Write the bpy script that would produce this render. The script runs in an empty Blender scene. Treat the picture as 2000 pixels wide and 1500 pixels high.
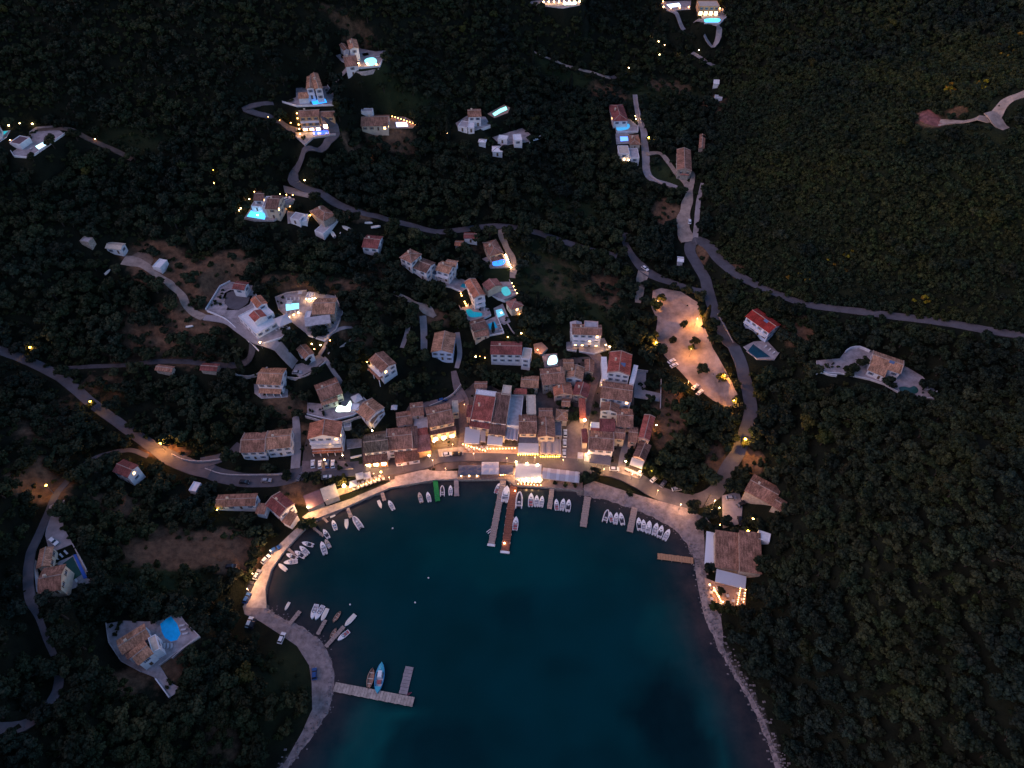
import bpy, math, random
import numpy as np
from mathutils import Vector, Matrix
random.seed(7); rng = np.random.default_rng(7)
R = math.radians
sc = bpy.context.scene
col = sc.collection
# ------------------------------------------------------------ camera
H, PITCH, F = 260.0, R(50), 1334.0
cam = bpy.data.cameras.new('camera'); camo = bpy.data.objects.new('camera', cam); col.objects.link(camo)
camo.location = (0, 0, H); camo.rotation_euler = (R(90) - PITCH, 0, 0)
cam.sensor_width = 36; cam.lens = 36 * F / 2000; cam.clip_start = 1; cam.clip_end = 8000
sc.camera = camo
# ------------------------------------------------------------ dusk sky, weak sun, exposure
w = bpy.data.worlds.new('World'); sc.world = w; w.use_nodes = True
nt = w.node_tree; sky = nt.nodes.new('ShaderNodeTexSky'); sky.sky_type = 'NISHITA'; sky.sun_disc = False
SUN_EL, SUN_AZ = R(6.0), R(262)
sky.sun_elevation = SUN_EL; sky.sun_rotation = SUN_AZ; sky.air_density = 1.0; sky.dust_density = 0.6; sky.ozone_density = 3.0
bg = nt.nodes['Background']; tnt = nt.nodes.new('ShaderNodeMixRGB'); tnt.blend_type = 'MULTIPLY'; tnt.inputs[0].default_value = 1; tnt.inputs[2].default_value = (1.22, .90, .96, 1)  # afterglow: mauve dusk
nt.links.new(sky.outputs[0], tnt.inputs[1]); nt.links.new(tnt.outputs[0], bg.inputs[0]); bg.inputs[1].default_value = 0.15
sun = bpy.data.lights.new('sun', 'SUN'); suno = bpy.data.objects.new('sun', sun); col.objects.link(suno)
sun.energy = 0.38; sun.angle = R(50); sun.color = (1.0, 0.59, 0.58)
suno.rotation_euler = (R(48), 0, R(180) - SUN_AZ)
sc.view_settings.view_transform = 'Standard'; sc.view_settings.look = 'None'; sc.view_settings.gamma = 1.0
sc.view_settings.exposure = 1.5
sc.render.engine = 'CYCLES'
sc.cycles.use_denoising = True; sc.cycles.max_bounces = 4; sc.cycles.diffuse_bounces = 2; sc.cycles.glossy_bounces = 2
sc.cycles.transparent_max_bounces = 4; sc.cycles.sample_clamp_indirect = 4.0; sc.cycles.caustics_reflective = False

# ------------------------------------------------------------ pixels of the photo to places in the world
CP, SP = math.cos(PITCH), math.sin(PITCH)
def raydir(px, py):
    a, b = (px - 1000) / F, (750 - py) / F
    return np.array([a, CP + b * SP, -SP + b * CP])
def plane(px, py, z):
    d = raydir(px, py); t = (z - H) / d[2]
    return np.array([0, 0, H]) + d * t
def project(p):
    q = np.asarray(p, float) - np.array([0, 0, H])
    dep = q[..., 1] * CP - q[..., 2] * SP; up = q[..., 1] * SP + q[..., 2] * CP
    return 1000 + F * q[..., 0] / dep, 750 - F * up / dep, dep
def in_poly(X, Y, P):
    ins = np.zeros(X.shape, bool); n = len(P)
    for i in range(n):
        x1, y1 = P[i][0], P[i][1]; x2, y2 = P[(i + 1) % n][0], P[(i + 1) % n][1]
        if y1 == y2: continue
        c = ((y1 > Y) != (y2 > Y)) & (X < (x2 - x1) * (Y - y1) / (y2 - y1) + x1)
        ins ^= c
    return ins
def poly_dist(X, Y, P):
    D = np.full(X.shape, 1e9); n = len(P)
    for i in range(n):
        a = np.array(P[i][:2]); b = np.array(P[(i + 1) % n][:2]); ab = b - a; L = ab @ ab + 1e-9
        t = np.clip(((X - a[0]) * ab[0] + (Y - a[1]) * ab[1]) / L, 0, 1)
        D = np.minimum(D, np.hypot(X - a[0] - t * ab[0], Y - a[1] - t * ab[1]))
    return D

SHORE = [(560,1500),(600,1450),(640,1390),(654,1345),(648,1290),(625,1250),(590,1225),(545,1205),(520,1190),(518,1150),(528,1115),(548,1085),
 (575,1055),(604,1023),(640,1010),(679,991),(720,972),(762,953),(849,938),(894,936),(990,935),(1005,947),(1060,950),(1110,958),(1140,966),
 (1180,975),(1230,990),(1280,1010),(1320,1035),(1345,1065),(1358,1100),(1365,1150),(1378,1200),(1400,1260),(1430,1310),(1470,1380),(1500,1450),(1515,1500),(1570,1650)]
shoreW = [tuple(plane(x, y, 0)[:2]) for x, y in SHORE] + [(260,-250),(1500,-900),(1500,-2500),(-1500,-2500),(-1500,-900),(-260,-250)]
shoreW.append(tuple(plane(500, 1650, 0)[:2]))

CTRL = [(600,1000,2),(700,950,2),(800,930,2),(900,900,2),(1050,900,2),(1200,930,2),(1350,985,2),(1380,1100,2.5),(1430,1250,3.5),(1520,1450,5),
(500,1150,3),(480,1210,3),(600,1380,3),(540,1480,5),(640,860,5.5),(780,850,4.5),(900,840,4),(1050,840,4),(1200,840,4),(1280,850,5),
(1000,760,7.5),(1150,720,8),(1250,700,9),(980,690,11),(1150,660,12),(860,690,13),(740,710,17),(640,770,12),(527,740,18),(600,690,24),
(510,620,33),(620,600,31),(450,560,38),(560,520,36),(350,500,42),(230,480,46),(150,600,38),(60,680,30),(200,800,20),(340,900,9),(470,930,4.5),
(250,920,13),(400,980,6),(350,1060,11),(120,1050,26),(60,1150,34),(0,950,40),(270,1260,21),(100,1330,33),(0,1450,44),(300,1450,22),(450,1350,13),
(0,1200,45),(520,870,7),(960,610,17),(850,520,27),(960,490,25),(720,470,38),(630,420,43),(500,400,49),(300,350,60),(100,400,62),(0,550,52),
(75,280,78),(300,200,83),(100,50,112),(450,80,102),(620,200,75),(620,250,67),(700,110,87),(750,235,62),(570,340,56),(850,300,48),(930,230,56),
(1000,270,50),(900,80,82),(1000,440,29),(1150,480,20),(1100,580,15),(1100,380,28),(1220,230,40),(1220,300,34),(1330,320,32),(1380,480,21),
(1260,530,18),(1330,600,14),(1370,700,11),(1440,800,9),(1455,860,6),(1300,780,8),(1400,620,16),(1100,150,52),(1200,130,50),(1390,30,70),
(1320,10,72),(1080,5,85),(1400,160,45),(1400,250,38),(1490,640,24),(1600,600,30),(1800,630,38),(2000,655,46),(1720,720,28),(1800,770,28),
(1600,850,22),(1480,970,6),(1460,1080,4),(1500,1150,8),(1600,1050,24),(1800,1000,45),(2000,950,62),(1600,1300,16),(1800,1300,33),(2000,1300,48),
(1620,1480,11),(1900,1480,33),(1600,450,45),(1800,450,57),(2000,450,68),(1500,350,44),(1700,250,72),(1850,240,82),(2000,190,96),(1500,200,54),
(1700,100,76),(1900,100,88),(1600,20,82),(2000,10,98)]
cx = [list(plane(x, y, z)) for x, y, z in CTRL]
cx += [[-400,900,150],[0,950,140],[400,950,140],[-700,300,125],[700,300,130],[-500,0,80],[450,0,80],[-260,-80,40],[240,-80,35],[-900,900,180],[900,900,180],[-900,-300,60],[900,-300,60]]
cx = np.array(cx)
def tps_u(r2): return 0.5 * r2 * np.log(r2 + 1e-6)
SCL = 300.0
cp = cx[:, :2] / SCL; n = len(cp)
K = tps_u(((cp[:, None] - cp[None]) ** 2).sum(-1)) + np.eye(n) * 0.0012
Pm = np.hstack([np.ones((n, 1)), cp]); A_ = np.block([[K, Pm], [Pm.T, np.zeros((3, 3))]])
sol = np.linalg.solve(A_, np.concatenate([cx[:, 2], np.zeros(3)]))
def axis(lo, hi, st, far):
    a = list(np.arange(lo, hi + .1, st)); s = st; x = lo; L = []
    while x > -far: s *= 1.35; x -= s; L.append(x)
    s = st; x = a[-1]; Rr = []
    while x < far: s *= 1.35; x += s; Rr.append(x)
    return np.array(L[::-1] + a + Rr)
GX = axis(-470, 470, 2.0, 2600); GY = axis(-20, 700, 2.0, 2600)
XX, YY = np.meshgrid(GX, GY)
ZZ = np.zeros_like(XX); Xs, Ys = XX / SCL, YY / SCL
for i in range(n): ZZ += sol[i] * tps_u((Xs - cp[i, 0]) ** 2 + (Ys - cp[i, 1]) ** 2)
ZZ += sol[n] + sol[n + 1] * Xs + sol[n + 2] * Ys
far = np.clip((np.maximum(np.abs(XX) - 480, 0) + np.maximum(YY - 720, 0) + np.maximum(-YY - 60, 0)) / 300, 0, 1)
ZZ = np.clip(ZZ, 1.5, 170); ZZ = ZZ * (1 - far) + 90 * far
# gullies and bumps in the wild slopes
def wav(x, y): return (np.sin(x * .047 + 1.3 * np.sin(y * .031)) * np.sin(y * .053 + 1.1 * np.sin(x * .027)) + .5 * np.sin(x * .11 + y * .07) * np.sin(y * .13 - x * .05))
ZZ += wav(XX, YY) * 2.2 * np.clip((ZZ - 14) / 40, 0, 1)
SD = poly_dist(XX, YY, shoreW); INW = in_poly(XX, YY, shoreW)
k = np.clip(SD / 26, 0, 1); k = k * k * (3 - 2 * k)
ZZ = np.where(INW, -0.15 - np.minimum(SD * .22, 9), (0.12 + np.minimum(SD, 26) * .055) * (1 - k) + ZZ * k)
iX = np.arange(len(GX)); iY = np.arange(len(GY))
def tz(x, y):
    x = np.asarray(x, float); y = np.asarray(y, float)
    fx = np.clip(np.interp(x, GX, iX), 0, len(GX) - 1.001); fy = np.clip(np.interp(y, GY, iY), 0, len(GY) - 1.001)
    ix = fx.astype(int); iy = fy.astype(int); fx = fx - ix; fy = fy - iy
    return (ZZ[iy, ix] * (1 - fx) * (1 - fy) + ZZ[iy, ix + 1] * fx * (1 - fy) + ZZ[iy + 1, ix] * (1 - fx) * fy + ZZ[iy + 1, ix + 1] * fx * fy)
TT = np.arange(110, 1500, 2.5)
def hit(px, py, h=0.0):
    d = raydir(px, py); P = np.array([0, 0, H])[None] + TT[:, None] * d[None]
    g = P[:, 2] - np.maximum(tz(P[:, 0], P[:, 1]), 0) - h
    i = np.argmax(g < 0)
    if i == 0: i = 1
    t = TT[i - 1] + 2.5 * g[i - 1] / (g[i - 1] - g[i] + 1e-9)
    return np.array([0, 0, H]) + t * d

# ------------------------------------------------------------ materials
MATS = {}
def mat(name, base, rough=.8, noise=None, amt=.35, scale=.6, emis=0, ecol=None, metal=0, spec=.3, coord='Object', bump=0, objrand=0, stretch=None, trans=0, alt=None, vary=.5):
    if name in MATS: return MATS[name]
    m = bpy.data.materials.new(name); m.use_nodes = True; N = m.node_tree.nodes; L = m.node_tree.links; b = N['Principled BSDF']
    b.inputs['Base Color'].default_value = (*base, 1); b.inputs['Roughness'].default_value = rough; b.inputs['Metallic'].default_value = metal
    b.inputs['Specular IOR Level'].default_value = spec
    if emis: b.inputs['Emission Color'].default_value = (*(ecol or base), 1); b.inputs['Emission Strength'].default_value = emis
    if noise or alt or objrand:
        if coord == 'World':
            g = N.new('ShaderNodeNewGeometry'); out = g.outputs['Position']
        else:
            tc = N.new('ShaderNodeTexCoord'); out = tc.outputs[coord]
        if stretch:
            mp = N.new('ShaderNodeMapping'); mp.inputs['Scale'].default_value = stretch; L.new(out, mp.inputs[0]); out = mp.outputs[0]
        nz = N.new('ShaderNodeTexNoise'); nz.inputs['Scale'].default_value = scale; nz.inputs['Detail'].default_value = 6; nz.inputs['Roughness'].default_value = .65
        L.new(out, nz.inputs['Vector'])
        rp = N.new('ShaderNodeValToRGB'); L.new(nz.outputs['Fac'], rp.inputs[0])
        c0 = alt if alt else tuple(c * (1 - amt) for c in base); c1 = tuple(min(1, c * (1 + amt)) for c in base)
        rp.color_ramp.elements[0].position = .33; rp.color_ramp.elements[0].color = (*c0, 1)
        rp.color_ramp.elements[1].position = .67; rp.color_ramp.elements[1].color = (*c1, 1)
        o = rp.outputs[0]
        if objrand:
            oi = N.new('ShaderNodeObjectInfo'); hs = N.new('ShaderNodeHueSaturation')
            mr = N.new('ShaderNodeMapRange'); mr.inputs[3].default_value = 1 - objrand; mr.inputs[4].default_value = 1 + objrand
            L.new(oi.outputs['Random'], mr.inputs[0]); L.new(mr.outputs[0], hs.inputs['Value'])
            m2 = N.new('ShaderNodeMath'); m2.operation = 'MULTIPLY'; m2.inputs[1].default_value = 7.31; L.new(oi.outputs['Random'], m2.inputs[0])
            m3 = N.new('ShaderNodeMath'); m3.operation = 'FRACT'; L.new(m2.outputs[0], m3.inputs[0])
            m4 = N.new('ShaderNodeMapRange'); m4.inputs[3].default_value = .5 - .05 * vary; m4.inputs[4].default_value = .5 + .045 * vary; L.new(m3.outputs[0], m4.inputs[0]); L.new(m4.outputs[0], hs.inputs['Hue'])
            L.new(o, hs.inputs['Color']); o = hs.outputs[0]
        if name.startswith('leaf'):
            gw = N.new('ShaderNodeNewGeometry'); nw = N.new('ShaderNodeTexNoise'); nw.inputs['Scale'].default_value = .028; nw.inputs['Detail'].default_value = 3; L.new(gw.outputs['Position'], nw.inputs[0])
            rw = N.new('ShaderNodeValToRGB'); L.new(nw.outputs['Fac'], rw.inputs[0]); rw.color_ramp.elements[0].position = .36; rw.color_ramp.elements[0].color = (.55, .68, .80, 1); rw.color_ramp.elements[1].position = .64; rw.color_ramp.elements[1].color = (1.35, 1.18, .80, 1)
            mw = N.new('ShaderNodeMixRGB'); mw.blend_type = 'MULTIPLY'; mw.inputs[0].default_value = 1; L.new(o, mw.inputs[1]); L.new(rw.outputs[0], mw.inputs[2]); o = mw.outputs[0]
        L.new(o, b.inputs['Base Color'])
        if bump:
            bp = N.new('ShaderNodeBump'); bp.inputs['Strength'].default_value = bump; bp.inputs['Distance'].default_value = .3; L.new(nz.outputs['Fac'], bp.inputs['Height']); L.new(bp.outputs[0], b.inputs['Normal'])
    if trans: b.inputs['Transmission Weight'].default_value = 0; b.inputs['Subsurface Weight'].default_value = 0
    if trans:
        t = N.new('ShaderNodeBsdfTranslucent'); t.inputs[0].default_value = (*base, 1); mx = N.new('ShaderNodeMixShader'); mx.inputs[0].default_value = trans
        L.new(b.outputs[0], mx.inputs[1]); L.new(t.outputs[0], mx.inputs[2]); L.new(mx.outputs[0], N['Material Output'].inputs[0])
    MATS[name] = m; return m
def roofmat(name, c, amt=.3):
    """clay tiles: courses down the slope, patches of old and new tile, dark lichen"""
    if name in MATS: return MATS[name]
    m = bpy.data.materials.new(name); m.use_nodes = True; N = m.node_tree.nodes; L = m.node_tree.links; b = N['Principled BSDF']
    b.inputs['Roughness'].default_value = .9; b.inputs['Specular IOR Level'].default_value = .15
    uv = N.new('ShaderNodeUVMap'); uv.uv_map = 'uv'
    mp = N.new('ShaderNodeMapping'); mp.inputs['Scale'].default_value = (1.0, .22, 1); L.new(uv.outputs[0], mp.inputs[0])
    n1 = N.new('ShaderNodeTexNoise'); n1.inputs['Scale'].default_value = 1.6; n1.inputs['Detail'].default_value = 5; L.new(mp.outputs[0], n1.inputs[0])
    g = N.new('ShaderNodeNewGeometry')
    n2 = N.new('ShaderNodeTexNoise'); n2.inputs['Scale'].default_value = .28; n2.inputs['Detail'].default_value = 4; L.new(g.outputs['Position'], n2.inputs[0])
    n3 = N.new('ShaderNodeTexNoise'); n3.inputs['Scale'].default_value = 2.2; n3.inputs['Detail'].default_value = 2; L.new(g.outputs['Position'], n3.inputs[0])
    r1 = N.new('ShaderNodeValToRGB'); L.new(n1.outputs['Fac'], r1.inputs[0])
    r1.color_ramp.elements[0].position = .36; r1.color_ramp.elements[0].color = (*[v * (1 - amt * 1.3) for v in c], 1)
    r1.color_ramp.elements[1].position = .66; r1.color_ramp.elements[1].color = (*[v * (1 + amt) for v in c], 1)
    mx = N.new('ShaderNodeMixRGB'); mx.blend_type = 'MULTIPLY'; mx.inputs[0].default_value = .8; L.new(r1.outputs[0], mx.inputs[1])
    r2 = N.new('ShaderNodeValToRGB'); L.new(n2.outputs['Fac'], r2.inputs[0]); r2.color_ramp.elements[0].position = .38; r2.color_ramp.elements[0].color = (.5, .52, .5, 1); r2.color_ramp.elements[1].position = .6
    L.new(r2.outputs[0], mx.inputs[2])
    mx2 = N.new('ShaderNodeMixRGB'); mx2.blend_type = 'MULTIPLY'; mx2.inputs[0].default_value = .6; L.new(mx.outputs[0], mx2.inputs[1])
    r3 = N.new('ShaderNodeValToRGB'); L.new(n3.outputs['Fac'], r3.inputs[0]); r3.color_ramp.elements[0].position = .42; r3.color_ramp.elements[0].color = (.55, .5, .5, 1); r3.color_ramp.elements[1].position = .58; r3.color_ramp.elements[1].color = (1.15, 1.1, 1.05, 1)
    L.new(r3.outputs[0], mx2.inputs[2])
    L.new(mx2.outputs[0], b.inputs['Base Color'])
    wv = N.new('ShaderNodeTexWave'); wv.inputs['Scale'].default_value = 1.4; wv.inputs['Distortion'].default_value = .5; L.new(uv.outputs[0], wv.inputs[0])
    bp = N.new('ShaderNodeBump'); bp.inputs['Strength'].default_value = .5; bp.inputs['Distance'].default_value = .08; L.new(wv.outputs['Fac'], bp.inputs['Height']); L.new(bp.outputs[0], b.inputs['Normal'])
    MATS[name] = m; return m
RF = {'brown': roofmat('roof_brown', (.39,.205,.145)), 'dark': roofmat('roof_dark', (.22,.125,.10)), 'red': roofmat('roof_red', (.46,.135,.105), .2), 'orange': roofmat('roof_orange', (.60,.24,.145), .2),
 'tan': roofmat('roof_tan', (.53,.29,.185)), 'maroon': roofmat('roof_maroon', (.30,.10,.09), .2), 'bright': roofmat('roof_bright_red', (.42,.05,.04), .15), 'pink': roofmat('roof_pink', (.40,.18,.15), .15),
 'moss': roofmat('roof_moss', (.21,.165,.125), .4), 'white': mat('roof_white', (.72,.72,.74), .5, 1, .12, 1.2, coord='World'), 'grey': mat('roof_grey', (.38,.36,.38), .8, 1, .22, .7, coord='World'),
 'slate': mat('roof_slate', (.12,.13,.17), .6, 1, .25, .8, coord='World'), 'beige': mat('roof_beige', (.55,.46,.37), .8, 1, .15, .8, coord='World'), 'plum': mat('roof_plum', (.13,.08,.10), .7, 1, .2, .8, coord='World')}
WL = {'white': mat('wall_white', (.68,.68,.71), .85, 1, .12, .5, coord='World'), 'cream': mat('wall_cream', (.60,.50,.38), .85, 1, .15, .5, coord='World'), 'stone': mat('wall_stone', (.34,.29,.25), .9, 1, .35, 1.2, coord='World'),
 'pink': mat('wall_pink', (.55,.38,.33), .85, 1, .12, .5, coord='World'), 'blue': mat('wall_blue', (.50,.58,.74), .85, 1, .1, .5, coord='World'), 'orange': mat('wall_lamplit_orange', (.62,.36,.18), .85, 1, .12, .5, coord='World')}  # orange wall: lamp glow on the lit facades is put into its colour
M_glass = mat('window_glass', (.02,.03,.05), .1, spec=.6); M_lit = mat('window_lit', (1,.6,.25), .5, emis=4, ecol=(1,.52,.18)); M_litw = mat('window_bright', (1,.8,.5), .5, emis=6, ecol=(1,.62,.27))
M_frame = mat('window_frame', (.6,.6,.62), .6); M_shut = mat('shutter_blue', (.08,.13,.24), .6); M_shutb = mat('shutter_brown', (.12,.07,.04), .6)
M_door = mat('door_wood', (.12,.07,.045), .6); M_cap = mat('ridge_mortar', (.36,.28,.24), .9, 1, .25, 1.0, coord='World')
M_asph = mat('asphalt', (.085,.08,.092), .85, 1, .22, .25, coord='World', bump=.1); M_dasph = mat('old_asphalt', (.055,.052,.06), .9, 1, .35, .25, coord='World'); M_dirt = mat('dirt_track', (.30,.235,.20), .95, 1, .3, .35, coord='World', bump=.2)
M_conc = mat('concrete', (.27,.24,.25), .9, 1, .22, .3, coord='World', bump=.1); M_pave = mat('stone_paving', (.37,.31,.27), .85, 1, .34, .5, coord='World', bump=.2)
M_patio = mat('patio_tile', (.30,.265,.275), .8, 1, .38, .32, coord='World'); M_warmpatio = mat('patio_terracotta', (.42,.27,.20), .8, 1, .2, .7, coord='World'); M_gravel = mat('beach_gravel', (.22,.18,.178), .95, 1, .38, .5, coord='World', bump=.4)
M_lotg = mat('car_park_gravel', (.25,.20,.185), .95, 1, .5, .12, coord='World', bump=.3); M_cobble = mat('village_paving', (.17,.125,.125), .85, 1, .25, .6, coord='World')
M_lawn = mat('lawn', (.012,.022,.010), .95, 1, .4, .5, coord='World'); M_cloth = mat('canopy_cloth', (.66,.66,.70), .8, 1, .06, 1, trans=.35); M_clothb = mat('canopy_beige', (.55,.45,.40), .8, 1, .1, 1, trans=.25)
M_clothd = mat('canopy_slate', (.10,.11,.15), .8, 1, .2, 1, trans=.1); M_metal = mat('metal', (.35,.35,.37), .4, metal=.7); M_wood = mat('pier_wood', (.30,.235,.21), .9, 1, .35, 2.5, coord='World')
M_rust = mat('pier_red_wood', (.20,.075,.05), .9, 1, .3, 2.0, coord='World'); M_green = mat('pier_green_carpet', (.01,.20,.05), .9, 1, .2, 2); M_orangew = mat('pier_new_wood', (.40,.22,.12), .8, 1, .2, 2)
M_bw = mat('boat_white', (.74,.74,.76), .35); M_bdeck = mat('boat_deck', (.42,.40,.42), .6, 1, .2, 3); M_bcush = mat('boat_seat', (.50,.48,.50), .7); M_bred = mat('boat_red_cushion', (.35,.09,.10), .7); M_bdark = mat('boat_dark', (.035,.035,.05), .5)
M_bblue = mat('boat_blue', (.04,.22,.42), .4); M_bcyan = mat('boat_cyan', (.05,.38,.50), .4); M_bwood = mat('boat_varnish', (.36,.21,.15), .5, 1, .2, 2); M_btan = mat('boat_tan', (.52,.42,.34), .6); M_rub = mat('boat_tube', (.60,.59,.62), .5)
M_tyre = mat('tyre', (.02,.02,.02), .8); M_cglass = mat('car_glass', (.015,.02,.03), .08, spec=.7); M_lamp = mat('head_lamp_glass', (.7,.7,.7), .2)
M_bulb = mat('bulb_warm', (1,.6,.25), .5, emis=13, ecol=(1,.44,.12)); M_bulbw = mat('bulb_white', (1,.8,.55), .5, emis=22, ecol=(1,.62,.28)); M_bulby = mat('bulb_sodium', (1,.6,.1), .5, emis=20, ecol=(1,.50,.05))
M_shell = mat('bin_green', (.03,.12,.05), .6)
M_bark = mat('bark', (.03,.024,.02), .95, 1, .3, 3)
def leafmat(name, c, orand=.36): return mat(name, c, .7, 1, .34, .55, coord='Object', objrand=orand, spec=.15, vary=.8)

LF = {'dark': leafmat('leaf_dark', (.0130,.0225,.0125)), 'olive': leafmat('leaf_olive', (.021,.0300,.0180)), 'bright': leafmat('leaf_bright', (.030,.036,.010)), 'shrub': leafmat('leaf_scrub', (.0205,.0310,.0140)), 'cypress': leafmat('leaf_cypress', (.008,.013,.010)), 'broom': leafmat('leaf_broom_flower', (.15,.115,.012))}
PAINT = {'white': mat('paint_white', (.72,.72,.74), .3), 'black': mat('paint_black', (.02,.02,.025), .25), 'blue': mat('paint_blue', (.02,.07,.22), .3), 'silver': mat('paint_silver', (.35,.36,.40), .3, metal=.3), 'grey': mat('paint_grey', (.10,.10,.12), .3), 'red': mat('paint_red', (.35,.03,.03), .3)}

# ------------------------------------------------------------ object helpers
def tag(o, label=None, cat=None, group=None, kind=None):
    if label: o['label'] = label
    if cat: o['category'] = cat
    if group: o['group'] = group
    if kind: o['kind'] = kind
    return o
def empty(name, loc, rz=0, sc_=1):
    o = bpy.data.objects.new(name, None); col.objects.link(o); o.location = [float(v) for v in loc]; o.rotation_euler[2] = rz; o.scale = (sc_,) * 3; o.empty_display_size = .5; return o
class MB:
    def __init__(s): s.v = []; s.f = []; s.m = []; s.uv = []
    def face(s, pts, mi=0, uv=None):
        b = len(s.v); s.v += [tuple(float(c) for c in p) for p in pts]; s.f.append(list(range(b, b + len(pts)))); s.m.append(mi); s.uv.append(uv or [(p[0], p[1]) for p in pts]); return s
    def box(s, x0, x1, y0, y1, z0, z1, mi=0, M=None, tx=0, ty=0):
        P = [(x0,y0,z0),(x1,y0,z0),(x1,y1,z0),(x0,y1,z0),(x0+tx,y0+ty,z1),(x1-tx,y0+ty,z1),(x1-tx,y1-ty,z1),(x0+tx,y1-ty,z1)]
        if M is not None: P = [tuple(M @ Vector(p)) for p in P]
        for q in ((0,3,2,1),(4,5,6,7),(0,1,5,4),(1,2,6,5),(2,3,7,6),(3,0,4,7)): s.face([P[i] for i in q], mi)
        return s
    def prism(s, poly, z0, z1, mi=0, side=None):
        n_ = len(poly); A = sum(poly[i][0] * poly[(i+1) % n_][1] - poly[(i+1) % n_][0] * poly[i][1] for i in range(n_))
        if A < 0: poly = poly[::-1]
        zt = z1 if isinstance(z1, (list, tuple)) else [z1] * n_
        s.face([(p[0], p[1], z) for p, z in zip(poly, zt)], mi)
        for i in range(n_):
            a, b = poly[i], poly[(i+1) % n_]
            s.face([(a[0],a[1],z0),(b[0],b[1],z0),(b[0],b[1],zt[(i+1) % n_]),(a[0],a[1],zt[i])], mi if side is None else side)
        return s
    def tube(s, pts, rs, nseg=8, mi=0, cap=True):
        rings = []
        for i, p in enumerate(pts):
            p = Vector([float(c) for c in p]); a = Vector([float(c) for c in pts[max(i-1,0)]]); b = Vector([float(c) for c in pts[min(i+1,len(pts)-1)]]); d = (b - a).normalized()
            u = d.cross(Vector((0,0,1))) if abs(d.z) < .95 else d.cross(Vector((1,0,0))); u.normalize(); v = d.cross(u)
            rings.append([p + (u * math.cos(2*math.pi*k/nseg) + v * math.sin(2*math.pi*k/nseg)) * rs[i] for k in range(nseg)])
        for i in range(len(rings)-1):
            for k in range(nseg): s.face([rings[i][k], rings[i+1][k], rings[i+1][(k+1) % nseg], rings[i][(k+1) % nseg]], mi)
        if cap: s.face(rings[-1], mi); s.face(rings[0][::-1], mi)
        return s
    def ball(s, c, r, mi=0, n1=8, n2=5, sq=1):
        P = lambda i, j: (c[0] + r*math.sin(math.pi*j/n2)*math.cos(2*math.pi*i/n1), c[1] + r*math.sin(math.pi*j/n2)*math.sin(2*math.pi*i/n1), c[2] + sq*r*math.cos(math.pi*j/n2))
        for j in range(n2):
            for i in range(n1):
                if j == 0: s.face([P(0,0), P(i,1), P(i+1,1)], mi)
                elif j == n2-1: s.face([P(i,j), P(0,n2), P(i+1,j)], mi)
                else: s.face([P(i,j), P(i,j+1), P(i+1,j+1), P(i+1,j)], mi)
        return s
    def mesh(s, name, mats, smooth=False):
        me = bpy.data.meshes.new(name); me.from_pydata(s.v, [], s.f)
        for m_ in (mats if isinstance(mats, (list, tuple)) else [mats]): me.materials.append(m_)
        me.polygons.foreach_set('material_index', s.m)
        uvl = me.uv_layers.new(name='uv'); uvl.data.foreach_set('uv', [c for f in s.uv for q in f for c in (float(q[0]), float(q[1]))])
        if smooth: me.polygons.foreach_set('use_smooth', [True] * len(s.f))
        me.update(); return me
    def build(s, name, mats, parent=None, loc=(0,0,0), smooth=False):
        return link(name, s.mesh(name, mats, smooth), parent, loc)
def link(name, me, parent=None, loc=(0,0,0), rz=0):
    o = bpy.data.objects.new(name, me); col.objects.link(o); o.location = [float(v) for v in loc]; o.rotation_euler[2] = rz
    if parent: o.parent = parent
    return o
def kids(o): return [c for c in KIDS.get(o.name, [])]
def copy_tree(o, parent=None):
    c = o.copy(); col.objects.link(c)
    if parent: c.parent = parent
    for ch in list(o.children): copy_tree(ch, c)
    return c
def light(parent, loc, power, colr=(1,.55,.2), r=.3):
    l = bpy.data.lights.new('lamp_light', 'POINT'); l.energy = power * .42; l.color = colr; l.shadow_soft_size = r
    o = bpy.data.objects.new('lamp_light', l); col.objects.link(o); o.parent = parent; o.location = loc; return o

NOTREE = np.zeros(XX.shape, bool)
def mark(poly, pad=2.0):
    x0 = min(p[0] for p in poly) - pad; x1 = max(p[0] for p in poly) + pad; y0 = min(p[1] for p in poly) - pad - 4.5; y1 = max(p[1] for p in poly) + pad
    a, b = np.searchsorted(GX, [x0, x1]); c, d = np.searchsorted(GY, [y0, y1]); sl = (slice(max(c-1,0), d+1), slice(max(a-1,0), b+1))
    X_, Y_ = XX[sl], YY[sl]; NOTREE[sl] |= in_poly(X_, Y_, poly) | (poly_dist(X_, Y_, poly) < pad)
    if pad > .4: NOTREE[sl] |= in_poly(X_, Y_+2, poly) | in_poly(X_, Y_+3.8, poly)
    return sl
def flatten(poly, z, blend=5.0):
    pad = blend; x0 = min(p[0] for p in poly) - pad; x1 = max(p[0] for p in poly) + pad; y0 = min(p[1] for p in poly) - pad; y1 = max(p[1] for p in poly) + pad
    a, b = np.searchsorted(GX, [x0, x1]); c, d = np.searchsorted(GY, [y0, y1]); sl = (slice(max(c-1,0), d+1), slice(max(a-1,0), b+1))
    X_, Y_ = XX[sl], YY[sl]; D = np.where(in_poly(X_, Y_, poly), 0, poly_dist(X_, Y_, poly)); k_ = np.clip((D - 1.5) / blend, 0, 1)
    ZZ[sl] = np.where(INW[sl], ZZ[sl], z * (1 - k_) + ZZ[sl] * k_)

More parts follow.
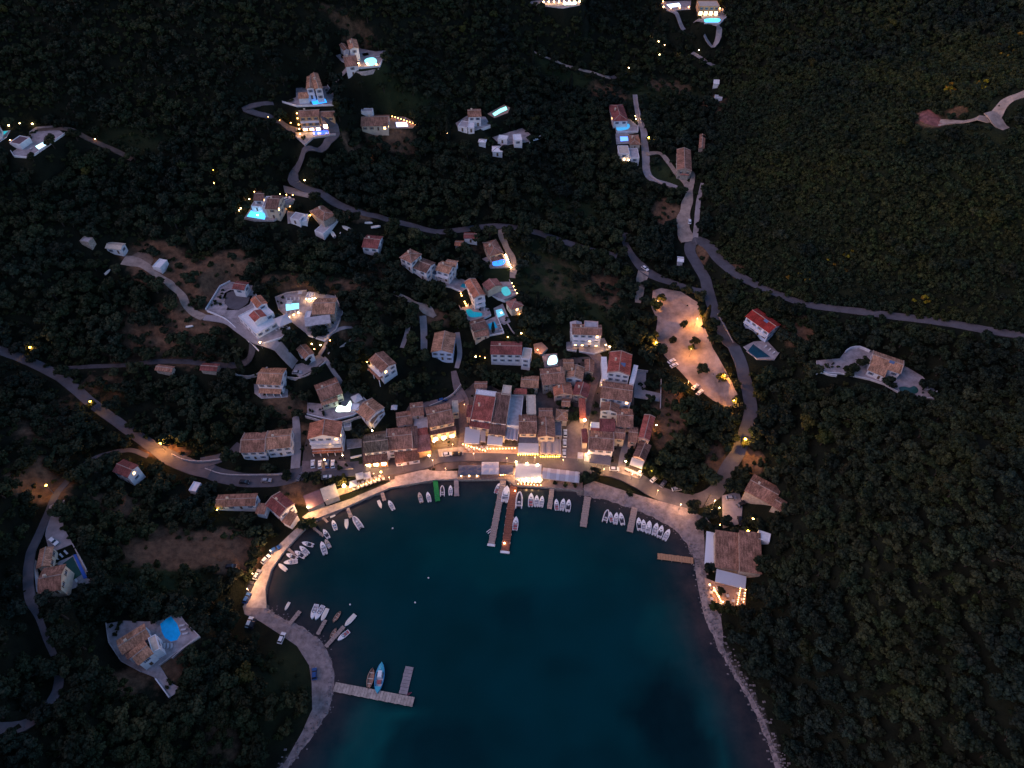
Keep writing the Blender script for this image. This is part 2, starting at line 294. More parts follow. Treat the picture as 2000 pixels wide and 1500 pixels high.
# ------------------------------------------------------------ roads: (name, material, [(px, py, width m)...])
def cat_rom(P, step=1.6):
    P = np.array(P, float); Q = np.vstack([2*P[0]-P[1], P, 2*P[-1]-P[-2]]); out = []
    for i in range(1, len(Q)-2):
        p0, p1, p2, p3 = Q[i-1], Q[i], Q[i+1], Q[i+2]; n_ = max(2, int(np.hypot(*(p2-p1)[:2]) / step))
        for t in np.arange(n_) / n_: out.append(.5*((2*p1)+(-p0+p2)*t+(2*p0-5*p1+4*p2-p3)*t*t+(-p0+3*p1-3*p2+p3)*t**3))
    out.append(P[-1]); return np.array(out)
ROADS = [
 ('road', M_asph, [(-60,672,4.6),(0,685,4.6),(60,708,4.6),(120,738,4.8),(180,788,4.6),(240,832,4.6),(295,870,5.4),(340,898,7),(400,920,7),(470,937,7),(540,937,7),(600,926,7.5),(680,922,7.5),(760,914,7.5),(830,902,7.5),(880,893,7.5),(960,892,7.5),(1040,898,7.5),(1110,908,7.5),(1170,914,7.5),(1220,930,7.5),(1270,955,7.5),(1320,974,7),(1365,978,7),(1398,960,6.5),(1420,918,6.5),(1443,880,6),(1455,845,6),(1466,805,6),(1458,752,6),(1432,692,6),(1403,630,6),(1385,575,6),(1376,542,6),(1358,512,6),(1347,490,6),(1351,474,6.5),(1368,470,7),(1386,482,7),(1405,508,6.5),(1445,540,6),(1500,566,5),(1560,590,4.6),(1640,604,4.6),(1720,614,5),(1800,624,5),(1900,640,5),(2000,656,5),(2080,668,5)]),
 ('road', M_asph, [(1384,578,5),(1350,566,4.5),(1310,552,4.5),(1275,538,6),(1252,520,6),(1235,500,4),(1222,476,3.5),(1221,455,3)]),
 ('dirt_road', M_dirt, [(1256,530,6),(1251,560,4.5),(1246,592,3)]),
 ('road', M_conc, [(1240,185,3),(1247,225,3.5),(1256,262,4),(1261,300,4.5),(1263,335,4.5),(1275,352,4.5),(1305,360,3.5),(1335,371,3)]),
 ('dirt_road', M_dirt, [(1262,302,3.5),(1290,300,3),(1318,335,3),(1345,368,4),(1340,405,6),(1334,430,7),(1336,455,8),(1344,474,8)]),
 ('dirt_road', M_dirt, [(1352,335,2.6),(1352,355,3),(1345,372,4)]),
 ('path', M_conc, [(1372,358,2),(1364,395,2.6),(1361,430,2.8),(1358,466,3)]),
 ('dirt_road', M_dirt, [(1040,100,3),(1080,118,3),(1120,133,3),(1160,143,3),(1192,152,3)]),
 ('road', M_asph, [(1192,155,4),(1222,140,4)]),
 ('road', M_conc, [(1303,28,3.5),(1322,45,3.5),(1336,60,3.5)]), ('road', M_conc, [(1355,52,4),(1380,68,4),(1400,80,4),(1392,100,3),(1370,95,3)]), ('road', M_conc, [(1352,104,3),(1380,122,3),(1410,135,3)]),
 ('road', M_asph, [(534,201,4),(500,203,4.5),(480,209,5),(490,220,4.5),(520,230,4.5),(560,240,4.5),(578,250,5)]),
 ('road', M_asph, [(640,262,5),(658,280,5.5),(655,300,5.5),(630,316,5),(595,324,5),(572,334,5.5),(574,352,5.5),(598,368,5),(635,386,5),(665,402,5),(700,414,4),(740,424,4),(800,440,4),(850,453,4),(895,450,4.5),(945,443,4.5),(1000,443,4.5),(1050,455,4.5),(1100,472,4.5),(1150,488,4.5),(1205,500,4.5)]),
 ('dirt_road', M_dirt, [(976,450,3.5),(988,480,3.5),(1000,505,3.5),(1004,525,3.5),(1001,545,3)]),
 ('dirt_road', M_dirt, [(240,508,7),(268,512,6),(295,530,3.6),(335,557,3.4),(355,578,3.6),(372,607,3.6),(400,622,4)]),
 ('road', M_conc, [(400,622,3.5),(445,632,4),(475,655,5),(505,680,6),(540,700,6),(578,716,5.5)]),
 ('road', M_dasph, [(508,688,4.5),(492,706,4.5),(460,714,4.0),(410,712,3),(360,706,3),(300,707,3),(240,714,2.4),(180,716,2.4),(125,720,2.4)]),
 ('dirt_road', M_dirt, [(768,572,2.2),(792,583,2.6),(812,594,3),(832,604,6),(850,620,2.4)]),
 ('path', M_conc, [(802,615,2.2),(795,650,2.2),(785,680,2)]), ('path', M_conc, [(826,618,3.4),(828,650,3.4),(828,690,3)]),
 ('path', M_conc, [(893,650,2.4),(898,690,2.4),(892,720,2.2)]),
 ('road', M_asph, [(392,905,6),(425,897,5),(452,886,4.5),(470,868,4.5)]),
 ('path', M_conc, [(578,918,4),(579,880,4),(580,840,3.4),(578,815,3)]),
 ('road', M_asph, [(290,892,2.2),(258,880,2.2),(222,884,2.4),(185,896,2.4),(150,920,2.6),(122,950,2.8),(100,985,3),(80,1025,3),(62,1070,3.2),(55,1115,3.4),(57,1165,3.2),(75,1205,2),(92,1250,2),(110,1290,2),(118,1335,3),(105,1368,3.2),(78,1398,3.4),(45,1418,3.6),(0,1424,3.8),(-50,1420,3.8)]),
 ('dirt_road', M_dirt, [(1834,240,7),(1870,238,4),(1905,240,4.5),(1935,233,7),(1953,212,4.5),(1972,194,4.5),(2010,180,4.5)]), ('dirt_road', M_dirt, [(1925,228,6),(1945,240,7),(1966,252,5)]),
 ('alley', M_cobble, [(906,880,6),(907,850,4.5),(904,815,4.2),(905,785,5),(893,755,4),(886,725,2.6)]),
 ('alley', M_cobble, [(904,778,4.5),(880,785,6),(845,792,6),(815,800,4)]),
 ('alley', M_cobble, [(1118,905,13),(1120,870,12),(1128,840,10),(1143,805,5),(1153,770,4),(1163,735,4.5),(1168,708,5.5),(1155,690,5),(1130,682,4)]),
 ('path', M_conc, [(1216,918,4.5),(1220,890,4.5),(1225,868,4),(1230,845,3)]),
 ('path', M_conc, [(622,690,2.2),(655,668,2),(690,645,2)]), ('path', M_conc, [(632,700,2),(650,725,2),(672,752,2),(690,775,2.2)]),
 ('path', M_conc, [(650,152,3),(690,148,3.2),(725,140,4),(755,132,4.5)]), ('path', M_conc, [(705,88,3.6),(730,94,3.6),(755,104,4)]),
 ('dirt_road', mat('dark_dirt', (.10,.075,.065), .95, 1, .3, .35, coord='World'), [(60,236,3),(105,246,3),(150,262,3),(210,288,3),(260,312,3)]),
 ('road', M_conc, [(556,362,3),(590,372,4),(625,384,4)]),
]
road_out = []; best = np.full(XX.shape, 1e9); bz = np.zeros(XX.shape); bw_ = np.zeros(XX.shape)
for nm, m_, P in ROADS:
    W = [(*hit(x, y), wd) for x, y, wd in P]; C = cat_rom([(a, b, c, d) for a, b, c, d in W])
    z = np.maximum(tz(C[:, 0], C[:, 1]), 1.2)
    for _ in range(14): z[1:-1] = (z[:-2] + z[1:-1] * 2 + z[2:]) / 4
    road_out.append((nm, m_, C, z)); 
    for (x, y, _, wd), zz in zip(C, z):
        a, b = np.searchsorted(GX, [x-wd/2-9.5, x+wd/2+9.5]); c, d = np.searchsorted(GY, [y-wd/2-9.5, y+wd/2+9.5]); sl = (slice(c, d), slice(a, b))
        D = np.hypot(XX[sl]-x, YY[sl]-y) - wd/2; u = D < best[sl]
        best[sl] = np.where(u, D, best[sl]); bz[sl] = np.where(u, zz, bz[sl])
kk = np.clip((best - 3.2) / 4.8, 0, 1); ZZ = np.where((best < 8) & ~INW, bz * (1 - kk) + ZZ * kk, ZZ); NOTREE |= best < 1.1; NOTREE |= (best < 2.6) & (XX > 170) & (YY > 250)
# ------------------------------------------------------------ patios, terraces and quays: flat slabs with a low retaining edge
TERR = {}
def terrace(key, name, poly, m_, z=None, lift=.22, depth=1.6, dz=0, pad=1.5):
    P0 = [hit(x, y) for x, y in poly]
    if z is None: z = float(np.mean([p[2] for p in P0])) + dz
    P = [tuple(plane(x, y, z + lift)[:2]) for x, y in poly]
    flatten(P, z); mark(P, pad)
    o = MB().prism(P, z - depth, z + lift, 0, 1).build(name, [m_, WL['white'] if m_ is M_patio else WL['stone']]); tag(o, kind='structure'); TERR[key] = z + lift; return z + lift
terrace('quay', 'quay', [(604,1018),(640,1004),(679,989),(720,970),(762,952),(849,937),(894,935),(892,909),(820,919),(756,934),(720,946),(682,961),(633,981),(607,998),(590,1010)], M_pave, z=1.1, lift=.2, depth=4)
terrace('quay2', 'quay', [(606,1022),(576,1053),(549,1084),(529,1114),(518,1150),(520,1188),(474,1186),(492,1152),(512,1108),(540,1068),(575,1035),(590,1024)], M_pave, z=1.0, lift=.2, depth=4)
terrace('deck', 'waterfront_deck', [(894,937),(990,936),(1005,948),(1060,951),(1138,958),(1138,935),(1130,914),(1060,905),(1000,902),(894,906)], M_cobble, z=1.2, lift=.16, depth=4)
terrace('tavA', 'patio', [(640,975),(660,955),(700,938),(745,926),(752,932),(718,946),(680,962)], M_warmpatio, z=1.4, lift=.3)
terrace('v1', 'patio', [(402,605),(430,560),(450,550),(498,558),(502,585),(520,600),(548,628),(566,640),(552,660),(514,672),(470,635),(440,618)], M_patio, dz=.5)
terrace('v2', 'patio', [(538,582),(560,573),(600,568),(655,578),(670,612),(656,645),(632,662),(600,652),(565,625),(545,605)], M_patio)
terrace('v3', 'patio', [(890,583),(906,582),(926,598),(955,602),(959,613),(945,620),(918,630),(903,612)], M_patio)
terrace('v4', 'patio', [(970,553),(992,543),(1010,577),(985,586),(952,574)], M_patio)
terrace('v5', 'patio', [(964,602),(982,593),(997,628),(984,634),(968,622)], M_patio)
terrace('v6', 'patio', [(948,626),(970,617),(984,651),(952,657)], M_patio, dz=1)
terrace('v7', 'patio', [(942,505),(955,500),(990,496),(997,522),(958,524)], M_patio)
terrace('v8', 'patio', [(846,556),(852,542),(888,538),(914,550),(912,562),(900,570),(880,562)], M_patio, dz=.5)
terrace('v9', 'patio', [(476,427),(492,402),(545,398),(548,420),(535,432),(498,432)], M_patio)
terrace('v9b', 'patio', [(545,382),(572,378),(576,390),(560,400),(546,398)], M_conc)
terrace('v10', 'patio', [(574,242),(600,235),(655,238),(656,264),(612,270),(596,284),(578,268)], M_patio)
terrace('v11', 'patio', [(552,200),(578,190),(578,172),(640,168),(655,188),(652,206),(580,208)], M_patio)
terrace('v12', 'patio', [(754,226),(790,228),(814,240),(806,250),(755,250)], M_warmpatio)
terrace('v13', 'patio', [(656,108),(700,94),(752,104),(742,130),(700,134),(668,120)], M_patio)
terrace('v14', 'patio', [(890,240),(912,226),(948,228),(958,244),(930,254),(896,252)], M_patio)
terrace('v14b', 'patio', [(952,222),(985,204),(996,210),(992,220),(966,230)], M_warmpatio)
terrace('v15', 'patio', [(1200,240),(1230,232),(1246,246),(1246,258),(1204,258)], M_patio)
terrace('v15b', 'patio', [(1202,261),(1228,260),(1230,280),(1204,281)], M_patio)
terrace('v16', 'patio', [(1364,17),(1410,17),(1419,34),(1406,46),(1376,46)], M_patio)
terrace('v17', 'patio', [(1290,3),(1350,1),(1348,18),(1312,20),(1294,14)], M_patio)
terrace('v18', 'patio', [(1030,3),(1075,-2),(1134,1),(1132,10),(1100,16),(1040,9)], M_patio)
terrace('v19', 'patio', [(22,296),(34,274),(70,248),(102,245),(127,262),(60,309),(28,306)], M_patio)
terrace('v19b', 'patio', [(-30,262),(20,254),(12,268),(-20,290)], M_patio)
terrace('v20', 'patio', [(96,1078),(141,1060),(156,1088),(182,1136),(140,1150),(120,1158),(98,1112)], M_patio)
terrace('v20b', 'driveway', [(96,988),(126,976),(120,1000),(124,1030),(142,1062),(97,1080),(88,1046)], M_conc)
terrace('v21', 'patio', [(208,1218),(242,1212),(284,1214),(312,1212),(350,1198),(364,1218),(390,1243),(346,1275),(312,1300),(332,1333),(356,1345),(330,1363),(300,1322),(275,1312),(238,1292),(214,1256)], M_patio)
terrace('v22', 'patio', [(1452,677),(1472,667),(1498,665),(1521,690),(1512,703),(1478,702)], M_patio)
terrace('v23', 'patio', [(1652,684),(1676,676),(1702,684),(1768,715),(1802,735),(1829,765),(1826,780),(1762,772),(1728,752),(1698,742),(1642,730),(1598,728),(1594,704),(1640,700)], M_patio, depth=4)
terrace('v24', 'patio', [(1376,1128),(1396,1136),(1458,1152),(1456,1182),(1400,1186),(1384,1172)], M_warmpatio, z=2.3)
terrace('v25', 'yard', [(1410,968),(1444,960),(1450,990),(1448,1022),(1412,1032)], M_conc)
terrace('v26', 'patio', [(600,786),(665,792),(672,768),(700,766),(722,790),(690,812),(650,822),(600,810)], M_patio, dz=.5)
terrace('v27', 'driveway', [(578,712),(600,706),(625,690),(634,703),(612,722),(585,736),(572,724)], M_conc)
terrace('v28', 'patio', [(496,750),(548,752),(562,758),(562,775),(510,778),(497,768)], M_patio)
terrace('v29', 'yard', [(590,900),(672,900),(690,915),(590,922)], M_cobble, z=5)
terrace('v30', 'patio', [(1241,724),(1262,726),(1261,762),(1290,768),(1288,784),(1238,776)], M_conc)
terrace('v31', 'patio', [(1106,668),(1180,660),(1192,682),(1160,692),(1106,684)], M_patio)
terrace('v32', 'patio', [(1042,672),(1058,668),(1070,680),(1058,692),(1044,688)], M_warmpatio)
terrace('v33', 'patio', [(1058,692),(1088,690),(1090,714),(1064,718)], M_patio)
terrace('v34', 'patio', [(855,878),(905,872),(905,888),(858,892)], M_pave, z=3.4)
terrace('v35', 'patio', [(904,868),(1012,872),(1012,886),(905,884)], M_warmpatio, z=3.2)
terrace('v36', 'patio', [(1205,910),(1222,912),(1256,925),(1250,935),(1205,922)], M_pave, z=3)
terrace('v37', 'patio', [(676,858),(706,856),(706,872),(678,876)], M_patio); terrace('v38', 'lawn', [(684,878),(706,874),(708,906),(684,908)], M_lawn)
terrace('v39', 'patio', [(560,412),(600,418),(596,432),(562,436)], M_patio); terrace('v40', 'driveway', [(553,362),(610,376),(612,388),(556,376)], M_dirt)
terrace('v41', 'dirt_yard', [(256,500),(270,492),(290,494),(300,506),(296,516),(276,520),(260,514)], mat('dry_yard', (.17,.125,.10), .95, 1, .4, .3, coord='World'), lift=.12)
terrace('v1b', 'driveway', [(443,572),(462,566),(488,580),(484,592),(466,606),(447,602),(438,590)], M_asph, z=TERR['v1'], lift=.06)
terrace('v42', 'patio', [(962,268),(1020,250),(1036,262),(1034,276),(980,284)], M_patio)

for i, (nm, m_, C, z) in enumerate(road_out):
    m = MB(); d = np.gradient(C[:, :2], axis=0); d /= np.hypot(d[:, 0], d[:, 1])[:, None] + 1e-9; nrm = np.stack([-d[:, 1], d[:, 0]], 1)
    wob = 1 + (.12 if m_ in (M_dirt,) else .02) * np.sin(np.arange(len(C)) * .9) 
    Lp = C[:, :2] + nrm * (C[:, 3] / 2 * wob)[:, None]; Rp = C[:, :2] - nrm * (C[:, 3] / 2 * wob[::-1])[:, None]; z = tz(C[:, 0], C[:, 1]); zt = z + .1 + .012 * (i % 12)
    for f_ in np.linspace(-1.15, 1.15, 7):
        q_ = C[:, :2] + nrm * (C[:, 3] / 2 * f_)[:, None]; zt = np.maximum(zt, tz(q_[:, 0], q_[:, 1]) + .10 + .012 * (i % 12))
    zt[1:-1] = np.maximum(zt[1:-1], (zt[:-2] + zt[2:]) / 2)
    for j in range(len(C) - 1):
        m.face([(*Rp[j], zt[j]), (*Rp[j+1], zt[j+1]), (*Lp[j+1], zt[j+1]), (*Lp[j], zt[j])])
        m.face([(*Lp[j], zt[j]), (*Lp[j+1], zt[j+1]), (*Lp[j+1], zt[j+1]-.5), (*Lp[j], zt[j]-.5)]); m.face([(*Rp[j+1], zt[j+1]), (*Rp[j], zt[j]), (*Rp[j], zt[j]-.5), (*Rp[j+1], zt[j+1]-.5)])
    tag(m.build(nm, m_), kind='structure')

#DRAPE
def drape(name, poly, m_, lift=.16, minz=-1, treepad=1.0):
    import bmesh
    P = [tuple(hit(x, y)[:2]) for x, y in poly]; mark(P, treepad)
    b = bmesh.new(); b.faces.new([b.verts.new((x, y, 0)) for x, y in P])
    for ax, G in ((0, GX), (1, GY)):
        lo = min(p[ax] for p in P); hi = max(p[ax] for p in P)
        for g in G[(G > lo) & (G < hi)]:
            no = (1,0,0) if ax == 0 else (0,1,0); co = (g,0,0) if ax == 0 else (0,g,0)
            bmesh.ops.bisect_plane(b, geom=b.verts[:] + b.edges[:] + b.faces[:], plane_co=co, plane_no=no)
    bmesh.ops.triangulate(b, faces=b.faces[:])
    for v in b.verts: v.co.z = max(float(tz(v.co.x, v.co.y)), minz) + lift
    if sum(f.normal.z for f in b.faces) < 0: bmesh.ops.reverse_faces(b, faces=b.faces[:])
    me = bpy.data.meshes.new(name); b.to_mesh(me); b.free(); me.materials.append(m_); o = link(name, me); tag(o, kind='structure'); return o
drape('village_paving', [(590,921),(592,885),(598,858),(668,858),(700,870),(704,850),(775,838),(800,790),(885,775),(905,765),(925,748),(950,748),(975,762),(1020,765),(1058,745),(1062,715),(1100,700),(1150,697),(1188,720),(1238,745),(1238,795),(1262,840),(1262,905),(1250,930),(1205,922),(1135,934),(1050,914),(1000,910),(894,915),(850,922),(760,938),(700,948),(690,925)], mat('shaded_village_yard', (.085,.066,.062), .9, 1, .4, .25, coord='World'), .07, treepad=-.5)  # yard colour darkened to carry the shade between the houses
LOT = [(1275,568),(1292,563),(1330,570),(1362,590),(1372,630),(1392,680),(1415,720),(1440,770),(1438,790),(1420,796),(1392,782),(1352,752),(1325,722),(1298,696),(1280,656),(1284,625),(1272,600)]
drape('red_earth', [(1797,222),(1806,214),(1822,216),(1834,228),(1846,238),(1836,248),(1820,246),(1806,243),(1795,236)], mat('red_earth', (.22,.085,.075), .95, 1, .5, .4, coord='World'))
drape('car_park', LOT, M_lotg, .14)
BEACH = [(1140,948),(1160,940),(1230,962),(1300,982),(1345,994),(1372,1010),(1376,1060),(1378,1120),(1386,1175),(1408,1205),(1412,1235),(1412,1262),(1440,1320),(1468,1360),(1492,1405),(1516,1470),(1534,1520),(1520,1530),(1500,1470),(1466,1385),(1426,1318),(1398,1268),(1376,1205),(1362,1150),(1354,1100),(1340,1068),(1316,1040),(1278,1015),(1230,995),(1180,980),(1140,970)]
drape('gravel_beach', BEACH, M_gravel, .14, treepad=.5)
BEACH2 = [(474,1184),(520,1186),(546,1203),(592,1224),(627,1249),(650,1290),(657,1345),(642,1392),(603,1450),(562,1502),(548,1520),(530,1512),(556,1490),(590,1430),(610,1385),(609,1335),(604,1300),(580,1262),(545,1238),(510,1215),(478,1200)]
drape('gravel_shore', BEACH2, M_gravel, .14, treepad=.5)

# ------------------------------------------------------------ ground
def ellm(lst):
    M = np.zeros(XX.shape)
    for px, py, rx, ry, s in lst:
        c = hit(px, py); e1 = hit(px + rx, py) - c; e2 = hit(px, py - ry) - c
        a = abs(e1[0]) + 1; b = np.hypot(e2[0], e2[1]) + 1
        wob = .25 * wav(XX * 2.5, YY * 2.5)
        M = np.maximum(M, s * np.clip(1.9 - np.hypot((XX - c[0]) / a, (YY - c[1]) / b) * 1.5 + wob * .5, 0, 1))
    return M
DIRT = ellm([(330,1070,95,36,1),(440,1075,70,36,1),(330,530,70,36,.8),(400,540,60,30,.8),(300,500,60,25,.8),(440,520,60,30,.7),(340,640,80,60,.55),(380,640,60,60,.5),(60,920,70,30,.5),(90,960,50,30,.6),
 (230,985,50,25,.6),(200,760,60,40,.3),(100,820,70,60,.3),(1300,415,26,28,.8),(1190,185,40,22,.5),(1300,170,60,14,.4),(1090,540,70,50,.25),(1180,560,40,50,.45),(1390,200,30,20,.4),(1310,800,30,50,.6),(1290,830,22,45,.7),
 (1560,650,30,30,.6),(1868,222,46,14,.45),(1815,232,20,14,.9),(720,600,40,30,.3),(760,530,50,25,.3),(700,650,50,25,.5),(570,850,40,20,.6),(560,790,50,20,.5),(760,270,50,22,.5),(700,300,30,20,.6),(730,640,30,20,.4),(250,660,50,60,.4),
 (1440,530,14,18,.6),(1372,490,8,16,1),(370,700,90,24,.4),(700,420,30,12,.6),(590,960,40,20,.9),(250,1330,40,30,.5),(330,1290,60,60,.4),(450,1430,60,60,.35),(620,560,120,20,.5),(320,880,50,14,.6),(1620,570,50,14,.2),(850,620,30,14,.6),(930,480,30,20,.3),(1400,900,20,40,.5),(1470,900,20,30,.8),(680,60,60,30,.4)])
GRASS = ellm([(1600,400,170,130,.3),(1800,380,180,160,.3),(1550,250,130,90,.3),(1720,200,160,80,.4),(1900,300,120,180,.3),(1950,520,100,80,.2),(1700,520,160,60,.2),(1080,540,80,60,1),(1110,410,70,26,.9),(1140,600,70,50,.8),(780,200,90,40,.7),(1100,150,60,14,.8),(1290,185,80,24,.8),(1300,345,40,24,.9),(250,280,80,30,.5),(320,1130,90,30,.9),(560,1330,60,80,.5),(1900,120,100,60,.4),(980,540,30,20,.8),(740,700,30,30,.5)])
me = bpy.data.meshes.new('ground'); ny, nx = XX.shape
vv = np.stack([XX, YY, ZZ], -1).reshape(-1, 3); ii = np.arange(ny * nx).reshape(ny, nx)
fc = np.stack([ii[:-1, :-1], ii[:-1, 1:], ii[1:, 1:], ii[1:, :-1]], -1).reshape(-1, 4)
me.vertices.add(len(vv)); me.vertices.foreach_set('co', vv.ravel()); me.loops.add(fc.size); me.loops.foreach_set('vertex_index', fc.ravel())
me.polygons.add(len(fc)); me.polygons.foreach_set('loop_start', np.arange(0, fc.size, 4)); me.polygons.foreach_set('loop_total', np.full(len(fc), 4)); me.polygons.foreach_set('use_smooth', np.ones(len(fc), bool)); me.update(calc_edges=True)
for nm, A in (('dirt', DIRT), ('grass', GRASS), ('shore', np.clip(1 - SD / 2.5, 0, 1))):
    at = me.attributes.new(nm, 'FLOAT', 'POINT'); at.data.foreach_set('value', A.ravel().astype(np.float32))
gm = bpy.data.materials.new('ground_soil'); gm.use_nodes = True; N = gm.node_tree.nodes; L = gm.node_tree.links; b = N['Principled BSDF']; b.inputs['Roughness'].default_value = .95; b.inputs['Specular IOR Level'].default_value = .1
ge = N.new('ShaderNodeNewGeometry')
def nz_(s, d=6):
    q = N.new('ShaderNodeTexNoise'); q.inputs['Scale'].default_value = s; q.inputs['Detail'].default_value = d; q.inputs['Roughness'].default_value = .7; L.new(ge.outputs['Position'], q.inputs[0]); return q.outputs['Fac']
def ramp_(f, c0, c1, p0=.35, p1=.65):
    q = N.new('ShaderNodeValToRGB'); L.new(f, q.inputs[0]); q.color_ramp.elements[0].position = p0; q.color_ramp.elements[0].color = (*c0, 1); q.color_ramp.elements[1].position = p1; q.color_ramp.elements[1].color = (*c1, 1); return q.outputs[0]
def attr_(n_):
    q = N.new('ShaderNodeAttribute'); q.attribute_name = n_; return q.outputs['Fac']
def mixc(f, a, b_):
    q = N.new('ShaderNodeMixRGB'); L.new(f, q.inputs[0]); L.new(a, q.inputs[1]); L.new(b_, q.inputs[2]); return q.outputs[0]
def mth(op, a, b_):
    q = N.new('ShaderNodeMath'); q.operation = op
    for i_, v in enumerate((a, b_)):
        if isinstance(v, (int, float)): q.inputs[i_].default_value = v
        else: L.new(v, q.inputs[i_])
    q.use_clamp = op == 'SUBTRACT' or op == 'MULTIPLY_ADD'; return q.outputs[0]
under = ramp_(nz_(.12), (.005,.007,.0045), (.011,.014,.008)); grass = ramp_(nz_(.2), (.015,.025,.011), (.030,.042,.017)); soil = ramp_(nz_(.35), (.065,.041,.027), (.17,.10,.062))
brk = mth('MULTIPLY', mth('SUBTRACT', mth('ADD', attr_('dirt'), mth('MULTIPLY', nz_(.16, 8), .9)), .66), 3.5)
q = N.new('ShaderNodeClamp'); L.new(brk, q.inputs[0]); brk = q.outputs[0]
c_ = mixc(attr_('grass'), under, grass); c_ = mixc(brk, c_, soil); c_ = mixc(attr_('shore'), c_, ramp_(nz_(.5), (.13,.11,.10), (.28,.24,.22)))
L.new(c_, b.inputs['Base Color']); bp = N.new('ShaderNodeBump'); bp.inputs['Strength'].default_value = .6; bp.inputs['Distance'].default_value = 1.0; L.new(nz_(.5), bp.inputs['Height']); L.new(bp.outputs[0], b.inputs['Normal'])
me.materials.append(gm); tag(link('ground', me), kind='structure')

# ------------------------------------------------------------ sea
wx = axis(-210, 300, 3, 2500); wy = axis(-60, 290, 3, 2500); wy = wy[wy < 290]; WX, WY = np.meshgrid(wx, wy)
wd = poly_dist(WX, WY, shoreW)
def wmask(lst):
    M = np.zeros(WX.shape)
    for px, py, rx, ry, s in lst:
        c = plane(px, py, 0); a = plane(px + rx, py, 0)[0] - c[0]; b_ = np.hypot(*(plane(px, py - ry, 0) - c)[:2])
        M = np.maximum(M, s * np.clip(2.4 - 2.0 * np.hypot((WX - c[0]) / a, (WY - c[1]) / b_) + .5 * wav(WX * 3, WY * 3), 0, 1))
    return M
WEED = wmask([(1298,1400,66,100,1),(1340,1470,56,60,.95),(1010,1195,45,40,.45),(885,1462,90,50,.6),(1110,1300,50,26,.3),(1170,1490,90,40,.35),(1000,1440,90,40,.25)])
SANDY = wmask([(720,1430,42,60,1),(760,1398,70,14,.9),(700,1490,50,40,.9),(1380,1360,30,60,.5),(1390,1460,26,60,.55),(1320,1250,60,90,.35),(1000,1090,200,60,.25)])
bot = .42
SHAL = np.exp(-np.maximum(wd - 1, 0) / 7.5) + .8 * np.clip(1 - wd / 17, 0, 1) * np.clip((WX - 50) / 40, 0, 1)
wm = bpy.data.meshes.new('sea'); ny, nx = WX.shape; vv = np.stack([WX, WY, np.zeros_like(WX)], -1).reshape(-1, 3); ii = np.arange(ny * nx).reshape(ny, nx)
fc = np.stack([ii[:-1, :-1], ii[:-1, 1:], ii[1:, 1:], ii[1:, :-1]], -1).reshape(-1, 4)
wm.vertices.add(len(vv)); wm.vertices.foreach_set('co', vv.ravel()); wm.loops.add(fc.size); wm.loops.foreach_set('vertex_index', fc.ravel()); wm.polygons.add(len(fc)); wm.polygons.foreach_set('loop_start', np.arange(0, fc.size, 4)); wm.polygons.foreach_set('loop_total', np.full(len(fc), 4)); wm.update(calc_edges=True)
for nm, A in (('weed', WEED), ('sandy', SANDY), ('shal', np.clip(SHAL, 0, 1))):
    at = wm.attributes.new(nm, 'FLOAT', 'POINT'); at.data.foreach_set('value', A.ravel().astype(np.float32))
gm = bpy.data.materials.new('sea_water'); gm.use_nodes = True; N = gm.node_tree.nodes; L = gm.node_tree.links; b = N['Principled BSDF']; b.inputs['Roughness'].default_value = .08; b.inputs['Specular IOR Level'].default_value = .07
ge = N.new('ShaderNodeNewGeometry')
deep = ramp_(nz_(.012, 3), (.0002,.0245,.0280), (.0002,.0330,.0400), .4, .6); sandy = ramp_(nz_(.03, 3), (.0004,.052,.054), (.0006,.070,.066)); weed = ramp_(nz_(.05, 3), (.0003,.0120,.0160), (.0003,.0160,.0205)); shal = ramp_(nz_(.10, 6), (.018,.021,.026), (.046,.038,.040))
c_ = mixc(attr_('sandy'), deep, sandy); c_ = mixc(attr_('weed'), c_, weed); c_ = mixc(attr_('shal'), c_, shal); L.new(c_, b.inputs['Base Color'])
bp = N.new('ShaderNodeBump'); bp.inputs['Strength'].default_value = .25; bp.inputs['Distance'].default_value = .12; L.new(nz_(.9, 4), bp.inputs['Height']); L.new(bp.outputs[0], b.inputs['Normal'])
wm.materials.append(gm); tag(link('sea', wm), kind='structure')

# ------------------------------------------------------------ buildings
def window_mesh(name, wd, ht, glass, shut=None):
    m = MB(); a, c = wd/2, ht/2; f = .09
    m.box(-a, a, -.05, -.01, -c, c, 1)
    for x0, x1, z0, z1 in ((-a-f, a+f, c, c+f), (-a-f, a+f, -c-f, -c), (-a-f, -a, -c, c), (a, a+f, -c, c), (-.03, .03, -c, c)): m.box(x0, x1, -.09, -.012, z0, z1, 0)
    if shut:
        for s in (-1, 1): m.box(min(s*(a+f), s*(a+f+wd*.48)), max(s*(a+f), s*(a+f+wd*.48)), -.07, -.008, -c, c, 2)
    return m.mesh(name, [M_frame, glass, shut or M_frame])
WIN = {'d': window_mesh('window', 1.1, 1.35, M_glass), 'b': window_mesh('window', 1.0, 1.35, M_glass, M_shut), 'w': window_mesh('window', 1.0, 1.35, M_glass, M_shutb), 'L': window_mesh('window', 1.1, 1.35, M_lit), 'X': window_mesh('window', 2.0, 2.0, M_litw), 's': window_mesh('window', .8, 1.0, M_glass)}
dm = MB(); dm.box(-.5, .5, -.07, -.01, 0, 2.1, 0); dm.box(-.6, -.5, -.1, -.01, 0, 2.2, 1); dm.box(.5, .6, -.1, -.01, 0, 2.2, 1); dm.box(-.5, .5, -.1, -.01, 2.1, 2.2, 1); dm.box(.36, .42, -.11, -.07, 1, 1.1, 1); DOOR = dm.mesh('door', [M_door, M_frame])
